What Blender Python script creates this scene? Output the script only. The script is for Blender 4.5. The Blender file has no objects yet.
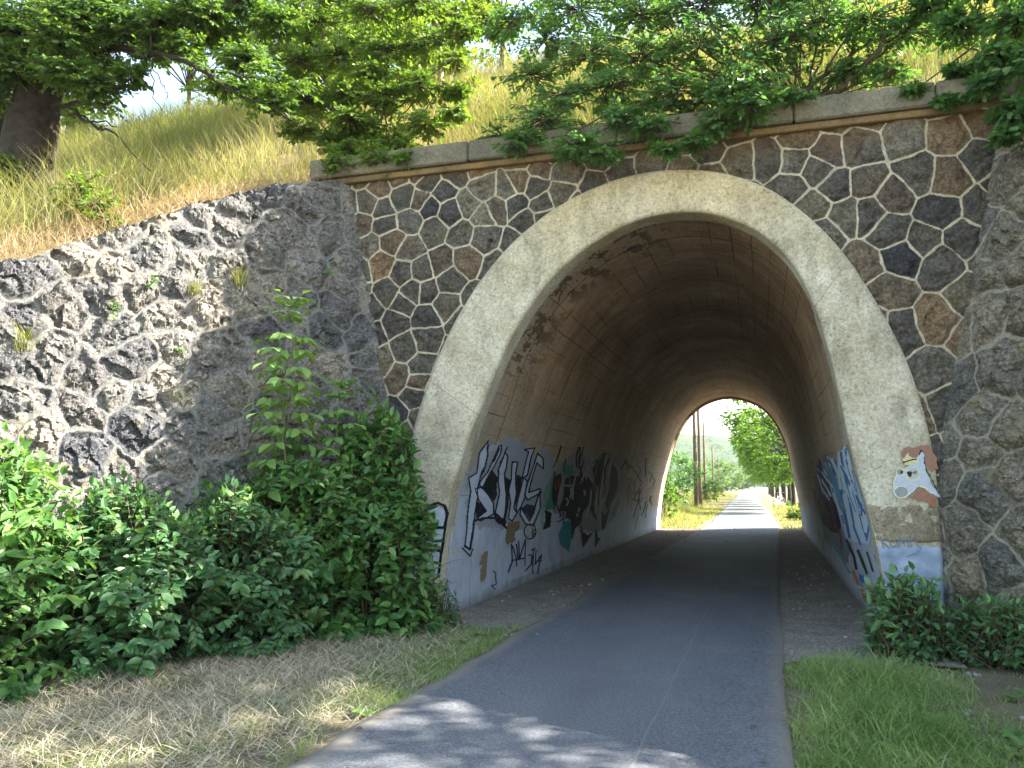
import bpy, math
import numpy as np
from mathutils import Vector
R = math.radians
rng = np.random.default_rng(7)
C = bpy.context.scene.collection

# ------------------------------------------------------------------ camera numbers
CF, CA, CT, CH = 831.7, R(16.94), R(6.916), 1.6
def ray(u, v):
    xc = (u-512)/CF; yc = (384-v)/CF
    fw = math.cos(CT)-yc*math.sin(CT); up = math.sin(CT)+yc*math.cos(CT)
    return np.array([xc*math.cos(CA)-fw*math.sin(CA), xc*math.sin(CA)+fw*math.cos(CA), up])
def at(u, v, Y):                      # the point of the place that stands at depth Y on this line of sight
    r = ray(u, v); return np.array([0, 0, CH])+r*Y/r[1]

Y0, LEN = 9.425, 21.8                 # front face of the underpass and its length
Y1 = Y0+LEN

# ------------------------------------------------------------------ small maths
def vnoise(p, seed=0):
    p = np.asarray(p, float); i = np.floor(p).astype(np.int64); f = p-i
    f = f*f*(3-2*f); n = p.shape[1]; out = np.zeros(len(p))
    for c in range(2**n):
        h = np.full(len(p), seed*7919+17, np.int64); w = np.ones(len(p))
        for k in range(n):
            b = (c >> k) & 1
            h = (h*31+(i[:, k]+b)*(73856093, 19349663, 83492791)[k]) & 0x7fffffff
            w = w*(f[:, k] if b else 1-f[:, k])
        h = (h ^ (h >> 13))*1274126177 & 0x7fffffff; h = (h ^ (h >> 16))*668265263 & 0x7fffffff
        h = h ^ (h >> 15)
        out += w*((h & 0xffff)/65535.0)
    return out*2-1
def fbm(p, seed=0, octs=4, gain=.5):
    s = 0; a = 1; p = np.asarray(p, float)
    for o in range(octs):
        s = s+a*vnoise(p*(2.03**o)+o*11.3, seed+o); a *= gain
    return s
def unit(v): return v/np.maximum(np.linalg.norm(v, axis=-1, keepdims=True), 1e-9)
def catmull(pts, n=8):
    P = np.array(pts, float); P = np.vstack([2*P[0]-P[1], P, 2*P[-1]-P[-2]]); out = []
    for i in range(1, len(P)-2):
        for k in range(n):
            t = k/n
            out.append(.5*((2*P[i])+(-P[i-1]+P[i+1])*t+(2*P[i-1]-5*P[i]+4*P[i+1]-P[i+2])*t*t+(-P[i-1]+3*P[i]-3*P[i+1]+P[i+2])*t**3))
    out.append(P[-2]); return np.array(out)
def resample(P, n):
    P = np.array(P, float); d = np.r_[0, np.cumsum(np.linalg.norm(np.diff(P, axis=0), axis=1))]
    t = np.linspace(0, d[-1], n)
    return np.stack([np.interp(t, d, P[:, k]) for k in range(P.shape[1])], 1)

# ------------------------------------------------------------------ objects
def tag(o, label=None, cat=None, group=None, kind=None):
    for k, v in (('label', label), ('category', cat), ('group', group), ('kind', kind)):
        if v: o[k] = v
    return o
def thing(name, label, cat, loc=(0, 0, 0), group=None):
    o = bpy.data.objects.new(name, None); C.objects.link(o); o.empty_display_size = .2
    o.location = [float(x) for x in loc]
    return tag(o, label, cat, group)
def root_loc(o):
    while o.parent: o = o.parent
    return np.array(o.location)
class G:                              # gathers pieces of ONE mesh
    def __init__(s): s.V = []; s.F = []; s.n = 0; s.A = []
    def add(s, V, *Fs, a=0.0):
        V = np.asarray(V, float).reshape(-1, 3)
        for F in Fs:
            F = np.asarray(F, np.int64)
            if len(F): s.F.append(F+s.n)
        s.V.append(V); s.A.append(np.broadcast_to(np.asarray(a, float), (len(V),)).copy()); s.n += len(V)
    def build(s, name, mat, parent=None, smooth=False, loc=None, extra=None):
        V = np.vstack(s.V); A = np.concatenate(s.A)
        me = bpy.data.meshes.new(name)
        org = root_loc(parent) if parent is not None else np.array(loc if loc is not None else (0, 0, 0), float)
        V = V-org
        me.vertices.add(len(V)); me.vertices.foreach_set('co', V.astype(np.float32).ravel())
        ls = np.concatenate([F.ravel() for F in s.F]); cnt = np.concatenate([np.full(len(F), F.shape[1]) for F in s.F])
        me.loops.add(len(ls)); me.loops.foreach_set('vertex_index', ls.astype(np.int32))
        me.polygons.add(len(cnt))
        me.polygons.foreach_set('loop_start', np.r_[0, np.cumsum(cnt)[:-1]].astype(np.int32))
        me.polygons.foreach_set('loop_total', cnt.astype(np.int32))
        me.polygons.foreach_set('use_smooth', np.full(len(cnt), bool(smooth)))
        at_ = me.attributes.new('rnd', 'FLOAT', 'POINT'); at_.data.foreach_set('value', A.astype(np.float32))
        for k, v in (extra or {}).items():
            q = me.attributes.new(k, 'FLOAT', 'POINT'); q.data.foreach_set('value', np.asarray(v, np.float32))
        me.update(calc_edges=True); me.validate()
        me.materials.append(mat)
        o = bpy.data.objects.new(name, me); C.objects.link(o)
        if parent is not None: o.parent = parent
        elif loc is not None: o.location = [float(x) for x in loc]
        return o
def box(g, x0, x1, y0, y1, z0, z1, a=0., bev=0.0):
    if bev <= 0:
        V = [(x, y, z) for z in (z0, z1) for y in (y0, y1) for x in (x0, x1)]
        g.add(V, [(0, 2, 3, 1), (4, 5, 7, 6), (0, 1, 5, 4), (2, 6, 7, 3), (0, 4, 6, 2), (1, 3, 7, 5)], a=a); return
    b = bev; xs = (x0, x1); ys = (y0, y1); zs = (z0, z1); V = []; idx = {}
    for i in (0, 1):
        for j in (0, 1):
            for k in (0, 1):
                for ax in range(3):
                    s = [(1-2*i)*b, (1-2*j)*b, (1-2*k)*b]; s[ax] = 0
                    idx[i, j, k, ax] = len(V); V.append((xs[i]+s[0], ys[j]+s[1], zs[k]+s[2]))
    c = np.mean(V, 0); Va = np.array(V)
    def orient(f):
        n = np.cross(Va[f[1]]-Va[f[0]], Va[f[2]]-Va[f[1]])
        return f if np.dot(n, Va[list(f)].mean(0)-c) > 0 else f[::-1]
    Q = []; T = []
    cyc = ((0, 0), (1, 0), (1, 1), (0, 1))
    for s in (0, 1):
        Q += [[idx[s, p, q, 0] for p, q in cyc], [idx[p, s, q, 1] for p, q in cyc], [idx[p, q, s, 2] for p, q in cyc]]
    for p, q in cyc:
        Q += [[idx[0, p, q, 1], idx[1, p, q, 1], idx[1, p, q, 2], idx[0, p, q, 2]],
              [idx[p, 0, q, 0], idx[p, 1, q, 0], idx[p, 1, q, 2], idx[p, 0, q, 2]],
              [idx[p, q, 0, 0], idx[p, q, 1, 0], idx[p, q, 1, 1], idx[p, q, 0, 1]]]
    for i in (0, 1):
        for j in (0, 1):
            for k in (0, 1): T.append([idx[i, j, k, 0], idx[i, j, k, 1], idx[i, j, k, 2]])
    g.add(V, [orient(f) for f in Q], [orient(f) for f in T], a=a)
def tube(g, P, r, n=8, a=0., wob=0., closed=False):
    P = np.array(P, float); m = len(P); r = np.broadcast_to(np.asarray(r, float), (m,))
    T = np.gradient(P, axis=0); T = unit(T)
    if closed: T = unit(np.roll(P, -1, 0)-np.roll(P, 1, 0))
    ref = np.array([0, 0, 1.]) if abs(T[:, 2]).mean() < .8 else np.array([1., 0, 0])
    U = unit(np.cross(T, ref)); W = np.cross(T, U)
    th = np.linspace(0, 2*np.pi, n, endpoint=False)
    rr = r[:, None]*np.ones((1, n))
    if wob: rr = rr*(1+wob*vnoise(np.stack([np.repeat(np.arange(m)*.6, n), np.tile(np.cos(th)*1.7, m), np.tile(np.sin(th)*1.7, m)], 1), 5).reshape(m, n))
    V = P[:, None]+rr[..., None]*(np.cos(th)[None, :, None]*U[:, None]+np.sin(th)[None, :, None]*W[:, None])
    i = np.arange(m if closed else m-1)[:, None]*n; j = np.arange(n)[None]; k = (j+1) % n; i2 = (i+n) % (m*n)
    F = np.stack([i+j, i+k, i2+k, i2+j], -1).reshape(-1, 4)
    V = V.reshape(-1, 3)
    if closed: g.add(V, F, a=a)
    else:
        V = np.vstack([V, P[0], P[-1]]); c0 = m*n; e = (m-1)*n; jj = np.arange(n); kk = (jj+1) % n
        g.add(V, F, np.stack([np.full(n, c0), kk, jj], 1), np.stack([np.full(n, c0+1), e+jj, e+kk], 1), a=a)
def grid_faces(m, n):
    i, j = np.meshgrid(np.arange(m-1), np.arange(n-1), indexing='ij'); k = i*n+j
    return np.stack([k, k+1, k+n+1, k+n], -1).reshape(-1, 4)

# ------------------------------------------------------------------ leaves and grass
LEAF_OVAL = (np.array([(0, 0, 0), (.30, -.27, .05), (.68, -.22, .02), (1, 0, -.10), (.68, .22, .02), (.30, .27, .05), (.34, 0, -.02), (.70, 0, -.04)]),
             np.array([(0, 6, 1, 0)]), )
def leaf_template(kind):
    if kind == 'oval':        # pointed leaf folded along its rib
        V = np.array([(0, 0, 0), (.32, 0, -.015), (.68, 0, -.03), (1, 0, -.12),
                      (.30, .25, .05), (.66, .21, .03), (.30, -.25, .05), (.66, -.21, .03)])
        Q = [(1, 2, 5, 4), (2, 1, 6, 7)]; T = [(0, 1, 4), (0, 6, 1), (2, 3, 5), (2, 7, 3)]
    elif kind == 'oak':       # lobed leaf
        xs = [.06, .2, .33, .48, .60, .76, .86, 1.0]; ws = [.03, .17, .10, .27, .15, .29, .17, .05]
        mid = [(x, 0, -.1*x*x) for x in xs]
        L = [(x+.03*(i % 2), w, .05-.1*x*x) for i, (x, w) in enumerate(zip(xs, ws))]
        V = np.array(mid+L+[(x, -y, z) for x, y, z in L]); n = len(xs)
        Q = [(i, i+1, n+i+1, n+i) for i in range(n-1)]+[(i+1, i, 2*n+i, 2*n+i+1) for i in range(n-1)]; T = []
    else:                     # small far leaf clump
        V = np.array([(0, 0, 0), (.5, .3, .06), (1, 0, -.08), (.5, -.3, .06)]); Q = []; T = [(0, 2, 1), (0, 3, 2)]
    return V, np.array(Q, int).reshape(-1, 4), np.array(T, int).reshape(-1, 3)
def leaves(g, pos, d, nrm, size, rnd, kind='oval'):
    V, Q, T = leaf_template(kind); N = len(pos)
    if N == 0: return
    d = unit(d); nrm = unit(nrm-d*(nrm*d).sum(1, keepdims=True)); s = np.cross(nrm, d)
    size = np.broadcast_to(size, (N,))
    P = pos[:, None]+size[:, None, None]*(V[None, :, 0, None]*d[:, None]+V[None, :, 1, None]*s[:, None]+V[None, :, 2, None]*nrm[:, None])
    k = len(V); off = (np.arange(N)*k)[:, None, None]
    g.add(P.reshape(-1, 3), (Q[None]+off).reshape(-1, 4), (T[None]+off).reshape(-1, 3), a=np.repeat(rnd, k))
def spray(rg, p0, p1, n, size, droop=.35, spread=1.0, start=.25, up=.6):
    """leaves in pairs along a twig from p0 to p1 -> pos, dir, normal, size"""
    t = np.linspace(start, 1, n)+rg.normal(0, .02, n)
    ax = unit((p1-p0)[None])[0]; pos = p0+(p1-p0)*t[:, None]
    side = unit(np.cross(ax, np.array([0, 0, 1.])+rg.normal(0, .25, 3))[None])[0]
    sg = np.where(np.arange(n) % 2, 1., -1.)
    rot = rg.uniform(-.7, .7, n)
    up_v = np.array([0, 0, 1.])
    dr = ax*rg.uniform(.35, .9, (n, 1))+spread*sg[:, None]*side*np.cos(rot)[:, None]+up_v*(np.sin(rot)*.5-droop)[:, None]
    dr[-1] = ax+rg.normal(0, .2, 3)
    nr = up_v*up+ax*.25+rg.normal(0, .38, (n, 3))
    sz = size*rg.uniform(.65, 1.12, n)*(1-.25*np.abs(t-.6))
    return pos, dr, nr, sz
def blades(g, pos, h, w, lean, rnd, rg, az=None, curve=.5, segs=2):
    """grass blades: tapering strips that bend over"""
    N = len(pos); az = rg.uniform(0, 2*np.pi, N) if az is None else az
    ld = np.stack([np.cos(az), np.sin(az), np.zeros(N)], 1); sd = np.stack([-np.sin(az), np.cos(az), np.zeros(N)], 1)
    phi = rg.uniform(0, np.pi, N); sd = unit(sd*np.cos(phi)[:, None]+ld*np.sin(phi)[:, None])
    pts = []; p = pos.copy(); ang = lean.copy()
    ws = [1, .8, 0.0] if segs == 2 else [1, .9, .6, 0.]
    V = [p-sd*(w/2)[:, None], p+sd*(w/2)[:, None]]
    for k in range(segs):
        p = p+(h/segs)[:, None]*(np.sin(ang)[:, None]*ld+np.cos(ang)[:, None]*np.array([0, 0, 1.]))
        ang = ang+curve*rg.uniform(.4, 1.4, N)
        wk = w*ws[k+1]
        if k < segs-1: V += [p-sd*(wk/2)[:, None], p+sd*(wk/2)[:, None]]
        else: V += [p]
    k = len(V); P = np.stack(V, 1); off = (np.arange(N)*k)[:, None]
    Q = [np.array([[2*i, 2*i+1, 2*i+3, 2*i+2]])+off for i in range(segs-1)]
    T = np.array([[2*(segs-1), 2*(segs-1)+1, k-1]])+off
    g.add(P.reshape(-1, 3), *Q, T, a=np.repeat(rnd, k))

# ------------------------------------------------------------------ materials
class N:
    def __init__(s, name):
        s.m = bpy.data.materials.new(name); s.m.use_nodes = True; s.t = s.m.node_tree; s.t.nodes.clear()
        s.out = s.t.nodes.new('ShaderNodeOutputMaterial')
    def n(s, typ, **kw):
        nd = s.t.nodes.new('ShaderNode'+typ)
        for k, v in kw.items():
            if k.startswith('_'): setattr(nd, k[1:], v)
            else:
                key = k.replace('__', ' ')
                nd.inputs[int(key[1:]) if key[0] == 'i' and key[1:].isdigit() else key].default_value = v
        return nd
    def l(s, a, b): s.t.links.new(a, b)
    def put(s, v, inp):
        if isinstance(v, bpy.types.NodeSocket): s.l(v, inp)
        elif isinstance(v, tuple) and len(v) == 3: inp.default_value = (*v, 1)
        else: inp.default_value = v
    def coord(s): return s.n('TexCoord').outputs['Object']
    def geo(s): return s.n('NewGeometry').outputs['Position']
    def mapping(s, v, scale=(1, 1, 1), loc=(0, 0, 0), rot=(0, 0, 0)):
        m = s.n('Mapping'); s.l(v, m.inputs[0]); m.inputs['Scale'].default_value = scale; m.inputs['Location'].default_value = loc; m.inputs['Rotation'].default_value = rot
        return m.outputs[0]
    def noise(s, v, scale, detail=4, rough=.55, dist=0):
        n = s.n('TexNoise'); s.l(v, n.inputs['Vector']); n.inputs['Scale'].default_value = scale
        n.inputs['Detail'].default_value = detail; n.inputs['Roughness'].default_value = rough; n.inputs['Distortion'].default_value = dist
        return n.outputs['Fac']
    def voro(s, v, scale, feat='F1', out='Distance'):
        n = s.n('TexVoronoi', _feature=feat); s.l(v, n.inputs['Vector']); n.inputs['Scale'].default_value = scale
        return n.outputs[out]
    def ramp(s, v, stops, interp='LINEAR'):
        n = s.n('ValToRGB'); s.put(v, n.inputs[0]); cr = n.color_ramp; cr.interpolation = interp
        while len(cr.elements) < len(stops): cr.elements.new(1)
        for e, (p, c) in zip(cr.elements, stops):
            e.position = p; e.color = (*c, 1) if isinstance(c, tuple) else (c, c, c, 1)
        return n.outputs[0]
    def mix(s, f, a, b, mode='MIX'):
        n = s.n('Mix', _data_type='RGBA', _blend_type=mode); n.clamp_factor = True
        s.put(f, n.inputs[0]); s.put(a, n.inputs[6]); s.put(b, n.inputs[7]); return n.outputs[2]
    def math(s, op, a, b=0., c=0.):
        n = s.n('Math', _operation=op); s.put(a, n.inputs[0]); s.put(b, n.inputs[1]); s.put(c, n.inputs[2]); return n.outputs[0]
    def step(s, v, lo, hi):
        n = s.n('MapRange', _interpolation_type='SMOOTHSTEP'); s.put(v, n.inputs[0]); n.inputs[1].default_value = lo; n.inputs[2].default_value = hi; return n.outputs[0]
    def attr(s, name): return s.n('Attribute', _attribute_name=name).outputs['Fac']
    def sep(s, v): n = s.n('SeparateXYZ'); s.l(v, n.inputs[0]); return n.outputs
    def bump(s, h, strength=.5, dist=.02):
        n = s.n('Bump'); s.put(h, n.inputs['Height']); n.inputs['Strength'].default_value = strength; n.inputs['Distance'].default_value = dist; return n.outputs[0]
    def pbr(s, col, rough=.8, normal=None, spec=.3):
        p = s.n('BsdfPrincipled'); s.put(col, p.inputs['Base Color']); s.put(rough, p.inputs['Roughness']); p.inputs['Specular IOR Level'].default_value = spec
        if normal is not None: s.l(normal, p.inputs['Normal'])
        s.l(p.outputs[0], s.out.inputs[0]); return p
def leaf_mat(name, cols, trans=.45, rough=.5, spec=.35, tgain=1.35):
    s = N(name); r = s.attr('rnd')
    c = s.ramp(r, [(i/(len(cols)-1), k) for i, k in enumerate(cols)])
    v = s.noise(s.geo(), .8, 2); c = s.mix(.35, c, s.ramp(v, [(.3, (.5, .5, .5)), (.7, (1, 1, 1))]), 'MULTIPLY')
    p = s.n('BsdfPrincipled'); s.l(c, p.inputs['Base Color']); p.inputs['Roughness'].default_value = rough; p.inputs['Specular IOR Level'].default_value = spec
    t = s.n('BsdfTranslucent'); tc = s.mix(1., c, (tgain*1.05, tgain, tgain*.45), 'MULTIPLY'); s.l(tc, t.inputs[0])
    m = s.n('MixShader'); m.inputs[0].default_value = trans; s.l(p.outputs[0], m.inputs[1]); s.l(t.outputs[0], m.inputs[2]); s.l(m.outputs[0], s.out.inputs[0])
    return s.m
def plain(name, col, rough=.7, var=.25, scale=6, bump=.2, bscale=60, spec=.3):
    s = N(name); v = s.geo()
    c = s.mix(1., col, s.ramp(s.noise(v, scale, 5), [(.3, 1-var), (.7, 1+var*.4)]), 'MULTIPLY')
    s.pbr(c, rough, s.bump(s.noise(v, bscale, 3), bump, .01), spec); return s.m
# ------------------------------------------------------------------ world, sun, camera
SUN_AZ, SUN_EL = 74, 37
S = bpy.context.scene
w = bpy.data.worlds.new('World'); S.world = w; w.use_nodes = True
nt = w.node_tree; sky = nt.nodes.new('ShaderNodeTexSky'); sky.sky_type = 'NISHITA'; sky.sun_disc = False
sky.sun_elevation = R(SUN_EL); sky.sun_rotation = R(SUN_AZ); sky.dust_density = .7; sky.air_density = 1.0
mx = nt.nodes.new('ShaderNodeMix'); mx.data_type = 'RGBA'; mx.blend_type = 'MULTIPLY'; mx.inputs[0].default_value = 1; mx.inputs[7].default_value = (1.12, 1.0, .82, 1)
nt.links.new(sky.outputs[0], mx.inputs[6]); nt.links.new(mx.outputs[2], nt.nodes['Background'].inputs[0]); nt.nodes['Background'].inputs[1].default_value = .115
SUN = Vector((math.sin(R(SUN_AZ))*math.cos(R(SUN_EL)), math.cos(R(SUN_AZ))*math.cos(R(SUN_EL)), math.sin(R(SUN_EL))))
L = bpy.data.lights.new('sun', 'SUN'); L.energy = 5.0; L.angle = R(.4); L.color = (1, .93, .80)
so = bpy.data.objects.new('sun', L); C.objects.link(so); so.rotation_euler = SUN.to_track_quat('Z', 'Y').to_euler(); so.location = (20, 20, 40)
cam = bpy.data.cameras.new('camera'); co = bpy.data.objects.new('camera', cam); C.objects.link(co); S.camera = co
cam.sensor_width = 36; cam.lens = CF*36/1024; cam.clip_end = 6000; cam.clip_start = .05
co.location = (0, 0, CH); co.rotation_euler = (math.pi/2+CT, 0, CA)
S.view_settings.view_transform = 'Standard'; S.view_settings.look = 'None'; S.view_settings.exposure = 2.8; S.view_settings.gamma = 1
S.cycles.max_bounces = 10; S.cycles.diffuse_bounces = 7; S.cycles.transmission_bounces = 5; S.cycles.transparent_max_bounces = 4
S.cycles.use_adaptive_sampling = True; S.cycles.use_denoising = True

# ------------------------------------------------------------------ materials of the masonry, concrete and ground
def stone_mat(name, cols, mortar, mort_w, stain=None, patch=None, bumpk=.6, dirt=.55):
    s = N(name); v = s.geo(); e = s.attr('edge'); t = s.attr('tint')
    c = s.ramp(t, [(i/(len(cols)-1), k) for i, k in enumerate(cols)])
    c = s.mix(.85, c, s.ramp(s.noise(v, 5, 6, .65), [(.28, (.45, .45, .46)), (.5, (.95, .94, .92)), (.75, (1.5, 1.42, 1.3))]), 'MULTIPLY')
    c = s.mix(.9, c, s.ramp(s.noise(v, 28, 5, .78), [(.34, .32), (.5, .95), (.66, 1.9)]), 'MULTIPLY')
    c = s.mix(.5, c, s.ramp(s.voro(v, 60), [(.15, .55), (.45, 1.1), (.8, 1.4)]), 'MULTIPLY')
    if patch:   # ochre and lichen blotches
        c = s.mix(s.step(s.noise(v, 2.6, 5, .6), .60, .70), c, patch)
    if stain:   # rust-brown run under the coping
        z = s.sep(v)[2]
        k = s.math('MULTIPLY', s.step(s.math('ADD', z, s.math('MULTIPLY', s.noise(v, 1.6, 3), .9)), stain[0], stain[0]+.7), .75)
        c = s.mix(k, c, stain[1])
    ee = s.math('ADD', e, s.math('MULTIPLY', s.math('SUBTRACT', s.noise(v, 9, 5, .65), .5), mort_w*1.9))
    m = s.step(ee, mort_w*.72, mort_w*1.05)
    mc = s.mix(1., mortar, s.ramp(s.noise(v, 3.2, 6, .7), [(.3, dirt), (.5, .9), (.75, 1.2)]), 'MULTIPLY'); mc = s.mix(.6, mc, s.ramp(s.noise(v, 50, 4, .7), [(.35, .5), (.6, 1.2)]), 'MULTIPLY')
    col = s.mix(m, mc, c)
    h = s.math('ADD', s.math('MULTIPLY', s.noise(v, 26, 6, .7), .7), s.math('MULTIPLY', s.noise(v, 120, 2), .3))
    s.pbr(col, .88, s.bump(h, bumpk, .03), .25); return s.m
M = {}
M['facade'] = stone_mat('dark_basalt_masonry', [(.028, .029, .035), (.095, .087, .07), (.05, .049, .048), (.105, .09, .066), (.034, .036, .044), (.15, .105, .065), (.085, .082, .074), (.115, .08, .05), (.062, .061, .058), (.14, .128, .10)],
                        (.44, .39, .295), .0135, stain=(5.55, (.15, .095, .05)))
M['wing'] = stone_mat('rough_grey_masonry', [(.075, .076, .083), (.15, .142, .13), (.10, .10, .104), (.20, .18, .155), (.058, .06, .07), (.135, .128, .118)],
                      (.165, .165, .16), .0125, patch=(.19, .175, .13), bumpk=.7, dirt=.15)
M['wing2'] = stone_mat('lichen_masonry', [(.125, .12, .105), (.18, .16, .13), (.10, .10, .098), (.155, .148, .13), (.19, .16, .115), (.09, .092, .095)],
                       (.30, .275, .225), .016, patch=(.2, .18, .12), bumpk=.9, dirt=.3)
def concrete(name, c0, c1, speck=.8, bumpk=.5, joints=False):
    s = N(name); v = s.geo()
    c = s.mix(s.ramp(s.noise(v, 1.7, 6, .6), [(.3, 0.), (.7, 1.)]), c0, c1)
    c = s.mix(.6, c, s.ramp(s.noise(s.mapping(v, (1.5, 1, .5)), 2.6, 6, .7), [(.3, .5), (.5, 1.), (.7, 1.1)]), 'MULTIPLY')
    c = s.mix(speck, c, s.ramp(s.noise(v, 34, 5, .8), [(.33, .25), (.45, .85), (.55, 1.05), (.7, 1.6)]), 'MULTIPLY')
    if joints:
        a_ = s.attr('arc'); fr = s.math('ABSOLUTE', s.math('SUBTRACT', s.math('FRACT', s.math('DIVIDE', s.math('ADD', a_, s.math('MULTIPLY', s.noise(v, 5, 4), .05)), 2.13)), .5))
        jm = s.math('MULTIPLY', s.math('SUBTRACT', 1., s.step(fr, .0015, .004)), s.step(s.noise(v, 2, 3), .4, .5))
        c = s.mix(s.math('MULTIPLY', jm, .45), c, (.07, .06, .045))
        cr = s.math('ABSOLUTE', s.math('SUBTRACT', s.noise(v, 1.1, 7, .62), .5)); c = s.mix(s.math('MULTIPLY', s.math('SUBTRACT', 1., s.step(cr, .001, .005)), .3), c, (.07, .06, .045))
        top = s.step(s.math('ADD', s.sep(v)[2], s.math('MULTIPLY', s.noise(v, 1.3, 4), 1.6)), 4.6, 6.2); c = s.mix(s.math('MULTIPLY', top, .6), c, s.mix(1., c, (1., .82, .5), 'MULTIPLY'))
    pit = s.step(s.voro(v, 22), .06, .16); c = s.mix(.6, c, s.ramp(pit, [(0, .35), (1, 1.)]), 'MULTIPLY')
    h = s.math('ADD', s.noise(v, 60, 5, .7), s.math('MULTIPLY', pit, .6))
    s.pbr(c, .9, s.bump(h, bumpk, .02), .2); return s.m
M['ring'] = concrete('washed_concrete', (.34, .30, .21), (.57, .535, .44), joints=True)
M['coping'] = concrete('weathered_coping', (.10, .095, .07), (.22, .195, .14), .7)
M['ledge'] = concrete('ochre_ledge', (.24, .155, .07), (.14, .105, .06), .6)
M['springer'] = concrete('crumbling_concrete', (.25, .21, .15), (.36, .31, .23), .9, 1.)

def barrel_mat():
    s = N('board_marked_concrete'); v = s.geo(); x, y, z = s.sep(v); arc = s.attr('arc')
    c = s.ramp(s.noise(v, .9, 5, .6), [(.3, (.25, .165, .10)), (.5, (.37, .255, .16)), (.7, (.47, .34, .22))])
    # board marks along the tunnel, broken by pour joints across it
    wob = s.math('MULTIPLY', s.noise(s.mapping(v, (.35, .35, .35)), 2, 2), .05)
    def lines(val, period, wdt):
        fr = s.math('FRACT', s.math('DIVIDE', val, period))
        return s.math('SUBTRACT', 1., s.step(s.math('ABSOLUTE', s.math('SUBTRACT', fr, .5)), 0., wdt/period))
    av = s.math('ADD', arc, wob); b1 = lines(av, .27, .012); b1 = s.math('MULTIPLY', b1, s.step(s.noise(s.mapping(v, (1, .3, 1)), 1.7, 3), .42, .6))
    b2 = lines(s.math('ADD', y, s.math('MULTIPLY', wob, 1.5)), 2.35, .03)
    rowid = s.math('FLOOR', s.math('DIVIDE', av, .54))
    b3 = lines(s.math('ADD', y, s.math('MULTIPLY', rowid, .83)), 1.3, .014); b3 = s.math('MULTIPLY', b3, s.step(s.noise(v, .8, 2), .48, .56))
    ln = s.math('MAXIMUM', b1, s.math('MAXIMUM', b2, b3))
    bid = s.n('TexWhiteNoise', _noise_dimensions='2D'); cv = s.n('CombineXYZ'); s.l(rowid, cv.inputs[0]); s.l(s.math('FLOOR', s.math('DIVIDE', y, 2.35)), cv.inputs[1]); s.l(cv.outputs[0], bid.inputs['Vector'])
    c = s.mix(.5, c, s.ramp(bid.outputs['Value'], [(0, .72), (1, 1.2)]), 'MULTIPLY')
    streak = s.noise(s.mapping(s.n('CombineXYZ').outputs[0] if False else v, (1, 2.2, .35)), 2.5, 5, .65)
    c = s.mix(.55, c, s.ramp(streak, [(.35, .55), (.6, 1.15)]), 'MULTIPLY')
    # rough grey band by the mouth and low on the walls
    low = s.math('SUBTRACT', 1., s.step(s.math('ADD', z, s.math('MULTIPLY', s.noise(v, 1.1, 4), 1.2)), 2.5, 4.2))
    c = s.mix(s.math('MULTIPLY', low, .6), c, s.mix(s.noise(v, 3, 5), (.26, .23, .18), (.44, .39, .31)))
    c = s.mix(.8, c, s.ramp(s.noise(v, 26, 6, .8), [(.33, .35), (.5, 1.), (.7, 1.6)]), 'MULTIPLY')
    # flaked render on the haunch by the mouth
    fl = s.noise(s.mapping(v, (1.6, .8, 2.2), rot=(0, .5, 0)), 3.2, 6, .68)
    zone = s.math('MULTIPLY', s.math('MULTIPLY', s.step(z, 2.7, 3.3), s.math('SUBTRACT', 1., s.step(x, -1.6, -.7))), s.math('SUBTRACT', 1., s.step(y, 10.4, 11.6)))
    fm = s.math('MULTIPLY', zone, s.step(fl, .50, .54)); c = s.mix(s.math('MULTIPLY', fm, .8), c, (.06, .043, .03))
    fm2 = s.math('MULTIPLY', zone, s.math('MULTIPLY', s.step(fl, .42, .46), s.math('SUBTRACT', 1., s.step(fl, .50, .53)))); c = s.mix(s.math('MULTIPLY', fm2, .7), c, (.36, .30, .22))
    mouth = s.math('MULTIPLY', s.math('SUBTRACT', 1., s.step(s.math('ADD', y, s.math('MULTIPLY', s.noise(v, 3, 5, .65), 1.2)), 10.1, 10.7)), s.math('SUBTRACT', 1., s.step(x, -2.6, -2.2)))
    c = s.mix(s.math('MULTIPLY', mouth, .75), c, s.mix(s.noise(v, 9, 5, .7), (.17, .155, .125), (.45, .42, .35)))
    # old pale wall paint at the foot
    zz = s.math('ADD', z, s.math('ADD', s.math('MULTIPLY', s.math('SUBTRACT', s.noise(v, 2.2, 5, .6), .5), .9), s.math('MULTIPLY', s.math('SUBTRACT', y, 9.4), .045)))
    pm = s.math('SUBTRACT', 1., s.step(zz, 1.5, 1.95))
    pc = s.ramp(s.noise(v, 2.4, 6, .6), [(.25, (.26, .31, .40)), (.5, (.38, .44, .56)), (.75, (.46, .52, .62))])
    chip = s.math('MULTIPLY', s.step(s.noise(v, 5, 5, .65), .66, .72), .85)
    pm = s.math('MULTIPLY', pm, s.math('SUBTRACT', 1., chip))
    c = s.mix(s.math('MULTIPLY', pm, .92), c, pc)
    c = s.mix(s.math('MULTIPLY', ln, s.math('SUBTRACT', 1., s.math('MULTIPLY', pm, .7))), c, s.mix(1., c, (.35, .35, .35), 'MULTIPLY'))
    soil = s.math('SUBTRACT', 1., s.step(s.math('ADD', z, s.math('MULTIPLY', s.noise(v, 4, 4), .25)), .1, .34))
    c = s.mix(s.math('MULTIPLY', soil, .7), c, (.09, .075, .06))
    h = s.math('SUBTRACT', s.math('ADD', s.noise(v, 30, 6, .75), s.math('MULTIPLY', s.noise(v, 5, 4), 1.2)), s.math('MULTIPLY', ln, .8))
    s.pbr(c, .85, s.bump(h, .6, .025), .3); return s.m
M['barrel'] = barrel_mat()

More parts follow.
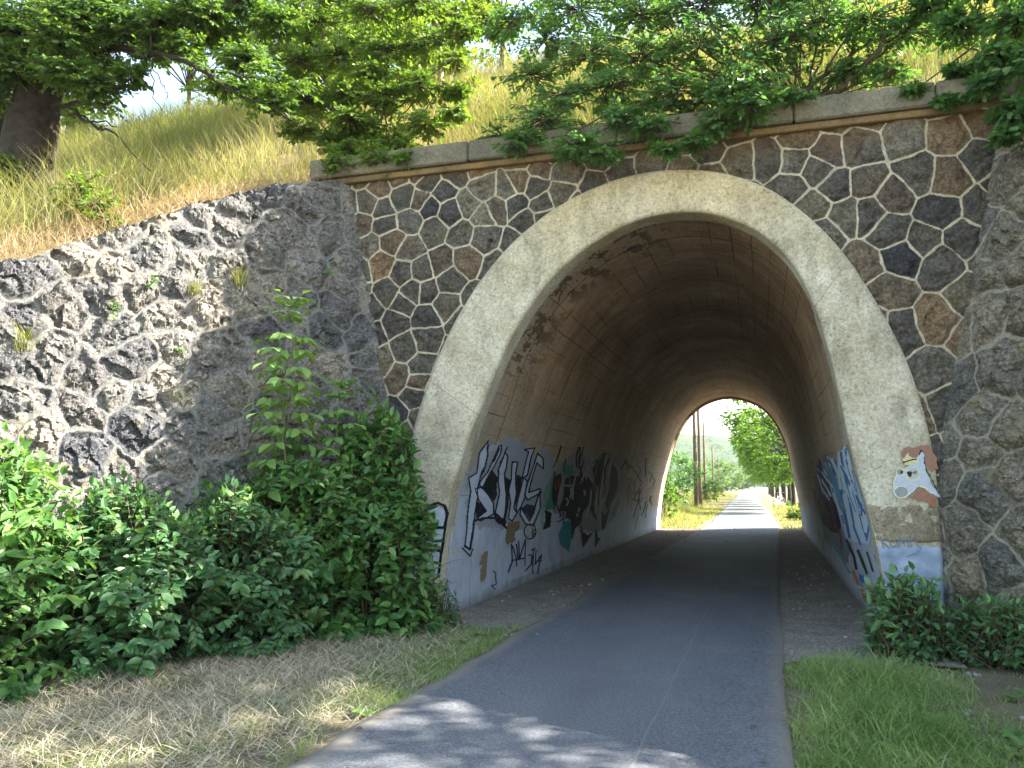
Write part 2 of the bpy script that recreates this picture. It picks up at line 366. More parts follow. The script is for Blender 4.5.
def asphalt():
    s = N('asphalt'); v = s.geo(); x, y, z = s.sep(v)
    c = s.ramp(s.noise(s.mapping(v, (1, .25, 1)), 1.3, 5, .6), [(.3, (.082, .089, .105)), (.7, (.112, .120, .138))])
    c = s.mix(.8, c, s.ramp(s.noise(v, 48, 6, .88), [(.37, .4), (.5, 1.), (.63, 2.1)]), 'MULTIPLY')
    c = s.mix(s.step(s.noise(v, .55, 6, .7), .5, .75), c, s.mix(1., c, (1.35, 1.3, 1.22), 'MULTIPLY'))
    sm_ = s.math('ABSOLUTE', s.math('SUBTRACT', s.math('ADD', x, s.math('MULTIPLY', s.noise(v, .7, 5), .12)), -.72)); c = s.mix(s.math('MULTIPLY', s.math('SUBTRACT', 1., s.step(sm_, .003, .010)), .3), c, (.22, .215, .21))
    ck = s.math('ABSOLUTE', s.math('SUBTRACT', s.noise(v, .9, 8, .66), .5)); ck = s.math('MULTIPLY', s.math('SUBTRACT', 1., s.step(ck, .0008, .004)), s.step(s.noise(v, .35, 2), .5, .6)); c = s.mix(s.math('MULTIPLY', ck, .8), c, (.025, .025, .027))
    gr = s.step(s.voro(v, 11, 'F1'), .05, .035) if False else s.math('SUBTRACT', 1., s.step(s.voro(v, 6.5), .03, .06))
    c = s.mix(s.math('MULTIPLY', gr, s.step(s.noise(v, .8, 3), .5, .62)), c, (.38, .35, .3))
    # dust along the edges
    dust = s.attr('rim'); dm = s.step(s.math('ADD', dust, s.math('MULTIPLY', s.noise(v, 5, 7, .75), .9)), .72, 1.2)
    c = s.mix(s.math('MULTIPLY', dm, .65), c, (.21, .185, .15))
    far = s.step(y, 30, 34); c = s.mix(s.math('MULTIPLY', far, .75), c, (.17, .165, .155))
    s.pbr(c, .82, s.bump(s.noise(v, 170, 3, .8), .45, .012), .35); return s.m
M['asphalt'] = asphalt()
def gravel():
    s = N('gravel'); v = s.geo(); x, y, z = s.sep(v)
    c = s.ramp(s.voro(v, 60, 'F1', 'Color'), [(0, (.10, .09, .08)), (.5, (.22, .20, .175)), (1, (.36, .33, .29))])
    c = s.mix(s.math('MULTIPLY', s.step(s.noise(v, 2.2, 5, .6), .45, .66), .6), c, (.14, .125, .105))
    leaf = s.step(s.math('ADD', s.noise(v, 20, 3), s.math('MULTIPLY', s.step(y, 20, 30), .12)), .55, .63); c = s.mix(s.math('MULTIPLY', leaf, s.step(y, 12, 26)), c, (.12, .068, .04))
    s.pbr(c, .95, s.bump(s.math('SUBTRACT', 1., s.voro(v, 60)), .7, .012), .15); return s.m
M['gravel'] = gravel()
def soil(name, stops, sc=1.2):
    s = N(name); v = s.geo()
    c = s.ramp(s.noise(v, sc, 6, .65), stops)
    c = s.mix(.7, c, s.ramp(s.noise(v, 40, 4, .7), [(.3, .5), (.7, 1.4)]), 'MULTIPLY')
    s.pbr(c, .95, s.bump(s.noise(v, 50, 4, .7), .8, .03), .1); return s.m
M['ground'] = soil('verge_soil', [(.3, (.12, .10, .07)), (.5, (.20, .17, .115)), (.7, (.15, .14, .07))])
M['bank'] = soil('bank_soil', [(.3, (.16, .13, .07)), (.55, (.28, .22, .12)), (.75, (.2, .2, .07))], .7)
M['bark'] = plain('oak_bark', (.035, .028, .022), .95, .6, 9, 1., 22)
M['twig'] = plain('brown_twig', (.085, .062, .042), .9, .4, 12, .5, 60)
M['palebark'] = plain('pale_grey_bark', (.33, .29, .23), .85, .5, 8, .5, 50)
M['stem'] = plain('green_stem', (.12, .17, .05), .6, .3, 8, .2, 60)
M['polewood'] = plain('weathered_pole_wood', (.13, .095, .065), .9, .4, 5, .5, 40)

# ------------------------------------------------------------------ ground, path, shoulders
def path_mid(Y):      # right and left edge of the path at depth Y
    Y = np.asarray(Y, float)
    r = .08+.012*np.clip(Y-8, 0, 24)-np.clip(Y-36, 0, 400)*.0205
    return r-2.72+.012*np.sin(Y*.7)*0, r
g = G(); xs = np.r_[-2500, -600, -150, -40, np.linspace(-12, 8, 21), 40, 150, 600, 2500]; ys = np.r_[-300, -60, -15, np.linspace(-4, 60, 65), 90, 150, 300, 900, 3500]
XX, YY = np.meshgrid(xs, ys); g.add(np.stack([XX, YY, np.zeros_like(XX)], -1), grid_faces(len(ys), len(xs)))
tag(g.build('ground', M['ground'], smooth=True), kind='structure')

ys = np.r_[np.arange(-12, 34, .06), np.arange(34, 60, .5), np.arange(60, 330, 4)]
le, re_ = path_mid(ys)
rag = lambda sd: .035*vnoise(np.stack([ys*4, ys*0+sd], 1), 3)+.05*vnoise(np.stack([ys*.9, ys*0+sd], 1), 4)
le = le+rag(1.5)*1.3; re_ = re_+rag(9.5)*.5
tt = np.r_[0, .004, np.linspace(.03, .97, 40), .996, 1]
zz = np.r_[0.004, .026, np.full(40, .03), .026, .004]
X = le[:, None]+(re_-le)[:, None]*tt; Z = np.broadcast_to(zz, X.shape)+.012*np.sin(np.pi*tt)[None]
g = G(); g.add(np.stack([X, np.broadcast_to(ys[:, None], X.shape), Z], -1), grid_faces(len(ys), len(tt))[:, ::-1])
rim = np.clip(1-np.minimum(tt, 1-tt)*2.72/.30, 0, 1)*np.where(tt > .5, .72, 1)
tag(g.build('path', M['asphalt'], smooth=True, extra={'rim': np.tile(rim, len(ys))}), kind='structure')
g = G()
for x0, x1, yb in ((-4.2, -2.2, 8.6), (-.2, 1.6, 8.25)):
    yy = np.arange(yb, 31.6, .15); k = np.linspace(0, 1, 24)
    XX, YY = np.meshgrid(x0+(x1-x0)*k, yy); ZZ = .009+.012*fbm(np.stack([XX.ravel()*3, YY.ravel()*3], 1), 3).reshape(XX.shape)**2
    YY = np.where(YY <= yb+.01, YY+.25*vnoise(np.stack([XX.ravel()*2.5, XX.ravel()*0], 1), 8).reshape(XX.shape), YY)
    wall = (k if x0 > -1 else 1-k)[None]; ZZ = ZZ+.06*np.clip(wall-.55, 0, 1)**1.2
    g.add(np.stack([XX, YY, ZZ], -1), grid_faces(*XX.shape))
tag(g.build('gravel_shoulder', M['gravel'], smooth=True), kind='structure')

# ------------------------------------------------------------------ embankment
WD = np.array([-math.sin(R(40)), -math.cos(R(40)), 0])      # run of the left flank wall
WD2 = np.array([math.sin(R(40)), -math.cos(R(40)), 0])
JL = lambda z: np.stack([-3.937-.2064*z, np.full_like(z, Y0), z], -1)
JR = lambda z: np.stack([np.interp(z, [0, 1.45, 2.26, 5.46, 7], [1.62, 1.637, 1.757, 2.485, 2.85]), np.full_like(z, Y0), z], -1)
_zy = np.array([[-1, .25], [1., .45], [2, 1.0], [4, 2.35], [5, 2.97], [6.32, 3.80], [6.75, 4.07], [7.21, 4.36], [7.91, 4.83], [8.29, 5.08], [8.79, 5.34], [9.43, 5.56], [9.9, 5.72],
                [16.6, 10.5], [17.6, 10.85], [23.4, 10.85], [24.2, 10.5], [31, 5.75], [31.6, 5.5], [38.6, .02], [41, -.2]])
zslope = lambda Y: np.interp(Y, _zy[:, 0], _zy[:, 1])
def wingX(Y, side):                   # X of the wall's top edge at depth Y
    z = zslope(Y); s = (Y0-Y)/math.cos(R(40))
    return (-3.937-.2064*z-math.sin(R(40))*s) if side < 0 else (JR(np.atleast_1d(z))[:, 0]+math.sin(R(40))*s)
def bumps(x, y):
    x = np.asarray(x, float); y = np.asarray(y, float)
    return .16*fbm(np.stack([x.ravel()*.55, y.ravel()*.55], 1), 21, 4).reshape(x.shape)
g = G()
for side in (-1, 1):
    yy = np.linspace(-1, Y0, 60); wx = wingX(yy, side); k = np.linspace(0, 1, 60)**1.7
    XX = wx[:, None]+side*(.06+34*k)[None]; YY = np.broadcast_to(yy[:, None], XX.shape)
    ZZ = zslope(YY)-.03+(bumps(XX.ravel(), YY.ravel()).reshape(XX.shape)*np.clip(k*40, 0, 1)[None])
    F = grid_faces(*XX.shape); g.add(np.stack([XX, YY, ZZ], -1), F if side > 0 else F[:, ::-1])
yy = np.r_[Y0, Y0+.25, np.linspace(9.9, 31.05, 110)]; xx = np.r_[-42, -36, np.linspace(-30, 30, 160), 36, 42]
XX, YY = np.meshgrid(xx, yy); ZZ = zslope(YY)-.03+bumps(XX.ravel(), YY.ravel()).reshape(XX.shape)*np.clip((YY-9.7)/1, 0, 1)*np.clip((31.2-YY)/1, 0, 1)
g.add(np.stack([XX, YY, ZZ], -1), grid_faces(*XX.shape))
for side in (-1, 1):                  # the far side of the bank either side of the far mouth
    yy = np.linspace(31.05, 40, 30); xx = side*np.linspace(5.2 if side < 0 else 3.4, 42, 50)
    XX, YY = np.meshgrid(xx, yy); XX = XX+side*(YY-31.05)*.6
    F = grid_faces(*XX.shape); g.add(np.stack([XX, YY, zslope(YY)-.03], -1), F if side > 0 else F[:, ::-1])
tag(g.build('embankment', M['bank'], smooth=True), kind='structure')
def terr(x, y):
    x = np.asarray(x, float); y = np.asarray(y, float)
    return zslope(y)-.03+bumps(x, y)*np.clip((y-9.7)/1, 0, 1)

# ------------------------------------------------------------------ stonework
def sites(rg, u0, u1, v0, v1, rfun, tries=9000):
    P = np.zeros((0, 2)); Rr = np.zeros(0)
    for _ in range(tries):
        p = np.array([rg.uniform(u0, u1), rg.uniform(v0, v1)]); r = rfun(*p)*rg.uniform(.62, 1.42)
        if len(P) == 0 or (np.hypot(*(P-p).T) > .5*(Rr+r)).all():
            P = np.vstack([P, p]); Rr = np.r_[Rr, r]
    return P
def chips(uv, size, seed, slope, step):
    """broken stone: little tilted planes meeting in steps"""
    p = uv/size+.35*np.stack([fbm(uv/size*.8, seed), fbm(uv/size*.8+9, seed+1)], 1); b = np.floor(p); best = np.full(len(p), 9.); out = np.zeros(len(p))
    hs = lambda i, j, k: ((np.sin(i*127.1+j*311.7+k*74.7+seed*13.3)*43758.5453) % 1.)
    for di in (-1, 0, 1):
        for dj in (-1, 0, 1):
            i = b[:, 0]+di; j = b[:, 1]+dj; sx = i+hs(i, j, 1); sy = j+hs(i, j, 2); dx = p[:, 0]-sx; dy = p[:, 1]-sy; d = dx*dx+dy*dy
            v = (hs(i, j, 3)-.5)*2*step+size*slope*((hs(i, j, 4)-.5)*2*dx+(hs(i, j, 5)-.5)*2*dy); m = d < best
            out = np.where(m, v, out); best = np.where(m, d, best)
    return out
def stonework(uv, P, seed, rough, dome, joint, warp=.03, tilt=0., ridge=0., facet=0.):
    """uv (N,2) in metres -> relief height, joint distance, stone tint"""
    rg = np.random.default_rng(seed); K = len(P); tint = rg.random(K); off = rg.normal(0, 1, K); tl = rg.normal(0, 1, (K, 2))
    q = uv+warp*np.stack([fbm(uv*3.3, seed), fbm(uv*3.3+31, seed+50)], 1)
    e = np.empty(len(q)); idx = np.empty(len(q), int)
    for a in range(0, len(q), 20000):
        b = q[a:a+20000]; d = ((b[:, None]-P[None])**2).sum(-1); kk = np.argpartition(d, 9, axis=1)[:, :10]
        dd = np.take_along_axis(d, kk, 1); j0 = dd.argmin(1); i0 = kk[np.arange(len(b)), j0]; d0 = dd[np.arange(len(b)), j0]
        sep = np.sqrt(((P[kk]-P[i0][:, None])**2).sum(-1)); sep[np.arange(len(b)), j0] = 1e-9
        m = (dd-d0[:, None])/(2*np.maximum(sep, 1e-9)); m[np.arange(len(b)), j0] = 9
        e[a:a+20000] = m.min(1); idx[a:a+20000] = i0
    sm = lambda x, lo, hi: (lambda t: t*t*(3-2*t))(np.clip((x-lo)/(hi-lo), 0, 1))
    body = sm(e, joint*.6, joint*.6+.05)
    rock = fbm(uv*5.5+tl[idx]*7, seed+3, 5, .55)
    fac = vnoise(uv*2.6+tl[idx]*13, seed+8)
    h = dome*sm(e, joint*.5, .14)+body*(rough*(rock*.6+fac*.7)+.35*rough*off[idx]+tilt*((q-P[idx])*tl[idx]).sum(1))
    if facet:      # cleft faces: each stone a few broken planes
        q2 = q-P[idx]+.02*np.stack([fbm(uv*9, seed+60), fbm(uv*9, seed+61)], 1); pl = np.full(len(q), 9.)
        for i in range(6):
            an = rg.uniform(0, 2*np.pi, K)+i*1.05; sl = facet*rg.uniform(.25, 1.2, K); of = rg.uniform(0, .07, K)
            pl = np.minimum(pl, of[idx]+sl[idx]*(np.cos(an)[idx]*q2[:, 0]+np.sin(an)[idx]*q2[:, 1]))
        h = h+body*(pl+chips(uv, .17, seed+70, .32, .020)+chips(uv+.02*q2, .065, seed+80, .38, .007)+chips(uv, .03, seed+90, .3, .002))
    h = h+ridge*(1-sm(e, joint*.4, joint*1.0))
    return h, e, tint[idx]
def wall_obj(name, parent, mat, V, keep_faces, e, tint, smooth=True):
    g = G(); g.add(V, keep_faces)
    return g.build(name, mat, parent, smooth=smooth, extra={'edge': e, 'tint': tint})

# arch outlines measured on the two mouths (x, z)
IN_F = [(-3.79, -.25), (-3.79, 0), (-3.77, .53), (-3.66, 1.36), (-3.43, 2.1), (-3.18, 2.68), (-2.93, 3.25), (-2.64, 3.72), (-2.25, 4.15), (-1.79, 4.47), (-1.28, 4.67), (-.75, 4.70), (-.28, 4.57), (.12, 4.29), (.43, 3.86), (.63, 3.26), (.76, 2.58), (.86, 1.94), (1.01, 1.24), (1.10, .65), (1.14, 0), (1.15, -.25)]
IN_B = [(-3.82, -.25), (-3.81, 0), (-3.78, .53), (-3.67, 1.36), (-3.50, 2.1), (-3.30, 2.75), (-3.08, 3.35), (-2.78, 3.88), (-2.38, 4.3), (-1.88, 4.58), (-1.3, 4.71), (-.72, 4.62), (-.22, 4.40), (.18, 4.02), (.45, 3.55), (.66, 3.0), (.80, 2.4), (.90, 1.84), (1.01, 1.2), (1.09, .62), (1.13, 0), (1.14, -.25)]
OUT_F = [(-4.32, -.25), (-4.31, 0), (-4.26, 1.2), (-4.16, 2.1), (-3.93, 2.84), (-3.60, 3.56), (-3.15, 4.21), (-2.66, 4.67), (-2.12, 4.99), (-1.50, 5.18), (-.84, 5.21), (-.17, 5.04), (.36, 4.69), (.84, 4.13), (1.20, 3.46), (1.46, 2.79), (1.61, 2.06), (1.65, 1.45), (1.655, 0), (1.655, -.25)]
NP = 150
pf = resample(catmull(IN_F), NP); pb = resample(catmull(IN_B), NP); po = resample(catmull(OUT_F), NP)
def prof(Y):
    k = np.clip((np.asarray(Y, float)-Y0)/LEN, 0, 1)[..., None, None]; return pf*(1-k)+pb*k
def wallX(side, Y, z):                # X of the tunnel wall's skin
    P = prof(Y); top = P[:, 1].argmax()
    return np.interp(z, P[:top, 1], P[:top, 0]) if side < 0 else np.interp(z, P[top:, 1][::-1], P[top:, 0][::-1])

ub = thing('railway_underpass', 'stone faced railway underpass with pale concrete arch over the asphalt path', 'underpass', (-1.33, Y0, 0))
# facade masonry
rg = np.random.default_rng(3)
res = .0165; us = np.arange(-5.75, 2.95, res); vs = np.arange(-.06, 5.53, res)
UU, VV = np.meshgrid(us, vs); uv = np.stack([UU.ravel(), VV.ravel()], 1)
P = sites(rg, -6.4, 3.5, -.7, 6.1, lambda u, v: .25+.075*np.clip((u+2)/3.5, 0, 1)+.01*(v < 2))
h, e, tn = stonework(uv, P, 11, .012, .022, .018, .022, .04, .012, .06)
h = np.clip(h, -.03, .034+.25*np.maximum(h-.034, 0)); h = np.minimum(h, .042)
V = np.stack([uv[:, 0], Y0-h, uv[:, 1]], 1)
F = grid_faces(len(vs), len(us)); cen = uv[F].mean(1)
midr = .55*po+.45*pf
def inside(poly, p):
    c = np.zeros(len(p), bool); x0, y0 = poly[:, 0], poly[:, 1]; x1, y1 = np.roll(x0, -1), np.roll(y0, -1)
    for a, b, cc, d in zip(x0, y0, x1, y1):
        t = ((b > p[:, 1]) != (d > p[:, 1])); 
        if t.any(): c ^= t & (p[:, 0] < (cc-a)*(p[:, 1]-b)/(d-b+1e-12)+a)
    return c
F = F[~inside(midr, cen)]
wall_obj('facade_wall', ub, M['facade'], V, F, e, tn)
# concrete arch ring: front face, soffit and outer edge
def strip_ring(g, A, B, yf, yb_in, yb_out, rough=.006):
    n = len(A); k = np.linspace(0, 1, 14); rows = []
    for t in k: 
        xz = A*(1-t)+B*t; y = yf+rough*fbm(np.stack([xz[:, 0]*6, xz[:, 1]*6], 1), 4)
        if t == 0 or t == 1: y = y+.012
        rows.append(np.stack([xz[:, 0], y, xz[:, 1]], 1))
    ri = [np.stack([A[:, 0]+.012*vnoise(np.stack([A[:, 0]*5, A[:, 1]*5], 1), q), np.full(n, y), A[:, 1]], 1) for q, y in enumerate(np.linspace(yb_in, yf+.08, 4))]
    rows = ri+rows+[np.stack([B[:, 0], np.full(n, yb_out), B[:, 1]], 1)]
    V = np.stack(rows, 0); g.add(V.reshape(-1, 3), grid_faces(len(rows), n))
g = G(); strip_ring(g, pf, po, Y0-.055, Y0+.28, Y0+.02); _ar = np.r_[0, np.cumsum(np.linalg.norm(np.diff(po, axis=0), axis=1))]; g.build('arch_ring', M['ring'], ub, smooth=True, extra={'arc': np.tile(_ar, len(np.vstack(g.V))//NP)})
# barrel vault
ny = 190; yv = np.r_[Y0+.20, np.linspace(Y0+.24, Y1, ny-1)]
cx = -1.33
rows = []; arcs = []
ph = np.arctan2(pf[:, 1]-2, pf[:, 0]-cx)
for y in yv:
    p = prof(y).copy(); nn = np.stack([p[:, 0]-cx, np.maximum(p[:, 1]-1.8, 0)*.9], 1); nn = unit(nn)
    q = np.stack([p[:, 0]*1.6, np.full(NP, y*1.1), p[:, 1]*1.6], 1)
    dsp = .012*fbm(q, 77, 4)
    lip = .05*np.clip((p[:, 1]-2.2)/1.2, 0, 1)*1.0
    step = .028*np.clip((y-Y0-.75)*8, 0, 1)*(p[:, 1] > 1.5)*(fbm(q*.6, 5, 3) > -.2)*np.exp(-(y-Y0-.75)*.6)
    p = p+nn*(dsp+lip+step)[:, None]; rows.append(np.stack([p[:, 0], np.full(NP, y), p[:, 1]], 1)); arcs.append(np.r_[0, np.cumsum(np.linalg.norm(np.diff(pf, axis=0), axis=1))])
g = G(); V = np.stack(rows, 0); g.add(V.reshape(-1, 3), grid_faces(ny, NP))
g.build('vault', M['barrel'], ub, smooth=True, extra={'arc': np.concatenate(arcs)})
# far mouth: a plain wall round the same arch
g = G(); n = 60; pbr = resample(pb, n); k = np.linspace(0, 1, 2)
outer = np.stack([np.interp(np.linspace(0, 1, n), [0, .3, .7, 1], [-9, -9, 7, 7]), np.interp(np.linspace(0, 1, n), [0, .3, .7, 1], [-.25, 5.5, 5.5, -.25])], 1)
for y, fl in ((Y1, 1), (Y1-.5, 0)):
    V = np.stack([np.r_[pbr[:, 0], outer[:, 0]], np.full(2*n, y), np.r_[pbr[:, 1], outer[:, 1]]], 1); g.add(V, grid_faces(2, n)[:, ::(-1 if fl else 1)])
g.build('rear_wall', M['ring'], ub)
# coping: ochre ledge and a row of slabs
g = G(); box(g, -5.6, 2.95, Y0-.085, Y0+.2, 5.495, 5.575, bev=.012); g.build('ledge', M['ledge'], ub)
xs = [-5.62, -3.40, -1.55, .42, 1.85, 3.0]
for i in range(5):
    g = G(); dz = rng.normal(0, .006); box(g, xs[i]+.006, xs[i+1]-.006, Y0-.15+rng.normal(0, .006), Y0+.42, 5.577, 5.84+dz, bev=.02); g.build('coping_slab', M['coping'], ub)
# crumbling springer stone and the painted block on the right foot
M['bluepaint'] = plain('pale_blue_wall_paint', (.27, .34, .47), .75, .45, 5, .6, 50)
for nm, z0, z1, mt, yo in (('springer_block', 1.02, 1.40, 'springer', .068), ('painted_block', -.05, 1.015, 'bluepaint', .064)):
    g = G(); zs = np.linspace(z0, z1, 20); k = np.linspace(0, 1, 24)
    x0 = np.array([wallX(1, Y0, z) for z in zs])+.004; XX = x0[:, None]+(1.66-x0)[:, None]*k; ZZ = np.broadcast_to(zs[:, None], XX.shape)
    YY = Y0-yo+.012*fbm(np.stack([XX.ravel()*8, ZZ.ravel()*8], 1), 9).reshape(XX.shape)*(2.0 if nm[0] == 's' else .5)
    YY = YY.copy(); YY[0] += .03; YY[-1] += .03; YY[:, -1] += .03
    g.add(np.stack([XX, YY, ZZ], -1), grid_faces(*XX.shape)); g.build(nm, M[mt], ub, smooth=True)

# flank walls
def flank(name, label, side, smax, sfine, seed, mat, rfun, rough, dome, joint):
    D = WD if side < 0 else WD2; J = JL if side < 0 else JR
    ss = np.r_[np.arange(0, sfine, .0165), np.linspace(sfine, smax, 60)]; k = np.linspace(0, 1, 345)
    yw = Y0-ss*math.cos(R(40)); ztop = zslope(yw)+.02*fbm(np.stack([ss*3, ss*0], 1), seed, 3)+.02
    ZZ = -.06+(ztop+.06)[:, None]*k; SS = np.broadcast_to(ss[:, None], ZZ.shape)
    uv = np.stack([SS.ravel(), ZZ.ravel()], 1); rg = np.random.default_rng(seed)
    P = sites(rg, -.8, smax+.6, -.8, 6.4, rfun)
    h, e, tn = stonework(uv, P, seed, rough*.45, dome, joint, .06, .05, 0., .23 if side < 0 else .06)
    edge = np.clip(uv[:, 0]/.25, 0, 1)*np.ones(len(uv)); h = h*edge
    nrm = unit((np.cross(D, np.array([side*.2064, 0, 1]))*(1 if side < 0 else -1))[None])[0]
    if np.dot(nrm, np.array([0, -1, .0])) < 0: nrm = -nrm
    V = J(ZZ.ravel())+uv[:, :1]*D+h[:, None]*nrm
    F = grid_faces(len(ss), len(k)); F = F if side > 0 else F[:, ::-1]
    # top of the wall, going back into the bank
    g = G(); g.add(V, F); n0 = len(V); top = V.reshape(len(ss), len(k), 3)[:, -1]; back = top+np.array([side*.45, .1, -.06])
    g.add(np.vstack([top, back]), grid_faces(2, len(ss)))
    loc = J(np.array([0.]))[0]+D*2
    o = g.build(name, mat, None, smooth=False, loc=loc, extra={'edge': np.r_[e, np.full(2*len(ss), .2)], 'tint': np.r_[tn, np.full(2*len(ss), .4)]})
    return tag(o, label, 'wall')
flank('flank_wall', 'rough grey stone retaining wall left of the arch with sloping top', -1, 9.5, 5.2, 31, M['wing'], lambda u, v: .34, .035, .03, .018)
flank('flank_wall', 'brownish stone retaining wall right of the arch with lichen', 1, 9.5, 1.6, 47, M['wing2'], lambda u, v: .42, .03, .075, .022)
# ------------------------------------------------------------------ foliage materials
M['leaf_bush'] = leaf_mat('dark_bush_leaf', [(.038, .115, .05), (.075, .185, .075), (.13, .26, .10), (.19, .33, .10)], .34, .36, .55)
M['leaf_elder'] = leaf_mat('elder_leaf', [(.05, .14, .042), (.09, .215, .06), (.155, .295, .08), (.22, .36, .095)], .40, .40, .5)
M['leaf_oak'] = leaf_mat('oak_leaf', [(.05, .14, .046), (.085, .205, .06), (.135, .27, .07), (.065, .165, .055)], .48, .38, .5)
M['leaf_mix'] = leaf_mat('sunlit_oak_leaf', [(.05, .11, .024), (.075, .155, .03), (.12, .21, .038), (.045, .10, .025)], .5, .42, .4, 1.5)
M['leaf_mix2'] = leaf_mat('yellowish_oak_leaf', [(.07, .14, .022), (.10, .19, .03), (.16, .25, .038), (.06, .12, .025)], .52, .42, .4, 1.5)
M['leaf_bright'] = leaf_mat('light_oak_leaf', [(.09, .17, .022), (.13, .225, .03), (.19, .27, .04), (.07, .14, .02)], .55, .45, .35, 1.5)
M['leaf_far'] = leaf_mat('maple_leaf', [(.06, .14, .025), (.09, .19, .03), (.13, .24, .035), (.05, .11, .02)], .5, .5, .3)
M['grass_dry'] = leaf_mat('dry_grass_blade', [(.30, .225, .15), (.42, .325, .225), (.36, .265, .18), (.5, .41, .30)], .35, .7, .2, 1.1)
M['grass_tall'] = leaf_mat('tall_grass_blade', [(.16, .21, .06), (.27, .29, .09), (.36, .34, .15), (.20, .25, .07), (.46, .42, .24)], .45, .6, .2, 1.15)
M['grass_green'] = leaf_mat('green_grass_blade', [(.12, .21, .06), (.19, .30, .09), (.28, .38, .14), (.38, .41, .24)], .4, .45, .35, 1.2)
M['straw'] = leaf_mat('cut_straw', [(.21, .185, .135), (.42, .37, .28), (.62, .55, .43), (.35, .31, .235), (.16, .17, .08)], .15, .8, .15, 1.)

def jitter_path(rg, p0, p1, n, amp, sag=0.):
    t = np.linspace(0, 1, n)[:, None]; P = p0+(p1-p0)*t; L = np.linalg.norm(p1-p0)
    d = rg.normal(0, amp*L, (n, 3)); d = (d+np.roll(d, 1, 0))/2; d[0] = d[-1] = 0
    P = P+d; P[:, 2] += sag*L*np.sin(np.pi*t[:, 0]); return P
class Foliage:
    def __init__(s): s.p = []; s.d = []; s.n = []; s.s = []; s.r = []
    def add(s, p, d, n, z, r): s.p.append(p); s.d.append(d); s.n.append(n); s.s.append(z); s.r.append(r)
    def build(s, name, mat, parent, kind):
        g = G(); leaves(g, np.vstack(s.p), np.vstack(s.d), np.vstack(s.n), np.concatenate(s.s), np.clip(np.concatenate(s.r), 0, 1), kind)
        return g.build(name, mat, parent)
def cluster(rg, F, B, c, rad, twigs, per, size, stem=None, squash=.75, droop=.3, tone=0., r0=.012, out=.75, up=.6):
    """twigs with leaves filling a lump of crown; B gathers the twigs' wood"""
    c = np.array(c, float)
    for _ in range(twigs):
        dirn = unit(rg.normal(0, 1, (1, 3)))[0]; dirn[2] *= squash
        tip = c+dirn*rad*rg.uniform(.45, 1.08)
        st = c+(tip-c)*rg.uniform(.1, .45)+rg.normal(0, .06*rad, 3)
        ax = tip-st; ax[2] -= .15*np.linalg.norm(ax); tip = st+ax
        p, d, n, z = spray(rg, st, tip, per, size, droop, up=up)
        k = np.clip(.5+tone+rg.normal(0, .16)+rg.normal(0, .17, per), 0, 1)
        F.add(p, d, n, z, k)
        if B is not None: tube(B, jitter_path(rg, c*.6+st*.4, tip, 4, .05), np.linspace(r0*.6, r0*.25, 4), 4)
def leafy(rg, F, B, P, n, L, per, size, tone):
    """short leafy twigs along the outer part of a limb"""
    for k in range(n):
        i = rg.uniform(.35, 1)*(len(P)-1); j = int(i); p = P[j]+(P[min(j+1, len(P)-1)]-P[j])*(i-j)
        d = unit((unit((P[-1]-P[0])[None])[0]*.6+rg.normal(0, .7, 3)*[1, 1, .45])[None])[0]; tip = p+d*L*rg.uniform(.6, 1.2)
        a_ = spray(rg, p, tip, per, size, .25); F.add(*a_, np.clip(.5+tone+rg.normal(0, .2, per), 0, 1)); tube(B, [p, (p+tip)/2+[0, 0, .01], tip], [.005, .004, .002], 4)
def limb(rg, B, p0, p1, r0, r1, amp=.05, sag=0., n=9, seg=8):
    P = jitter_path(rg, np.array(p0, float), np.array(p1, float), n, amp, sag); tube(B, P, np.linspace(r0, r1, n), seg, wob=.12); return P

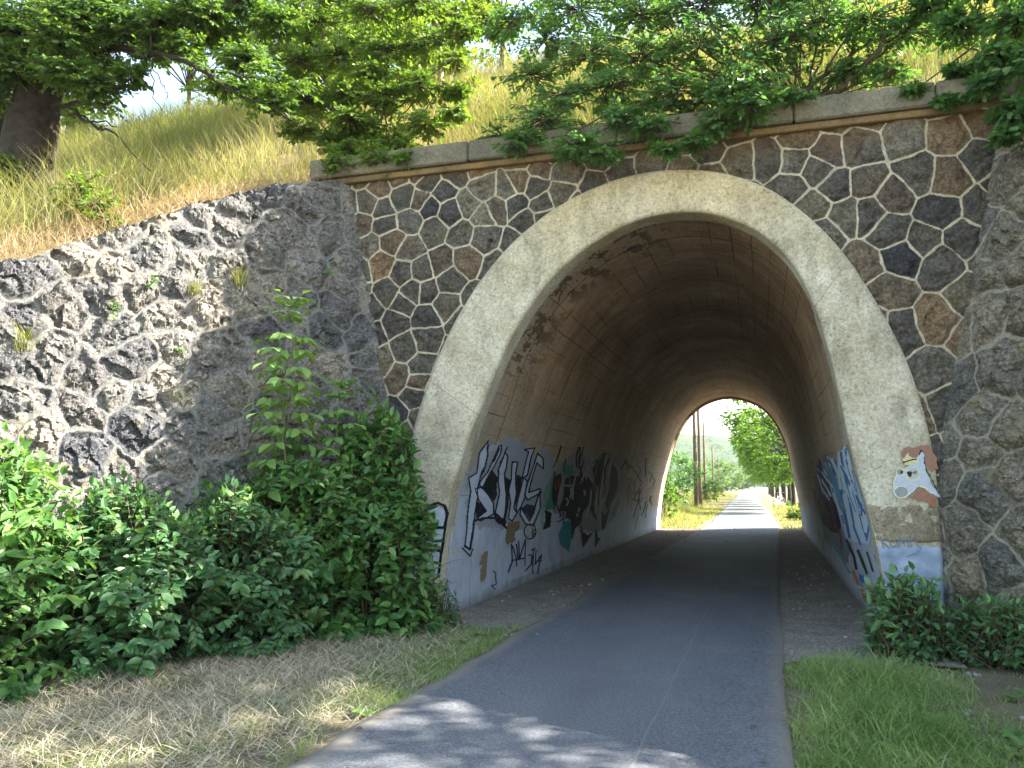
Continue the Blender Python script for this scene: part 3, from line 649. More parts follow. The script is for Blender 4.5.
# ------------------------------------------------------------------ shrubs before the left flank wall
def shrub(name, label, cat, c, rx, ry, hz, shoots, per, size, mat, rg, kind='oval', group=None, stem='twig', droop=.55, tone=0., skirt=.0, yaw=R(-40), zmin=.12):
    c = np.array([c[0], c[1], 0.]) if len(c) == 2 else np.array(c, float)
    t = thing(name, label, cat, c, group); F = Foliage(); B = G()
    cy, sy = math.cos(yaw), math.sin(yaw)
    for _ in range(shoots):
        u = rg.uniform(0, 2*np.pi); zf = rg.uniform(-.12, 1)**1 if rg.random() < .6 else rg.uniform(.4, 1)
        zf = max(zf, 0.02); prof_ = math.sqrt(max(0, 1-zf**2.6))*.96+.06
        k = rg.uniform(.62, 1.04) if rg.random() < .8 else rg.uniform(.2, .6)
        lump = 1+.22*vnoise(np.array([[u*1.3, zf*3, c[0]]]), 9)[0]
        x = rx*prof_*k*lump*math.cos(u); y = ry*prof_*k*lump*math.sin(u)
        tip = c+np.array([x*cy-y*sy, x*sy+y*cy, zmin+zf*hz*lump*(.8+.2*k)])
        outv = unit(np.array([[tip[0]-c[0], tip[1]-c[1], .35+.6*zf]]))[0]
        st = tip-outv*rg.uniform(.2, .4)+rg.normal(0, .12, 3)-np.array([0, 0, .03])
        st[2] = max(st[2], .03+c[2])
        p, d, n, z = spray(rg, st, tip, per, size, droop, up=.45, start=.1)
        d = d+outv*.25+np.array([0, 0, -.25]); n = n+outv*1.25; z = z*rg.uniform(.7, 1.2); fresh = .28 if rg.random() < .12 else 0
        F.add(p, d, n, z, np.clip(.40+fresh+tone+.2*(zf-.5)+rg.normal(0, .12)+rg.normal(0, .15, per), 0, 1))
        tube(B, np.array([st, (st+tip)/2+rg.normal(0, .01, 3), tip]), [.006, .005, .002], 4)
    for _ in range(16):
        u = rg.uniform(0, 2*np.pi); k = rg.uniform(.2, .8)
        limb(rg, B, c+np.array([rg.normal(0, .12), rg.normal(0, .12), -.03]), c+np.array([rx*k*math.cos(u)*.8, ry*k*math.sin(u)*.8, hz*rg.uniform(.4, .8)]), .016, .006, .05, n=6, seg=5)
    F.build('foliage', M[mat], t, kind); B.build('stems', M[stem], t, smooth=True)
    return t
rg = np.random.default_rng(101)
shrub('leafy_bush', 'tall leafy bush at the left edge of the photo before the stone wall', 'bush', (-6.15, 5.35), 1.05, .80, 1.95, 760, 9, .15, 'leaf_elder', rg, tone=-.05, group='bushes before the left flank wall')
shrub('leafy_bush', 'low dense dark bush under the sunlit part of the rough wall', 'bush', (-5.55, 6.35), 1.0, .78, 1.45, 900, 9, .13, 'leaf_bush', rg, group='bushes before the left flank wall')
shrub('leafy_bush', 'dense dark bush left of the tall elder shoot', 'bush', (-5.1, 7.25), .98, .85, 1.35, 900, 9, .125, 'leaf_bush', rg, group='bushes before the left flank wall')
shrub('elder_bush', 'broad elder bush below the tall leafy shoot', 'bush', (-4.85, 8.05), .95, .75, 1.75, 720, 9, .15, 'leaf_elder', rg, tone=-.1, group='elder bushes by the arch')
shrub('elder_bush', 'elder bush leaning against the left foot of the arch', 'bush', (-4.15, 8.45), .72, .68, 2.2, 720, 9, .15, 'leaf_elder', rg, tone=-.08, group='elder bushes by the arch')
shrub('ivy_tuft', 'small dark low bush at the left foot of the tunnel mouth', 'bush', (-3.62, 8.85), .34, .30, .45, 110, 10, .07, 'leaf_bush', rg)
shrub('leafy_bush', 'bush nearest the camera beside the left frame edge', 'bush', (-6.9, 4.3), 1.0, .8, 1.7, 420, 8, .16, 'leaf_elder', rg, group='bushes before the left flank wall')
# tall elder shoot: upright stem with whorls of compound leaves
def compound(rg, F, B, p0, axis, L, size, tone):
    """a leaf stalk with five or seven leaflets"""
    ax = unit(np.array(axis, float)[None])[0]; P = [p0+ax*L*t+np.array([0, 0, -.28*L*t*t]) for t in (0, .35, .65, 1)]
    tube(B, P, [.004, .003, .003, .002], 4)
    side = unit(np.cross(ax, [0, 0, 1.])[None])[0]; pos = []; dr = []
    for k in (1, 2):
        for sg in (-1, 1): pos.append(P[k]); dr.append(ax*.5+sg*side*.8+np.array([0, 0, -.55]))
    pos.append(P[3]); dr.append(ax+np.array([0, 0, -.7]))
    n = len(pos); F.add(np.array(pos), np.array(dr)+rg.normal(0, .1, (n, 3)), np.array([0, 0, .8])+ax*.7+rg.normal(0, .35, (n, 3)), size*rg.uniform(.8, 1.1, n), np.clip(.5+tone+rg.normal(0, .12, n), 0, 1))
def elder_shoot(label, base, top, whorls, L, size, z0=.25, tone=.15):
    base = np.array(base, float); top = np.array(top, float)
    t = thing('elder_shoot', label, 'shrub', base); F = Foliage(); B = G(); P = limb(rg, B, base, top, .016, .006, .012, n=10, seg=6)
    for i in range(whorls):
        k = z0+(1-z0)*i/(whorls-1); p = base+(top-base)*k; a0 = rg.uniform(0, 6.28)
        for j in range(4 if i < whorls-1 else 5):
            a_ = a0+j*2*np.pi/(4 if i < whorls-1 else 5)+rg.normal(0, .2)
            el = .15+.9*(k > .93)+.25*rg.random()
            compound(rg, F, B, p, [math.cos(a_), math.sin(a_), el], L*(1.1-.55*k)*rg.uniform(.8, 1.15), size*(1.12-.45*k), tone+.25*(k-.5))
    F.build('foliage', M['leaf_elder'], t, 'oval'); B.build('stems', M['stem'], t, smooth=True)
elder_shoot('tall upright elder shoot with pale tip standing before the shaded wall corner', [-4.9, 7.9, .3], at(290, 308, 8.0), 16, .54, .22, .2, .3)
elder_shoot('shorter elder shoot rising above the bush right of the tall one', [-4.55, 8.3, .4], at(341, 388, 8.25), 9, .40, .18, .5, .1)
# nettles and low plants at the right foot of the arch
shrub('leafy_bush', 'small dark green bush at the right foot of the arch', 'bush', (1.22, 8.72), .42, .34, .62, 210, 7, .12, 'leaf_bush', rg, tone=.1, yaw=R(10), group='bushes at the right flank')
shrub('leafy_bush', 'low spreading bush against the lichen wall at the right frame edge', 'bush', (1.98, 8.55), .62, .36, .48, 250, 7, .11, 'leaf_bush', rg, tone=.05, yaw=R(-30), group='bushes at the right flank')

# ------------------------------------------------------------------ trees and shrubs on the embankment
def ground_on(u, v, lo=6, hi=18):     # where this line of sight meets the bank
    for Y in np.linspace(lo, hi, 600):
        p = at(u, v, Y)
        if p[2] <= terr(p[0], p[1]): return p
    return at(u, v, hi)
rg = np.random.default_rng(202)
# the old oak at the left
ob = at(24, 205, 9.0); ob[2] = terr(ob[0], ob[1])-.15
t = thing('oak_tree', 'old oak with thick dark trunk on the bank above the rough wall', 'tree', ob)
B = G(); F = Foliage()
tr = np.array([ob+[-.05, 0, -.1], at(26, 170, 9.0), at(34, 120, 9.02), at(44, 60, 9.05), at(58, 0, 9.1), at(72, -70, 9.2), at(80, -160, 9.4)])
tube(B, catmull(tr, 5), np.interp(np.linspace(0, 1, 31), [0, .12, .5, 1], [.52, .38, .30, .20]), 16, wob=.10)
tube(B, catmull([ob+[-.5, .3, -.1], at(2, 120, 9.3), at(-6, 40, 9.5), at(-20, -60, 9.7)], 5), np.linspace(.24, .14, 16), 12, wob=.1)
def trace(B, pts, r0, r1, seg=7, F=None, n=0, tone=0.):
    P = catmull([at(*p) for p in pts], 5); P = P+rg.normal(0, .018, P.shape); tube(B, P, np.linspace(r0, r1, len(P)), seg, wob=.1)
    if F is not None: leafy(rg, F, B, P, n, .34, 9, .095, tone)
    return P
trace(B, [(50, 60, 9.05), (85, 56, 8.95), (112, 50, 8.9), (160, 55, 8.8), (200, 68, 8.75), (240, 96, 8.8), (292, 118, 9.0)], .07, .012, F=F, n=46, tone=.05)
trace(B, [(104, 52, 8.9), (117, 32, 8.9), (108, 4, 8.95), (96, -30, 9.1)], .06, .04)
trace(B, [(114, 20, 8.9), (150, 12, 8.85), (196, -4, 8.8)], .04, .02, F=F, n=24)
trace(B, [(40, 110, 9.02), (70, 104, 8.9), (96, 104, 8.85), (120, 98, 8.8)], .04, .012, F=F, n=14)
trace(B, [(66, 105, 8.9), (90, 124, 8.8), (112, 133, 8.75), (150, 171, 8.6)], .028, .008)
trace(B, [(66, 112, 8.92), (84, 118, 8.85), (118, 128, 8.75)], .02, .007)
trace(B, [(153, 10, 8.75), (152, 55, 8.72), (152, 80, 8.7), (160, 112, 8.68)], .014, .005, 5)
trace(B, [(152, 66, 8.7), (163, 85, 8.68), (168, 100, 8.66)], .008, .004, 5)
trace(B, [(200, 68, 8.75), (250, 78, 8.85), (302, 84, 9.0)], .02, .006, F=F, n=36, tone=.05)
lc = [(-20, 20, 9.2, .9), (20, 30, 8.6, .8), (60, 20, 8.5, .75), (12, 70, 8.6, .4), (70, 70, 8.5, .5), (100, 85, 8.6, .38), (85, 20, 8.6, .6), (130, 25, 8.8, .55), (165, 20, 8.9, .5), (200, 10, 9.0, .5), (245, 60, 9.3, .38),
      (130, 75, 8.7, .28), (185, 45, 8.9, .32), (0, 60, 8.4, .6), (150, 45, 9.2, .4), (215, 30, 9.4, .4), (100, 5, 8.7, .5), (175, 5, 9.3, .5), (275, 20, 9.6, .4), (105, 60, 9.3, .35), (255, 90, 9.3, .25), (-30, 90, 8.5, .6), (60, 40, 8.4, .5), (240, 0, 9.4, .45), (225, 85, 9.1, .25), (40, -60, 9, 1.1), (130, -60, 9.2, 1.1), (230, -70, 9.6, 1.), (-60, 20, 9, 1.1), (275, 100, 9.2, .28), (2, 165, 8.3, .25)]
for u, v, Y, r_ in lc:
    p = at(u, v, Y); cluster(rg, F, B, p, r_*1.15, int(230*r_**1.7)+30, 11, .095, droop=.25, tone=rg.normal(0, .08)-.02, squash=.5)
F.build('crown', M['leaf_mix'], t, 'oak'); B.build('trunk', M['bark'], t, smooth=True)

# slender pale-stemmed young oak in the sun behind the coping
base = ground_on(443, 112, 10.2, 14)
t = thing('young_oak', 'young sunlit oak with slim pale trunk and yellow green leaves behind the coping', 'tree', base); B = G(); F = Foliage()
Yb = base[1]
P = catmull([base-[0, 0, .1], at(440, 60, Yb), at(436, 0, Yb), at(432, -80, Yb), at(430, -150, Yb)], 5); tube(B, P, np.linspace(.065, .035, len(P)), 8, wob=.1)
for u, v, dY, r_ in [(330, 60, -.8, .6), (380, 35, -.4, .7), (300, 20, -.4, .6), (395, 85, -.8, .5), (350, 105, -1.0, .5), (325, 130, -1.3, .35), (455, 20, .2, .45), (415, 5, -.2, .6), (480, 15, .6, .45), (340, 5, 0, .7), (310, 90, -.9, .4), (420, 50, -.5, .4),
                     (280, 50, -.6, .25), (380, 120, -1.1, .35), (365, 75, -1.2, .5), (440, 110, -.7, .2), (500, 30, .8, .3), (420, -70, 0, 1.1), (340, -70, 0, 1.1), (490, -60, .4, .9), (300, 60, -1.2, .4), (345, 85, -1.4, .4), (390, 105, -1.3, .4), (415, 75, -1.0, .35), (355, 40, -1.2, .5), (400, 25, -1.0, .45), (325, 100, -1.5, .35), (365, 140, -1.7, .28), (330, 150, -1.8, .22), (455, 60, -.6, .3), (470, 85, -.5, .2), (310, 30, -1.2, .4), (265, 25, -.8, .35)]:
    p = at(u, v, Yb+dY); cluster(rg, F, B, p, r_*1.2, int(340*r_**1.6)+30, 11, .095, droop=.25, tone=rg.normal(0, .1)+.08, squash=.6)
    if v > -20: limb(rg, B, at(438, min(v+20, 90), Yb), p, .022, .008, .04, .06)
F.build('crown', M['leaf_bright'], t, 'oak'); B.build('trunk', M['palebark'], t, smooth=True)

# saplings up on the crest
for lab, u, Y, rx, hz in (('sunlit young tree on the crest behind the old oak', 190, 16.2, 1.9, 4.8), ('sunlit young tree on the crest left of the slim trunk', 300, 17.0, 1.9, 4.8), ('bright leafy sapling on the crest right of the slim trunk', 500, 17.0, 1.7, 5.0),
                          ('bright sapling on the crest above the arch', 660, 17.2, 1.5, 4.2), ('sunlit sapling on the crest behind the stems of the oak shrub', 860, 16.8, 1.5, 4.0), ('sunlit sapling on the crest in the top right corner', 985, 16.6, 1.3, 4.0), ('pale green sapling at the left end of the crest', 70, 15.6, 1.4, 4.0), ('yellow green sapling in the middle of the crest', 405, 17.4, 2.0, 5.2)):
    b_ = at(u, 60, Y); b_[2] = terr(b_[0], b_[1])-.05; t = thing('crest_sapling', lab, 'tree', b_, 'saplings on the crest of the bank'); F = Foliage(); B = G()
    limb(rg, B, b_, b_+[rg.normal(0, .2), 0, hz*.8], .06, .02, .02)
    for k in range(20):
        q = rg.normal(0, 1, 3); q = q/np.linalg.norm(q)*rg.uniform(.3, 1)**.5; c = b_+np.array([0, 0, hz*.52])+q*[rx, rx, hz*.45]
        cluster(rg, F, B, c, .6, 22, 9, .14, droop=.3, tone=rg.normal(0, .12)+.1); limb(rg, B, b_+[0, 0, hz*.25], c, .02, .006, .04, .05, n=5, seg=5)
    F.build('crown', M['leaf_bright'], t, 'oval'); B.build('trunk', M['twig'], t, smooth=True)

# darker oak sprig hanging over the left end of the coping
base = at(372, 172, 9.95); base[2] = terr(base[0], base[1])-.05
t = thing('oak_shrub', 'bushy sunlit oak shrub hanging over the left end of the coping', 'shrub', base, 'oak shrubs over the coping'); B = G(); F = Foliage()
for u, v, Y, r_ in [(350, 150, 9.5, .26), (380, 158, 9.35, .26), (340, 165, 9.3, .2), (395, 140, 9.6, .28), (425, 122, 9.9, .28), (365, 128, 9.8, .3), (455, 112, 10.2, .2), (330, 140, 9.7, .22), (405, 160, 9.3, .14), (310, 100, 9.9, .34), (345, 95, 9.9, .36), (385, 95, 9.9, .36), (420, 85, 10.0, .3), (300, 60, 10.1, .36), (340, 55, 10.1, .4), (385, 50, 10.1, .4), (425, 40, 10.2, .34), (300, 130, 9.7, .24), (350, 120, 9.6, .3), (280, 80, 10.0, .24), (455, 90, 10.2, .2), (370, 75, 10, .36), (320, 20, 10.2, .4), (370, 10, 10.2, .4), (415, 0, 10.2, .4), (460, 30, 10.3, .25)]:
    p = at(u, v, Y); cluster(rg, F, B, p, r_*1.3, int(140*r_)+18, 9, .09, droop=.25, tone=rg.normal(0, .08)-.05, squash=.5); leafy(rg, F, B, limb(rg, B, base, p, .014, .005, .06, .1), 10, .2, 8, .09, 0)
F.build('foliage', M['leaf_mix2'], t, 'oak'); B.build('stems', M['twig'], t, smooth=True)

# small green shrub out on the dry slope
base = ground_on(92, 222, 6, 11); t = thing('bank_shrub', 'small bright shrub in the dry grass right of the old oak trunk', 'shrub', base); B = G(); F = Foliage()
for u, v, dY, r_ in [(80, 185, -.1, .26), (95, 205, -.2, .28), (108, 220, -.25, .2), (75, 205, -.15, .22), (118, 228, -.3, .13)]:
    p = at(u, v, base[1]+dY); cluster(rg, F, B, p, r_*1.2, int(90*r_)+8, 9, .085, droop=.25, tone=rg.normal(0, .1)); limb(rg, B, base, p, .01, .004, .05, .08, n=5, seg=5)
F.build('foliage', M['leaf_mix2'], t, 'oval'); B.build('stems', M['twig'], t, smooth=True)

# many stemmed oak shrub over the crown of the arch
base = at(806, 104, 10.05); base[2] = terr(base[0], base[1])-.05
t = thing('oak_shrub', 'wide many stemmed oak shrub overhanging the coping above the arch', 'shrub', base, 'oak shrubs over the coping'); B = G(); F = Foliage()
cl = [(545, 120, 9.3, .34), (520, 142, 9.25, .22), (575, 145, 9.05, .26), (600, 152, 9.0, .16), (560, 95, 9.4, .26), (620, 118, 9.2, .28), (640, 60, 9.5, .38), (590, 55, 9.7, .36), (545, 40, 9.8, .34), (680, 90, 9.3, .32), (700, 45, 9.5, .40), (745, 75, 9.3, .36), (752, 105, 8.95, .24),
      (735, 85, 9.0, .26), (780, 40, 9.6, .36), (820, 20, 9.7, .36), (870, 20, 9.7, .36), (640, 15, 9.8, .42), (580, 10, 9.9, .4), (700, 5, 9.8, .42), (760, 0, 9.8, .4), (830, -20, 9.8, .45), (655, 125, 9.1, .16), (905, 30, 9.7, .28), (665, 150, 8.95, .11), (890, 70, 9.6, .16), (850, 70, 9.7, .18), (790, 95, 9.2, .16), (720, 120, 9.1, .16), (695, 140, 9.0, .1),
      (510, 20, 9.9, .3), (530, 75, 9.6, .28), (500, 135, 9.4, .16), (610, 85, 9.4, .3), (560, -15, 9.9, .4), (640, -15, 9.9, .4), (720, -20, 9.9, .4), (790, -15, 9.9, .35)]
for u, v, Y, r_ in cl:
    p = at(u, v, Y); cluster(rg, F, B, p, r_*1.75, int(125*r_)+8, 9, .092, droop=.22, tone=rg.normal(0, .09)-.05, squash=.42)
    leafy(rg, F, B, limb(rg, B, base+rg.normal(0, .08, 3)*[1.5, .5, .2], p, .020, .005, .045, .10), 14, .22, 8, .09, -.05)
for pts in ([(800, 100, 10.0), (840, 62, 9.9), (880, 40, 9.9), (912, 22, 9.9)], [(806, 102, 10.), (850, 75, 9.95), (890, 48, 9.95), (925, 20, 10)], [(812, 104, 10.), (790, 60, 9.9), (775, 20, 9.9), (770, -20, 9.9)], [(790, 106, 9.95), (740, 70, 9.7), (715, 30, 9.7), (700, -10, 9.7)], [(820, 100, 10.), (850, 55, 9.9), (858, 10, 9.9), (850, -30, 9.9)], [(800, 104, 9.9), (835, 90, 9.7), (870, 62, 9.6), (890, 30, 9.6)]):
    trace(B, pts, .028, .012)
for k in range(26):                   # dead sticks lying at its foot
    u = rg.uniform(690, 900); p = at(u, 128-.115*(u-700)+rg.uniform(-26, -12), 9.9); d = rg.normal(0, 1, 3)*[.5, .15, .12]; tube(B, [p-d*.5, p+rg.normal(0, .02, 3), p+d*.5], .007, 4)
F.build('foliage', M['leaf_oak'], t, 'oak'); B.build('stems', M['twig'], t, smooth=True)

# the big tree at the right whose crown shades the path
base = np.array([9.2, 10.6, 0.]); base[2] = terr(base[0], base[1])-.1
t = thing('shade_tree', 'dark leafy tree hanging into the top right corner above the wall', 'tree', base); B = G(); F = Foliage()
P = catmull([base, base+[.1, 0, 1.8], base+[-.1, -.2, 3.6], base+[.3, -.2, 6], base+[.2, .1, 8.5]], 5); tube(B, P, np.linspace(.30, .10, len(P)), 12, wob=.1)
for u, v, Y, r_ in [(960, 25, 9.3, .32), (1000, 55, 9.0, .3), (1020, 20, 9.0, .35), (985, 85, 9.0, .22), (1015, 110, 8.85, .22), (930, 5, 9.5, .3), (1000, -20, 9.2, .45), (960, 70, 9.3, .16), (1005, 135, 8.8, .12), (1045, 60, 8.8, .4), (1050, 130, 8.7, .3), (940, -30, 9.5, .4), (945, 100, 9.2, .1), (915, 90, 9.3, .13)]:
    p = at(u, v, Y); cluster(rg, F, B, p, r_*1.05, int(180*r_)+20, 9, .095, droop=.3, tone=rg.normal(0, .08)-.2, squash=.5)
    limb(rg, B, base+[0, 0, 1.6+rg.uniform(0, 2)], p, .04, .006, .04, .06)
SHADE = []
for k in range(165):
    q = rg.normal(0, 1, 3); q = q/np.linalg.norm(q)*rg.uniform(.35, 1)**.5
    p = np.array([11.4, 8.3, 9.9])+q*[5.3, 4.7, 3.0]
    SHADE.append(p)
for p in SHADE:
    near = p[1] < 7.9
    if near and rg.random() < .5: continue
    for sub in range(3 if near else 1): cluster(rg, F, None, p+(rg.normal(0, .7, 3) if near else 0), 1.25 if near else .95, 7 if near else 27, 9, .15, droop=.3, tone=rg.normal(0, .1)-.1)
    if rg.random() < .5: limb(rg, B, base+[0, 0, rg.uniform(2.5, 7)], p, .05, .012, .03, .05, n=7, seg=6)
F.build('crown', M['leaf_oak'], t, 'oak'); B.build('trunk', M['bark'], t, smooth=True)

# small weeds in the rough wall and on its top
def wall_tuft(label, u, v, hh, n, mat='grass_tall'):
    nrm = np.array([.757, -.635, .156]); r = ray(u, v); O = np.array([0, 0, CH]); J0 = np.array([-3.937, Y0, 0.])
    p = O+r*np.dot(J0-O, nrm)/np.dot(r, nrm)+nrm*.03; t = thing('wall_weed', label, 'weed', p, 'weeds rooted in the rough wall')
    if mat == 'grass_tall':
        g = G(); blades(g, p+rg.normal(0, .035, (n, 3)), hh*rg.uniform(.5, 1.1, n), np.full(n, .008), rg.uniform(.1, .8, n), rg.uniform(0, .6, n), rg, curve=.5); g.build('blades', M[mat], t)
    else:
        F = Foliage(); B = G()
        for k in range(max(3, n//9)):
            d = unit((nrm*.8+rg.normal(0, .6, 3)+[0, 0, .5])[None])[0]; q = p+d*hh*rg.uniform(.6, 1); a_ = spray(rg, p, q, 9, .055, .3); F.add(*a_, np.clip(rg.normal(.6, .15, 9), 0, 1)); tube(B, [p, q], .003, 4)
        F.build('foliage', M[mat], t, 'oval'); B.build('stems', M['stem'], t)
wall_tuft('sunlit grass tuft growing high in the rough wall', 238, 284, .26, 130)
wall_tuft('pale grass tuft left of the sunlit one in the rough wall', 194, 292, .18, 70)
wall_tuft('dark leafy weed on the rough wall under the dry bank', 150, 286, .2, 40, 'leaf_elder')
wall_tuft('small leafy weed growing beneath a bulging stone', 112, 312, .12, 30, 'leaf_elder')
wall_tuft('faded grass tuft in the rough wall at the left frame edge', 22, 348, .3, 70)
wall_tuft('green leafy weed in the shaded wall corner', 326, 276, .16, 30, 'leaf_elder')
wall_tuft('little leafy weed on the stones beside the tall shoot', 182, 352, .1, 30, 'leaf_elder')

# ------------------------------------------------------------------ grass
rg = np.random.default_rng(303)
def scatter(n, x0, x1, y0, y1): return np.stack([rg.uniform(x0, x1, n), rg.uniform(y0, y1, n)], 1)
# tall summer grass on the bank
g = G(); q = scatter(190000, -24, 9, 4.5, 17.6)
wl = np.where(q[:, 1] < Y0, wingX(np.minimum(q[:, 1], Y0), -1)-.1, 99)
ok = (q[:, 0] < wl) & ((q[:, 1] < Y0) | (q[:, 1] > Y0+.5)); q = q[ok]
den = fbm(q*.7, 5, 3); q = q[den > -.55+.5*rg.random(len(q))-.3]
edge = np.where(q[:, 1] < Y0+1.2, np.clip((wingX(np.minimum(q[:, 1], Y0), -1)-q[:, 0])/1.3, 0, 1), 1)
z = terr(q[:, 0], q[:, 1]); n = len(q); hh = (.28+.55*edge)*rg.uniform(.5, 1.25, n)*(1+.4*fbm(q*.5, 15, 2))
hh = np.where((q[:, 1] > Y0) & (q[:, 1] < Y0+1.3), hh*.55, hh)
dry = edge < .75+.3*rg.random(n)
pos = np.stack([q[:, 0], q[:, 1], z-.02], 1); wd = np.where(pos[:, 1] > 12, .011, .007)*np.ones(n)
tn = np.clip(.5+.5*fbm(q*.35, 25, 3)+rg.normal(0, .2, n), 0, 1)
k = ~dry; blades(g, pos[k], hh[k], wd[k], rg.uniform(0, .45, k.sum()), tn[k], rg, curve=.4, segs=3)
tag(g.build('tall_grass', M['grass_tall']), kind='stuff')
g = G(); k = dry; blades(g, pos[k], hh[k], wd[k], rg.uniform(.1, 1.0, k.sum()), tn[k], rg, curve=.6, segs=3)
q = scatter(16000, -14, -4.5, 4.5, 10.6); q = q[(q[:, 0] < wingX(np.minimum(q[:, 1], Y0), -1)-.05) & (q[:, 0] > wingX(np.minimum(q[:, 1], Y0), -1)-1.6) & ((q[:, 1] < Y0) | (q[:, 1] > Y0+.45))]
blades(g, np.stack([q[:, 0], q[:, 1], terr(q[:, 0], q[:, 1])], 1), rg.uniform(.12, .4, len(q)), np.full(len(q), .008), rg.uniform(.5, 1.4, len(q)), rg.random(len(q)), rg, curve=.5)
tag(g.build('dry_grass', M['grass_dry']), kind='stuff')
# cut straw on the left verge
pe = lambda y: path_mid(y)
bx = lambda y: np.interp(y, [2, 4.86, 5.93, 7.96, 9.2], [-6.3, -5.5, -5.0, -4.5, -3.7])
g = G(); q = scatter(120000, -6.6, -2.4, 2.6, 9.6); l_, r_ = pe(q[:, 1])
gap = l_-q[:, 0]
den = (.75+.5*fbm(q*1.6, 7, 3))*np.clip(.12+gap/1.1, .12, 1)-np.clip((q[:, 1]-8.4)/.8, 0, 1)*1.0; q_ok = (gap > .0+.12*rg.random(len(q))) & (q[:, 0] > bx(q[:, 1])-.4) & (rg.random(len(q)) < den); q = q[q_ok]; gap = gap[q_ok]
n = len(q); z = .012+.05*np.clip(gap/.4, 0, 1)*rg.random(n)
blades(g, np.stack([q[:, 0], q[:, 1], z], 1), rg.uniform(.06, .2, n), rg.uniform(.0035, .007, n), rg.uniform(.9, 1.55, n), np.clip(rg.normal(.5, .25, n)+.2*fbm(q*1.2, 9, 2), 0, 1), rg, curve=.15)
tag(g.build('cut_straw', M['straw']), kind='stuff')
# green grass: along the path's left edge and all over the right verge
g = G(); q = scatter(110000, -5.2, -2.4, 2.6, 10.6); l_, r_ = pe(q[:, 1]); gap = l_-q[:, 0]
pr = np.clip(1.0-gap/1.25, 0, 1)**.8*np.clip(.6+1.1*fbm(q*1.4, 3, 3), 0, 1)+.25*(fbm(q*2.2, 13, 3) > .22)
pr = pr*np.where(q[:, 1] > 9, np.clip(1-(q[:, 1]-9)/1.4, 0, 1)*np.clip(1-gap/.35, 0, 1), 1)
k = (gap > .08*fbm(q*np.array([0, 4.]), 43, 3)+.03*rg.random(len(q))-.02) & (q[:, 0] > bx(q[:, 1])) & (rg.random(len(q)) < pr); q = q[k]; n = len(q)
blades(g, np.stack([q[:, 0], q[:, 1], np.full(n, .0)], 1), rg.uniform(.04, .14, n), rg.uniform(.0035, .0065, n), rg.uniform(.2, 1.1, n), np.clip(rg.normal(.5, .25, n), 0, 1), rg, curve=.6)
q = scatter(120000, -.2, 4.2, 2.4, 8.7); l_, r_ = pe(q[:, 1]); gap = q[:, 0]-r_
lim = 8.15+.25*vnoise(np.stack([q[:, 0]*2.5, q[:, 0]*0], 1), 8)
bare = np.clip((q[:, 0]-.9)/.9, 0, 1)*np.clip((q[:, 1]-6.2)/1.2, 0, 1)
pr = np.clip(.8-1.0*bare+.9*fbm(q*1.7, 3, 4), .03, 1)
k = (gap > .06*fbm(q*np.array([0, 5.]), 41, 3)+.02*rg.random(len(q))-.03) & (q[:, 1] < lim) & (rg.random(len(q)) < pr); q = q[k]; n = len(q); bare = bare[k]; gap = gap[k]
hh = rg.uniform(.07, .21, n)*(1-.45*bare)*np.clip(.55+gap/.5, .5, 1)*np.clip(1+1.0*fbm(q*1.5, 19, 3), .35, 2)
blades(g, np.stack([q[:, 0], q[:, 1], np.zeros(n)], 1), hh, rg.uniform(.004, .008, n), rg.uniform(.1, .9, n), np.clip(rg.normal(.5, .22, n)+.3*fbm(q*1.1, 29, 2), 0, 1), rg, curve=.7, segs=3)
for k in range(95):                   # plantain and clover rosettes in the turf
    if rg.random() < .55: x = rg.uniform(.15, 3.4); y = rg.uniform(3.2, 7.9)
    else: y = rg.uniform(3.6, 8.6); x = float(pe(y)[0])-rg.uniform(.05, 1.5)
    if x < bx(y): continue
    m = rg.integers(5, 9); an = np.linspace(0, 2*np.pi, m, endpoint=False)+rg.uniform(0, 6); el = rg.uniform(.15, .8, m)
    leaves(g, np.tile([x, y, .015], (m, 1)), np.stack([np.cos(an), np.sin(an), el], 1), np.tile([0, 0, 1.], (m, 1))+rg.normal(0, .2, (m, 3)), rg.uniform(.06, .13, m), np.clip(rg.normal(.12, .12, m), 0, 1), 'oval')
tag(g.build('green_grass', M['grass_green']), kind='stuff')

# bits on the ground: pebbles, twigs, fallen leaves
g = G()
for k in range(420):
    sd = rg.random(); x = rg.uniform(-4.6, -2.35) if sd < .55 else rg.uniform(.02, 2.6); y = rg.uniform(3.2, 9.0) if rg.random() < .7 else rg.uniform(9, 22)
    if y > 8.8: x = rg.uniform(-3.6, -2.5) if sd < .5 else rg.uniform(.2, 1.05)
    r0 = rg.uniform(.006, .022)*(1.5 if rg.random() < .08 else 1); th = np.linspace(0, 2*np.pi, 6, endpoint=False)+rg.uniform(0, 1); a_ = rg.uniform(.6, 1.3, 6)
    z0 = .012 if y < 8.4 else .02
    V = np.vstack([[x, y, z0+r0*.8], np.stack([x+r0*a_*np.cos(th), y+r0*a_*np.sin(th), np.full(6, z0+r0*.35)], 1), np.stack([x+r0*a_*np.cos(th), y+r0*a_*np.sin(th), np.full(6, z0-.01)], 1)]); j = np.arange(6); kk = (j+1) % 6
    g.add(V, np.stack([np.zeros(6, int), 1+j, 1+kk], 1), np.stack([1+j, 7+j, 7+kk, 1+kk], 1), a=rg.random())
M['pebble'] = leaf_mat('pebble_stone', [(.16, .15, .13), (.28, .26, .23), (.20, .18, .16), (.38, .36, .33)], 0.0, .85, .2)
tag(g.build('pebbles', M['pebble']), kind='stuff')
F = Foliage(); n = 900; x = rg.uniform(-3.7, 1.1, n); y = rg.uniform(3.5, 31, n)
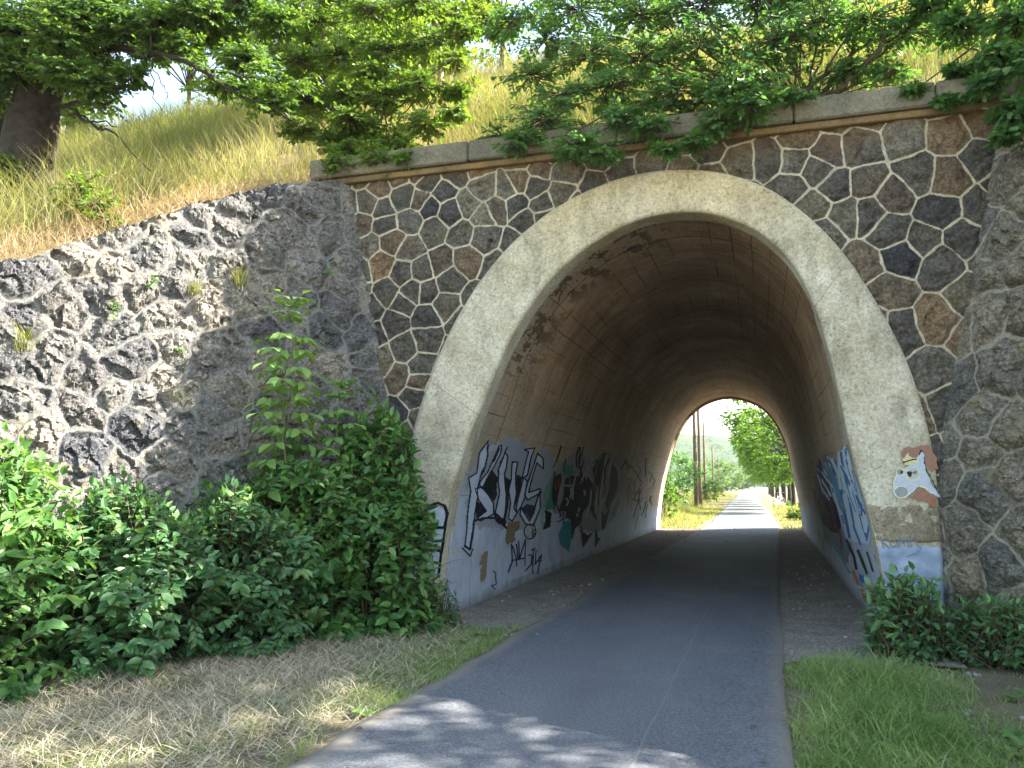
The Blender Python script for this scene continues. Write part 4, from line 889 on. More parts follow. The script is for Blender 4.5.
e_ = np.minimum(abs(x-path_mid(y)[0]), abs(x-path_mid(y)[1])); k = (e_ < .35*rg.random(n)**1.5+.02) | (rg.random(n) < .03) | (y > 25); x = x[k]; y = y[k]; n = len(x)
inp = (x > path_mid(y)[0]) & (x < path_mid(y)[1]); F.add(np.stack([x, y, np.where(inp, .05, .045)], 1), np.stack([rg.normal(0, 1, n), rg.normal(0, 1, n), rg.normal(0, .15, n)], 1), np.stack([rg.normal(0, .3, n), rg.normal(0, .3, n), np.ones(n)], 1), rg.uniform(.03, .075, n), rg.random(n))
M['litter'] = leaf_mat('fallen_leaf', [(.14, .08, .04), (.22, .14, .07), (.10, .065, .04), (.24, .19, .08)], .2, .7, .2)
g = G(); leaves(g, np.vstack(F.p), np.vstack(F.d), np.vstack(F.n), np.concatenate(F.s), np.concatenate(F.r), 'oval'); tag(g.build('fallen_leaves', M['litter']), kind='stuff')
GRAFFITI = {
 'block_letter_graffiti': [
  ((0.27,0.3,0.36),[(10.15,2.201),(10.76,2.181),(11.34,2.264),(12.11,2.208),(13.11,2.170),(13.90,1.980),(14.17,1.603),(13.91,1.294),(13.77,0.903),(12.09,0.982),(10.54,1.055),(10.23,1.369),(9.89,1.635),(10.08,1.801),(9.97,2.011)]),
  ((0.012,0.013,0.02),[(10.39,1.403),(10.92,1.245),(10.51,1.152)]),
  ((0.012,0.013,0.02),[(10.59,1.545),(10.74,1.800),(11.11,1.695),(11.22,1.459),(11.11,1.363)]),
  ((0.012,0.013,0.02),[(11.21,1.195),(11.35,1.078),(11.87,0.983),(11.88,1.070),(11.34,1.204)]),
  ((0.012,0.013,0.02),[(11.47,1.712),(11.71,1.671),(11.85,1.305),(11.82,1.087),(11.76,1.104)]),
  ((0.012,0.013,0.02),[(11.97,1.761),(12.30,1.705),(12.33,1.446),(12.24,1.266)]),
  ((0.03,0.03,0.05),[(12.63,1.241),(13.21,1.032),(13.39,1.254),(12.89,1.297)]),
  ((0.43,0.49,0.62),[(10.15,2.168),(9.98,2.001),(10.13,1.751),(9.89,1.686),(10.09,1.522),(10.22,1.023),(10.22,0.820),(10.42,0.761),(10.45,0.998),(10.41,1.403),(10.40,1.625),(10.33,1.987)]),
  ((0.43,0.49,0.62),[(10.41,1.612),(10.55,1.770),(10.67,2.106),(10.81,2.139),(10.83,2.004),(10.67,1.692),(10.59,1.545)]),
  ((0.43,0.49,0.62),[(10.31,1.547),(10.57,1.572),(11.12,1.349),(11.21,1.195),(10.69,1.119),(10.55,1.164),(10.88,1.246),(10.44,1.415)]),
  ((0.43,0.49,0.62),[(11.05,2.053),(10.98,1.818),(11.31,1.514),(11.27,1.207),(11.72,1.091),(11.73,1.264),(11.62,1.497),(11.37,1.768),(11.20,2.003)]),
  ((0.43,0.49,0.62),[(11.55,1.928),(11.82,1.935),(11.89,1.775),(12.17,1.486),(12.16,1.253),(12.40,1.171),(12.19,1.057),(11.96,1.104),(11.94,1.333),(11.75,1.511),(11.75,1.678)]),
  ((0.43,0.49,0.62),[(11.93,2.123),(12.44,2.166),(12.44,1.982),(12.53,1.743),(12.28,1.704),(12.28,1.780),(12.19,2.096)]),
  ((0.43,0.49,0.62),[(12.36,1.705),(12.62,1.660),(12.70,1.395),(12.57,1.258),(12.40,1.171),(12.30,1.249),(12.35,1.484)]),
  ((0.43,0.49,0.62),[(12.71,2.093),(13.12,2.024),(13.32,1.860),(12.83,1.952),(12.83,1.747),(12.86,1.480),(13.45,1.539),(13.59,1.473),(12.88,1.361),(12.66,1.442),(12.68,1.723)]),
  ((0.43,0.49,0.62),[(12.57,1.258),(12.87,1.131),(13.16,1.018),(13.33,1.141),(13.45,1.433),(13.48,1.499),(13.74,1.212),(13.43,0.941),(12.94,0.980),(12.58,1.140)]),
  ((0.012,0.013,0.02),[(10.13,2.177),(9.94,2.000),(10.00,1.991),(10.19,2.169)]),
  ((0.012,0.013,0.02),[(9.94,2.006),(10.10,1.746),(10.16,1.745),(10.00,2.006)]),
  ((0.012,0.013,0.02),[(10.12,1.762),(9.85,1.690),(9.89,1.675),(10.16,1.747)]),
  ((0.012,0.013,0.02),[(9.85,1.690),(10.07,1.515),(10.12,1.518),(9.90,1.693)]),
  ((0.012,0.013,0.02),[(10.06,1.529),(10.19,1.020),(10.24,1.015),(10.12,1.527)]),
  ((0.012,0.013,0.02),[(10.19,1.032),(10.18,0.818),(10.24,0.811),(10.24,1.026)]),
  ((0.012,0.013,0.02),[(10.18,0.818),(10.42,0.750),(10.45,0.763),(10.21,0.832)]),
  ((0.012,0.013,0.02),[(10.45,0.752),(10.49,1.001),(10.43,1.007),(10.39,0.759)]),
  ((0.012,0.013,0.02),[(10.49,0.989),(10.44,1.407),(10.38,1.411),(10.43,0.995)]),
  ((0.012,0.013,0.02),[(10.44,1.394),(10.43,1.628),(10.37,1.632),(10.38,1.400)]),
  ((0.012,0.013,0.02),[(10.43,1.617),(10.36,1.992),(10.30,1.994),(10.37,1.621)]),
  ((0.012,0.013,0.02),[(10.36,1.982),(10.18,2.175),(10.12,2.172),(10.31,1.981)]),
  ((0.012,0.013,0.02),[(10.44,1.602),(10.59,1.771),(10.53,1.780),(10.37,1.611)]),
  ((0.012,0.013,0.02),[(10.59,1.761),(10.71,2.109),(10.64,2.114),(10.52,1.768)]),
  ((0.012,0.013,0.02),[(10.68,2.095),(10.85,2.134),(10.80,2.150),(10.63,2.110)]),
  ((0.012,0.013,0.02),[(10.77,2.146),(10.80,2.000),(10.86,1.997),(10.85,2.144)]),
  ((0.012,0.013,0.02),[(10.80,2.013),(10.64,1.690),(10.70,1.682),(10.86,2.007)]),
  ((0.012,0.013,0.02),[(10.64,1.701),(10.55,1.544),(10.62,1.536),(10.71,1.693)]),
  ((0.012,0.013,0.02),[(10.63,1.545),(10.42,1.622),(10.37,1.611),(10.58,1.535)]),
  ((0.012,0.013,0.02),[(10.31,1.536),(10.60,1.564),(10.57,1.583),(10.27,1.555)]),
  ((0.012,0.013,0.02),[(10.53,1.572),(11.10,1.339),(11.16,1.348),(10.57,1.582)]),
  ((0.012,0.013,0.02),[(11.08,1.356),(11.18,1.189),(11.25,1.187),(11.15,1.355)]),
  ((0.012,0.013,0.02),[(11.21,1.207),(10.65,1.126),(10.69,1.107),(11.25,1.187)]),
  ((0.012,0.013,0.02),[(10.72,1.120),(10.55,1.175),(10.51,1.162),(10.68,1.108)]),
  ((0.012,0.013,0.02),[(10.56,1.152),(10.91,1.241),(10.86,1.258),(10.51,1.169)]),
  ((0.012,0.013,0.02),[(10.91,1.246),(10.45,1.426),(10.41,1.415),(10.86,1.236)]),
  ((0.012,0.013,0.02),[(10.48,1.410),(10.33,1.553),(10.27,1.552),(10.42,1.409)]),
  ((0.012,0.013,0.02),[(11.02,2.062),(10.95,1.815),(11.02,1.809),(11.09,2.056)]),
  ((0.012,0.013,0.02),[(10.94,1.823),(11.29,1.507),(11.36,1.508),(11.01,1.825)]),
  ((0.012,0.013,0.02),[(11.28,1.523),(11.23,1.204),(11.30,1.197),(11.35,1.517)]),
  ((0.012,0.013,0.02),[(11.23,1.204),(11.72,1.078),(11.76,1.094),(11.27,1.219)]),
  ((0.012,0.013,0.02),[(11.76,1.081),(11.77,1.268),(11.70,1.273),(11.68,1.088)]),
  ((0.012,0.013,0.02),[(11.77,1.256),(11.65,1.503),(11.58,1.505),(11.70,1.259)]),
  ((0.012,0.013,0.02),[(11.66,1.491),(11.39,1.775),(11.32,1.774),(11.59,1.491)]),
  ((0.012,0.013,0.02),[(11.41,1.761),(11.23,2.009),(11.16,2.009),(11.33,1.762)]),
  ((0.012,0.013,0.02),[(11.25,2.004),(11.06,2.064),(11.01,2.053),(11.19,1.992)]),
  ((0.012,0.013,0.02),[(11.54,1.917),(11.85,1.925),(11.82,1.946),(11.52,1.938)]),
  ((0.012,0.013,0.02),[(11.77,1.942),(11.85,1.770),(11.93,1.767),(11.85,1.941)]),
  ((0.012,0.013,0.02),[(11.84,1.781),(12.13,1.479),(12.21,1.478),(11.92,1.782)]),
  ((0.012,0.013,0.02),[(12.12,1.495),(12.12,1.250),(12.20,1.243),(12.21,1.490)]),
  ((0.012,0.013,0.02),[(12.12,1.253),(12.38,1.159),(12.45,1.170),(12.17,1.265)]),
  ((0.012,0.013,0.02),[(12.37,1.183),(12.15,1.060),(12.22,1.045),(12.45,1.169)]),
  ((0.012,0.013,0.02),[(12.23,1.062),(11.96,1.117),(11.93,1.099),(12.20,1.044)]),
  ((0.012,0.013,0.02),[(12.00,1.094),(11.97,1.337),(11.89,1.341),(11.93,1.100)]),
  ((0.012,0.013,0.02),[(11.98,1.326),(11.78,1.518),(11.71,1.517),(11.91,1.326)]),
  ((0.012,0.013,0.02),[(11.79,1.502),(11.79,1.682),(11.71,1.687),(11.71,1.508)]),
  ((0.012,0.013,0.02),[(11.79,1.671),(11.59,1.935),(11.51,1.935),(11.72,1.673)]),
  ((0.012,0.013,0.02),[(11.92,2.111),(12.48,2.158),(12.44,2.179),(11.89,2.131)]),
  ((0.012,0.013,0.02),[(12.40,2.175),(12.40,1.978),(12.48,1.973),(12.48,2.171)]),
  ((0.012,0.013,0.02),[(12.40,1.990),(12.49,1.739),(12.57,1.735),(12.48,1.988)]),
  ((0.012,0.013,0.02),[(12.52,1.757),(12.23,1.711),(12.29,1.691),(12.58,1.736)]),
  ((0.012,0.013,0.02),[(12.32,1.695),(12.32,1.784),(12.24,1.789),(12.24,1.701)]),
  ((0.012,0.013,0.02),[(12.32,1.772),(12.22,2.101),(12.14,2.103),(12.24,1.776)]),
  ((0.012,0.013,0.02),[(12.22,2.103),(11.91,2.135),(11.89,2.116),(12.20,2.083)]),
  ((0.012,0.013,0.02),[(12.32,1.700),(12.62,1.647),(12.66,1.665),(12.35,1.718)]),
  ((0.012,0.013,0.02),[(12.57,1.669),(12.66,1.391),(12.75,1.385),(12.66,1.666)]),
  ((0.012,0.013,0.02),[(12.66,1.407),(12.52,1.257),(12.60,1.246),(12.75,1.396)]),
  ((0.012,0.013,0.02),[(12.54,1.271),(12.35,1.173),(12.42,1.158),(12.62,1.256)]),
  ((0.012,0.013,0.02),[(12.45,1.165),(12.33,1.258),(12.25,1.255),(12.37,1.163)]),
  ((0.012,0.013,0.02),[(12.34,1.239),(12.39,1.487),(12.31,1.494),(12.26,1.247)]),
  ((0.012,0.013,0.02),[(12.39,1.474),(12.40,1.709),(12.32,1.714),(12.30,1.481)]),
  ((0.012,0.013,0.02),[(12.67,2.089),(13.12,2.010),(13.17,2.029),(12.71,2.107)]),
  ((0.012,0.013,0.02),[(13.06,2.029),(13.29,1.852),(13.38,1.853),(13.16,2.032)]),
  ((0.012,0.013,0.02),[(13.37,1.864),(12.83,1.965),(12.79,1.948),(13.33,1.846)]),
  ((0.012,0.013,0.02),[(12.79,1.961),(12.79,1.743),(12.88,1.737),(12.88,1.957)]),
  ((0.012,0.013,0.02),[(12.79,1.756),(12.82,1.476),(12.91,1.469),(12.88,1.751)]),
  ((0.012,0.013,0.02),[(12.87,1.466),(13.50,1.529),(13.44,1.553),(12.82,1.488)]),
  ((0.012,0.013,0.02),[(13.39,1.542),(13.56,1.462),(13.65,1.470),(13.47,1.550)]),
  ((0.012,0.013,0.02),[(13.58,1.488),(12.83,1.368),(12.89,1.347),(13.65,1.466)]),
  ((0.012,0.013,0.02),[(12.94,1.359),(12.68,1.454),(12.61,1.443),(12.86,1.349)]),
  ((0.012,0.013,0.02),[(12.70,1.432),(12.73,1.727),(12.63,1.733),(12.62,1.439)]),
  ((0.012,0.013,0.02),[(12.73,1.713),(12.76,2.098),(12.67,2.102),(12.63,1.720)]),
  ((0.012,0.013,0.02),[(12.52,1.260),(12.85,1.120),(12.92,1.128),(12.59,1.269)]),
  ((0.012,0.013,0.02),[(12.82,1.132),(13.14,1.006),(13.21,1.016),(12.89,1.142)]),
  ((0.012,0.013,0.02),[(13.19,1.005),(13.39,1.140),(13.30,1.154),(13.10,1.019)]),
  ((0.012,0.013,0.02),[(13.38,1.129),(13.51,1.436),(13.40,1.444),(13.29,1.139)]),
  ((0.012,0.013,0.02),[(13.50,1.422),(13.53,1.502),(13.44,1.510),(13.40,1.431)]),
  ((0.012,0.013,0.02),[(13.43,1.506),(13.70,1.205),(13.80,1.203),(13.52,1.507)]),
  ((0.012,0.013,0.02),[(13.70,1.225),(13.38,0.942),(13.47,0.928),(13.80,1.213)]),
  ((0.012,0.013,0.02),[(13.46,0.951),(12.91,0.993),(12.91,0.970),(13.46,0.927)]),
  ((0.012,0.013,0.02),[(12.99,0.977),(12.60,1.151),(12.53,1.143),(12.92,0.969)]),
  ((0.012,0.013,0.02),[(12.62,1.130),(12.61,1.262),(12.53,1.267),(12.54,1.136)]),
  ((0.012,0.013,0.02),[(10.17,0.817),(10.42,0.744),(10.47,0.764),(10.21,0.837)]),
  ((0.012,0.013,0.02),[(10.47,0.747),(10.50,1.002),(10.41,1.011),(10.37,0.758)]),
  ((0.012,0.013,0.02),[(10.50,0.986),(10.48,1.134),(10.40,1.141),(10.41,0.993)]),
  ((0.012,0.013,0.02),[(10.44,1.113),(10.84,1.142),(10.80,1.171),(10.40,1.141)]),
  ((0.012,0.013,0.02),[(10.77,1.141),(11.41,1.116),(11.40,1.147),(10.76,1.171)]),
  ((0.012,0.013,0.02),[(11.32,1.131),(11.92,0.948),(11.99,0.967),(11.38,1.150)]),
  ((0.012,0.013,0.02),[(11.92,0.947),(12.44,0.990),(12.37,1.024),(11.87,0.979)]),
  ((0.012,0.013,0.02),[(10.08,0.802),(10.44,0.664),(10.48,0.675),(10.11,0.813)]),
  ((0.012,0.013,0.02),[(10.47,0.664),(10.57,0.758),(10.52,0.770),(10.41,0.676)]),
  ((0.012,0.013,0.02),[(10.24,2.121),(10.36,1.764),(10.43,1.760),(10.31,2.120)]),
  ((0.012,0.013,0.02),[(10.70,2.101),(10.64,1.903),(10.70,1.899),(10.76,2.097)]),
  ((0.012,0.013,0.02),[(11.08,2.132),(10.93,1.884),(10.98,1.878),(11.14,2.126)]),
  ((0.17,0.13,0.08),[(11.98,1.049),(12.67,0.971),(12.83,0.817),(12.19,0.713),(12.01,0.863)]),
  ((0.17,0.13,0.08),[(13.43,0.937),(13.69,0.899),(13.56,0.725),(13.36,0.737)]),
  ((0.012,0.013,0.02),[(13.61,0.832),(13.60,0.778),(13.68,0.771),(13.69,0.825)]),
  ((0.012,0.013,0.02),[(13.61,0.792),(13.55,0.748),(13.62,0.735),(13.69,0.779)]),
  ((0.012,0.013,0.02),[(13.57,0.758),(13.45,0.729),(13.52,0.712),(13.64,0.741)]),
  ((0.012,0.013,0.02),[(13.50,0.735),(13.35,0.725),(13.38,0.705),(13.54,0.715)]),
  ((0.012,0.013,0.02),[(13.40,0.725),(13.23,0.736),(13.24,0.716),(13.41,0.705)]),
  ((0.012,0.013,0.02),[(13.29,0.729),(13.12,0.758),(13.10,0.742),(13.26,0.713)]),
  ((0.012,0.013,0.02),[(13.17,0.746),(13.03,0.789),(12.99,0.779),(13.12,0.736)]),
  ((0.012,0.013,0.02),[(13.07,0.775),(12.97,0.827),(12.91,0.822),(13.00,0.771)]),
  ((0.012,0.013,0.02),[(12.99,0.812),(12.94,0.867),(12.87,0.868),(12.93,0.813)]),
  ((0.012,0.013,0.02),[(12.95,0.853),(12.95,0.904),(12.89,0.910),(12.88,0.859)]),
  ((0.012,0.013,0.02),[(12.95,0.891),(13.00,0.934),(12.94,0.945),(12.88,0.902)]),
  ((0.012,0.013,0.02),[(12.98,0.923),(13.09,0.953),(13.03,0.969),(12.93,0.939)]),
  ((0.012,0.013,0.02),[(13.05,0.946),(13.20,0.959),(13.16,0.978),(13.01,0.966)]),
  ((0.012,0.013,0.02),[(13.14,0.958),(13.31,0.950),(13.30,0.970),(13.13,0.978)]),
  ((0.012,0.013,0.02),[(13.25,0.957),(13.42,0.929),(13.44,0.946),(13.28,0.973)]),
  ((0.012,0.013,0.02),[(13.37,0.941),(13.52,0.898),(13.57,0.909),(13.42,0.952)]),
  ((0.012,0.013,0.02),[(13.48,0.912),(13.59,0.859),(13.65,0.864),(13.55,0.917)]),
  ((0.012,0.013,0.02),[(13.56,0.874),(13.61,0.817),(13.69,0.816),(13.64,0.873)]),
  ((0.22,0.18,0.12),[(10.85,0.685),(11.16,0.686),(11.20,0.558),(11.02,0.279),(10.76,0.283),(10.73,0.573)]),
  ((0.44,0.44,0.34),[(9.74,0.880),(9.83,0.852),(9.89,0.691),(9.81,0.720)]),
  ((0.44,0.44,0.34),[(9.82,0.808),(9.91,0.779),(9.95,0.619),(9.86,0.649)]),
  ((0.44,0.44,0.34),[(9.90,0.735),(9.99,0.706),(10.01,0.546),(9.93,0.576)]),
  ((0.44,0.44,0.34),[(9.98,0.661),(10.07,0.631),(10.07,0.472),(9.98,0.503)]),
  ((0.44,0.44,0.34),[(10.06,0.586),(10.15,0.555),(10.12,0.399),(10.04,0.430)]),
  ((0.012,0.013,0.02),[(9.59,1.332),(9.66,1.234),(9.70,1.233),(9.63,1.332)]),
  ((0.012,0.013,0.02),[(9.67,1.220),(9.72,1.099),(9.76,1.097),(9.71,1.218)]),
  ((0.012,0.013,0.02),[(11.46,0.379),(11.62,0.334),(11.64,0.343),(11.48,0.389)]),
  ((0.012,0.013,0.02),[(11.59,0.349),(11.61,0.184),(11.66,0.179),(11.64,0.344)]),
  ((0.012,0.013,0.02),[(11.64,0.193),(11.41,0.191),(11.42,0.176),(11.66,0.178)]),
  ((0.012,0.013,0.02),[(11.40,0.185),(11.59,0.106),(11.62,0.112),(11.43,0.191)]),
 ],
 'dark_wildstyle_graffiti': [
  ((0.23,0.235,0.25),[(14.26,2.015),(15.71,2.143),(16.91,2.110),(18.33,2.357),(20.27,2.177),(21.76,1.609),(21.96,1.059),(20.80,0.681),(19.49,0.518),(17.48,0.654),(15.77,0.892),(15.01,1.094),(13.90,1.129),(13.74,1.468),(14.02,1.807)]),
  ((0.05,0.22,0.15),[(14.07,1.767),(14.42,1.895),(14.22,1.708),(14.37,1.401),(14.70,1.166),(14.12,1.162),(13.74,1.468),(13.92,1.606)]),
  ((0.05,0.22,0.15),[(14.81,1.945),(15.54,1.983),(15.80,1.831),(15.31,1.781),(14.87,1.755)]),
  ((0.012,0.013,0.02),[(14.20,1.728),(14.66,1.816),(14.95,1.606),(14.92,1.351),(14.76,1.144),(14.35,1.422)]),
  ((0.16,0.035,0.02),[(14.35,1.668),(14.70,1.711),(14.86,1.564),(14.68,1.481),(14.44,1.544)]),
  ((0.08,0.03,0.04),[(14.63,1.439),(14.81,1.480),(14.79,1.227)]),
  ((0.012,0.013,0.03),[(15.11,1.714),(15.51,1.783),(16.04,1.766),(16.56,1.795),(17.17,1.777),(17.89,1.608),(18.44,1.348),(18.33,1.144),(18.03,1.024),(17.81,1.156),(17.30,1.022),(17.29,0.828),(16.87,0.751),(16.56,0.700),(16.15,0.921),(15.72,0.983),(15.76,1.093),(15.09,1.113),(15.30,1.345)]),
  ((0.012,0.013,0.02),[(17.39,2.124),(17.98,2.166),(18.51,1.738),(18.54,1.503),(17.79,1.733),(17.28,1.949)]),
  ((0.012,0.013,0.02),[(19.42,2.099),(20.31,2.064),(21.26,1.698),(20.84,1.347),(20.15,0.989),(19.76,1.110),(19.95,1.552)]),
  ((0.012,0.013,0.02),[(17.89,2.289),(18.42,2.309),(18.96,1.821),(19.17,1.124),(18.88,1.131),(18.41,1.815)]),
  ((0.012,0.013,0.02),[(17.21,1.559),(17.91,1.355),(18.67,1.031),(18.96,0.758),(18.17,0.995)]),
  ((0.012,0.013,0.02),[(19.24,1.015),(19.90,0.885),(20.56,1.092),(20.21,0.593),(19.63,0.544)]),
  ((0.36,0.37,0.38),[(16.87,1.821),(17.99,1.586),(18.14,1.609),(17.00,1.844)]),
  ((0.36,0.37,0.38),[(17.89,1.616),(18.53,1.279),(18.75,1.283),(18.09,1.623)]),
  ((0.36,0.37,0.38),[(18.50,1.310),(18.59,0.970),(18.82,0.960),(18.73,1.303)]),
  ((0.36,0.37,0.38),[(18.25,2.267),(18.65,1.756),(18.88,1.751),(18.49,2.268)]),
  ((0.36,0.37,0.38),[(18.63,1.779),(19.12,1.007),(19.36,0.997),(18.86,1.778)]),
  ((0.36,0.37,0.38),[(19.11,1.031),(19.33,0.621),(19.57,0.610),(19.35,1.025)]),
  ((0.36,0.37,0.38),[(19.06,2.242),(19.25,1.735),(19.51,1.727),(19.31,2.240)]),
  ((0.36,0.37,0.38),[(19.25,1.760),(19.31,1.329),(19.55,1.317),(19.50,1.754)]),
  ((0.36,0.37,0.38),[(19.31,1.355),(19.19,1.116),(19.43,1.100),(19.56,1.342)]),
  ((0.36,0.37,0.38),[(19.65,2.069),(20.51,1.984),(20.63,2.022),(19.76,2.106)]),
  ((0.36,0.37,0.38),[(20.33,2.021),(20.88,1.682),(21.16,1.683),(20.60,2.026)]),
  ((0.36,0.37,0.38),[(21.40,1.395),(20.57,1.091),(20.81,1.061),(21.69,1.367)]),
  ((0.36,0.37,0.38),[(20.60,1.110),(20.07,0.593),(20.32,0.569),(20.87,1.091)]),
  ((0.36,0.37,0.38),[(16.63,1.612),(17.00,1.970),(16.80,1.983),(16.44,1.629)]),
  ((0.36,0.37,0.38),[(16.98,1.948),(17.18,2.168),(16.98,2.179),(16.78,1.962)]),
  ((0.36,0.37,0.38),[(16.84,0.949),(16.99,1.133),(16.81,1.149),(16.66,0.966)]),
  ((0.36,0.37,0.38),[(16.94,1.494),(17.21,1.372),(17.38,1.380),(17.11,1.502)]),
  ((0.25,0.28,0.36),[(15.22,1.564),(15.73,1.563),(15.68,1.605),(15.18,1.605)]),
  ((0.25,0.28,0.36),[(15.49,1.336),(15.75,1.281),(15.87,1.309),(15.59,1.364)]),
  ((0.25,0.28,0.36),[(15.71,1.519),(16.08,1.403),(16.24,1.421),(15.86,1.537)]),
  ((0.012,0.013,0.02),[(15.92,0.912),(16.68,0.788),(16.52,0.486)]),
  ((0.012,0.013,0.02),[(17.18,0.830),(17.61,0.254),(18.70,0.557),(18.03,0.508),(17.50,0.620)]),
  ((0.012,0.013,0.02),[(18.87,0.653),(18.83,0.166),(19.60,0.364),(19.22,0.387)]),
  ((0.03,0.2,0.26),[(15.66,0.923),(16.22,0.870),(16.43,0.522),(16.28,0.288),(15.45,0.496),(15.26,0.680)]),
  ((0.012,0.013,0.02),[(14.06,1.174),(14.60,1.104),(14.60,0.855),(14.13,0.824),(14.22,0.981)]),
  ((0.25,0.36,0.38),[(13.78,1.209),(14.03,1.229),(14.13,0.824),(13.86,0.969)]),
  ((0.05,0.07,0.2),[(15.28,0.983),(15.63,1.100),(15.53,1.117),(15.18,1.001)]),
  ((0.05,0.07,0.2),[(15.51,1.113),(15.50,0.865),(15.61,0.857),(15.62,1.107)]),
  ((0.05,0.07,0.2),[(15.17,0.900),(15.57,0.950),(15.50,0.973),(15.11,0.923)]),
  ((0.012,0.013,0.02),[(16.36,1.410),(16.18,1.217),(16.31,1.204),(16.49,1.399)]),
  ((0.012,0.013,0.02),[(16.18,1.220),(16.84,1.005),(16.94,1.016),(16.28,1.232)]),
  ((0.012,0.013,0.02),[(15.79,2.338),(15.82,2.119),(15.93,2.116),(15.90,2.336)]),
  ((0.012,0.013,0.02),[(15.82,2.131),(15.95,1.913),(16.07,1.911),(15.92,2.130)]),
  ((0.36,0.37,0.38),[(15.69,1.609),(15.89,1.394),(16.03,1.392),(15.82,1.609)]),
  ((0.36,0.37,0.38),[(15.90,1.418),(15.63,1.210),(15.76,1.194),(16.04,1.403)]),
  ((0.28,0.3,0.36),[(19.88,2.437),(19.94,2.191),(20.11,2.188),(20.05,2.435)]),
  ((0.28,0.3,0.36),[(19.93,2.205),(20.17,1.960),(20.34,1.959),(20.10,2.206)]),
  ((0.012,0.013,0.02),[(16.20,2.085),(16.23,1.833),(16.35,1.828),(16.32,2.082)]),
  ((0.012,0.013,0.02),[(16.22,1.843),(16.61,1.589),(16.73,1.591),(16.33,1.846)]),
  ((0.012,0.013,0.02),[(15.34,2.314),(15.38,2.115),(15.54,2.109),(15.51,2.311)]),
  ((0.012,0.013,0.02),[(15.37,2.128),(15.74,1.934),(15.90,1.941),(15.52,2.136)]),
  ((0.012,0.013,0.02),[(14.46,1.525),(14.77,1.272),(14.87,1.272),(14.56,1.527)]),
  ((0.012,0.013,0.02),[(14.75,1.283),(15.32,1.013),(15.42,1.018),(14.84,1.290)]),
  ((0.012,0.013,0.02),[(18.80,2.224),(18.54,1.964),(18.73,1.952),(18.99,2.215)]),
  ((0.012,0.013,0.02),[(18.54,1.975),(18.99,1.723),(19.18,1.726),(18.72,1.980)]),
  ((0.012,0.013,0.02),[(17.76,1.693),(18.17,1.490),(18.34,1.494),(17.92,1.699)]),
  ((0.012,0.013,0.02),[(18.14,1.516),(18.19,1.311),(18.37,1.303),(18.33,1.510)]),
  ((0.012,0.013,0.02),[(14.62,2.074),(14.63,1.940),(14.75,1.935),(14.74,2.070)]),
  ((0.012,0.013,0.02),[(14.62,1.952),(14.79,1.820),(14.90,1.821),(14.74,1.954)]),
  ((0.28,0.3,0.36),[(14.87,1.687),(14.88,1.503),(15.01,1.496),(14.99,1.681)]),
  ((0.28,0.3,0.36),[(14.88,1.520),(14.88,1.337),(15.01,1.329),(15.01,1.513)]),
  ((0.28,0.3,0.36),[(17.05,2.202),(17.37,2.041),(17.49,2.045),(17.16,2.208)]),
  ((0.28,0.3,0.36),[(17.37,2.062),(17.09,1.887),(17.21,1.876),(17.49,2.052)]),
  ((0.36,0.37,0.38),[(17.71,1.506),(17.89,1.194),(18.09,1.188),(17.90,1.503)]),
  ((0.36,0.37,0.38),[(17.90,1.222),(17.58,0.924),(17.76,0.906),(18.09,1.205)]),
  ((0.1,0.11,0.16),[(17.72,2.255),(17.54,2.005),(17.75,1.993),(17.95,2.246)]),
  ((0.1,0.11,0.16),[(17.54,2.022),(17.74,1.778),(17.96,1.775),(17.75,2.022)]),
  ((0.1,0.11,0.16),[(14.72,1.995),(15.32,1.765),(15.43,1.773),(14.82,2.005)]),
  ((0.1,0.11,0.16),[(15.29,1.782),(15.74,1.535),(15.86,1.539),(15.40,1.787)]),
  ((0.28,0.3,0.36),[(15.08,2.379),(15.31,2.110),(15.41,2.109),(15.18,2.380)]),
  ((0.28,0.3,0.36),[(15.30,2.121),(15.65,1.846),(15.75,1.847),(15.40,2.124)]),
  ((0.012,0.013,0.02),[(13.82,1.919),(14.42,1.690),(14.48,1.696),(13.88,1.926)]),
  ((0.012,0.013,0.02),[(14.39,1.703),(14.80,1.457),(14.88,1.459),(14.47,1.706)]),
  ((0.012,0.013,0.02),[(15.49,2.313),(15.77,2.034),(15.92,2.035),(15.63,2.315)]),
  ((0.012,0.013,0.02),[(15.75,2.047),(16.49,1.764),(16.63,1.773),(15.88,2.057)]),
  ((0.012,0.013,0.02),[(18.85,1.719),(19.41,1.505),(19.57,1.512),(19.00,1.727)]),
  ((0.012,0.013,0.02),[(19.39,1.533),(19.23,1.319),(19.40,1.306),(19.56,1.522)]),
  ((0.012,0.013,0.02),[(13.98,2.282),(13.97,2.087),(14.10,2.081),(14.11,2.277)]),
  ((0.012,0.013,0.02),[(13.98,2.105),(13.90,1.909),(14.03,1.901),(14.10,2.098)]),
  ((0.36,0.37,0.38),[(20.88,1.700),(21.46,1.424),(21.62,1.427),(21.03,1.704)]),
  ((0.36,0.37,0.38),[(21.42,1.442),(21.81,1.156),(21.98,1.155),(21.59,1.442)]),
  ((0.012,0.013,0.02),[(15.45,1.461),(15.94,1.250),(16.07,1.258),(15.57,1.470)]),
  ((0.012,0.013,0.02),[(15.90,1.276),(15.95,1.067),(16.10,1.060),(16.05,1.270)]),
  ((0.012,0.013,0.02),[(16.23,1.619),(16.64,1.372),(16.82,1.375),(16.40,1.625)]),
  ((0.012,0.013,0.02),[(16.60,1.393),(17.13,1.133),(17.31,1.140),(16.77,1.402)]),
  ((0.36,0.37,0.38),[(15.85,1.833),(15.92,1.568),(16.04,1.563),(15.96,1.830)]),
  ((0.36,0.37,0.38),[(15.92,1.581),(16.12,1.312),(16.23,1.308),(16.03,1.579)]),
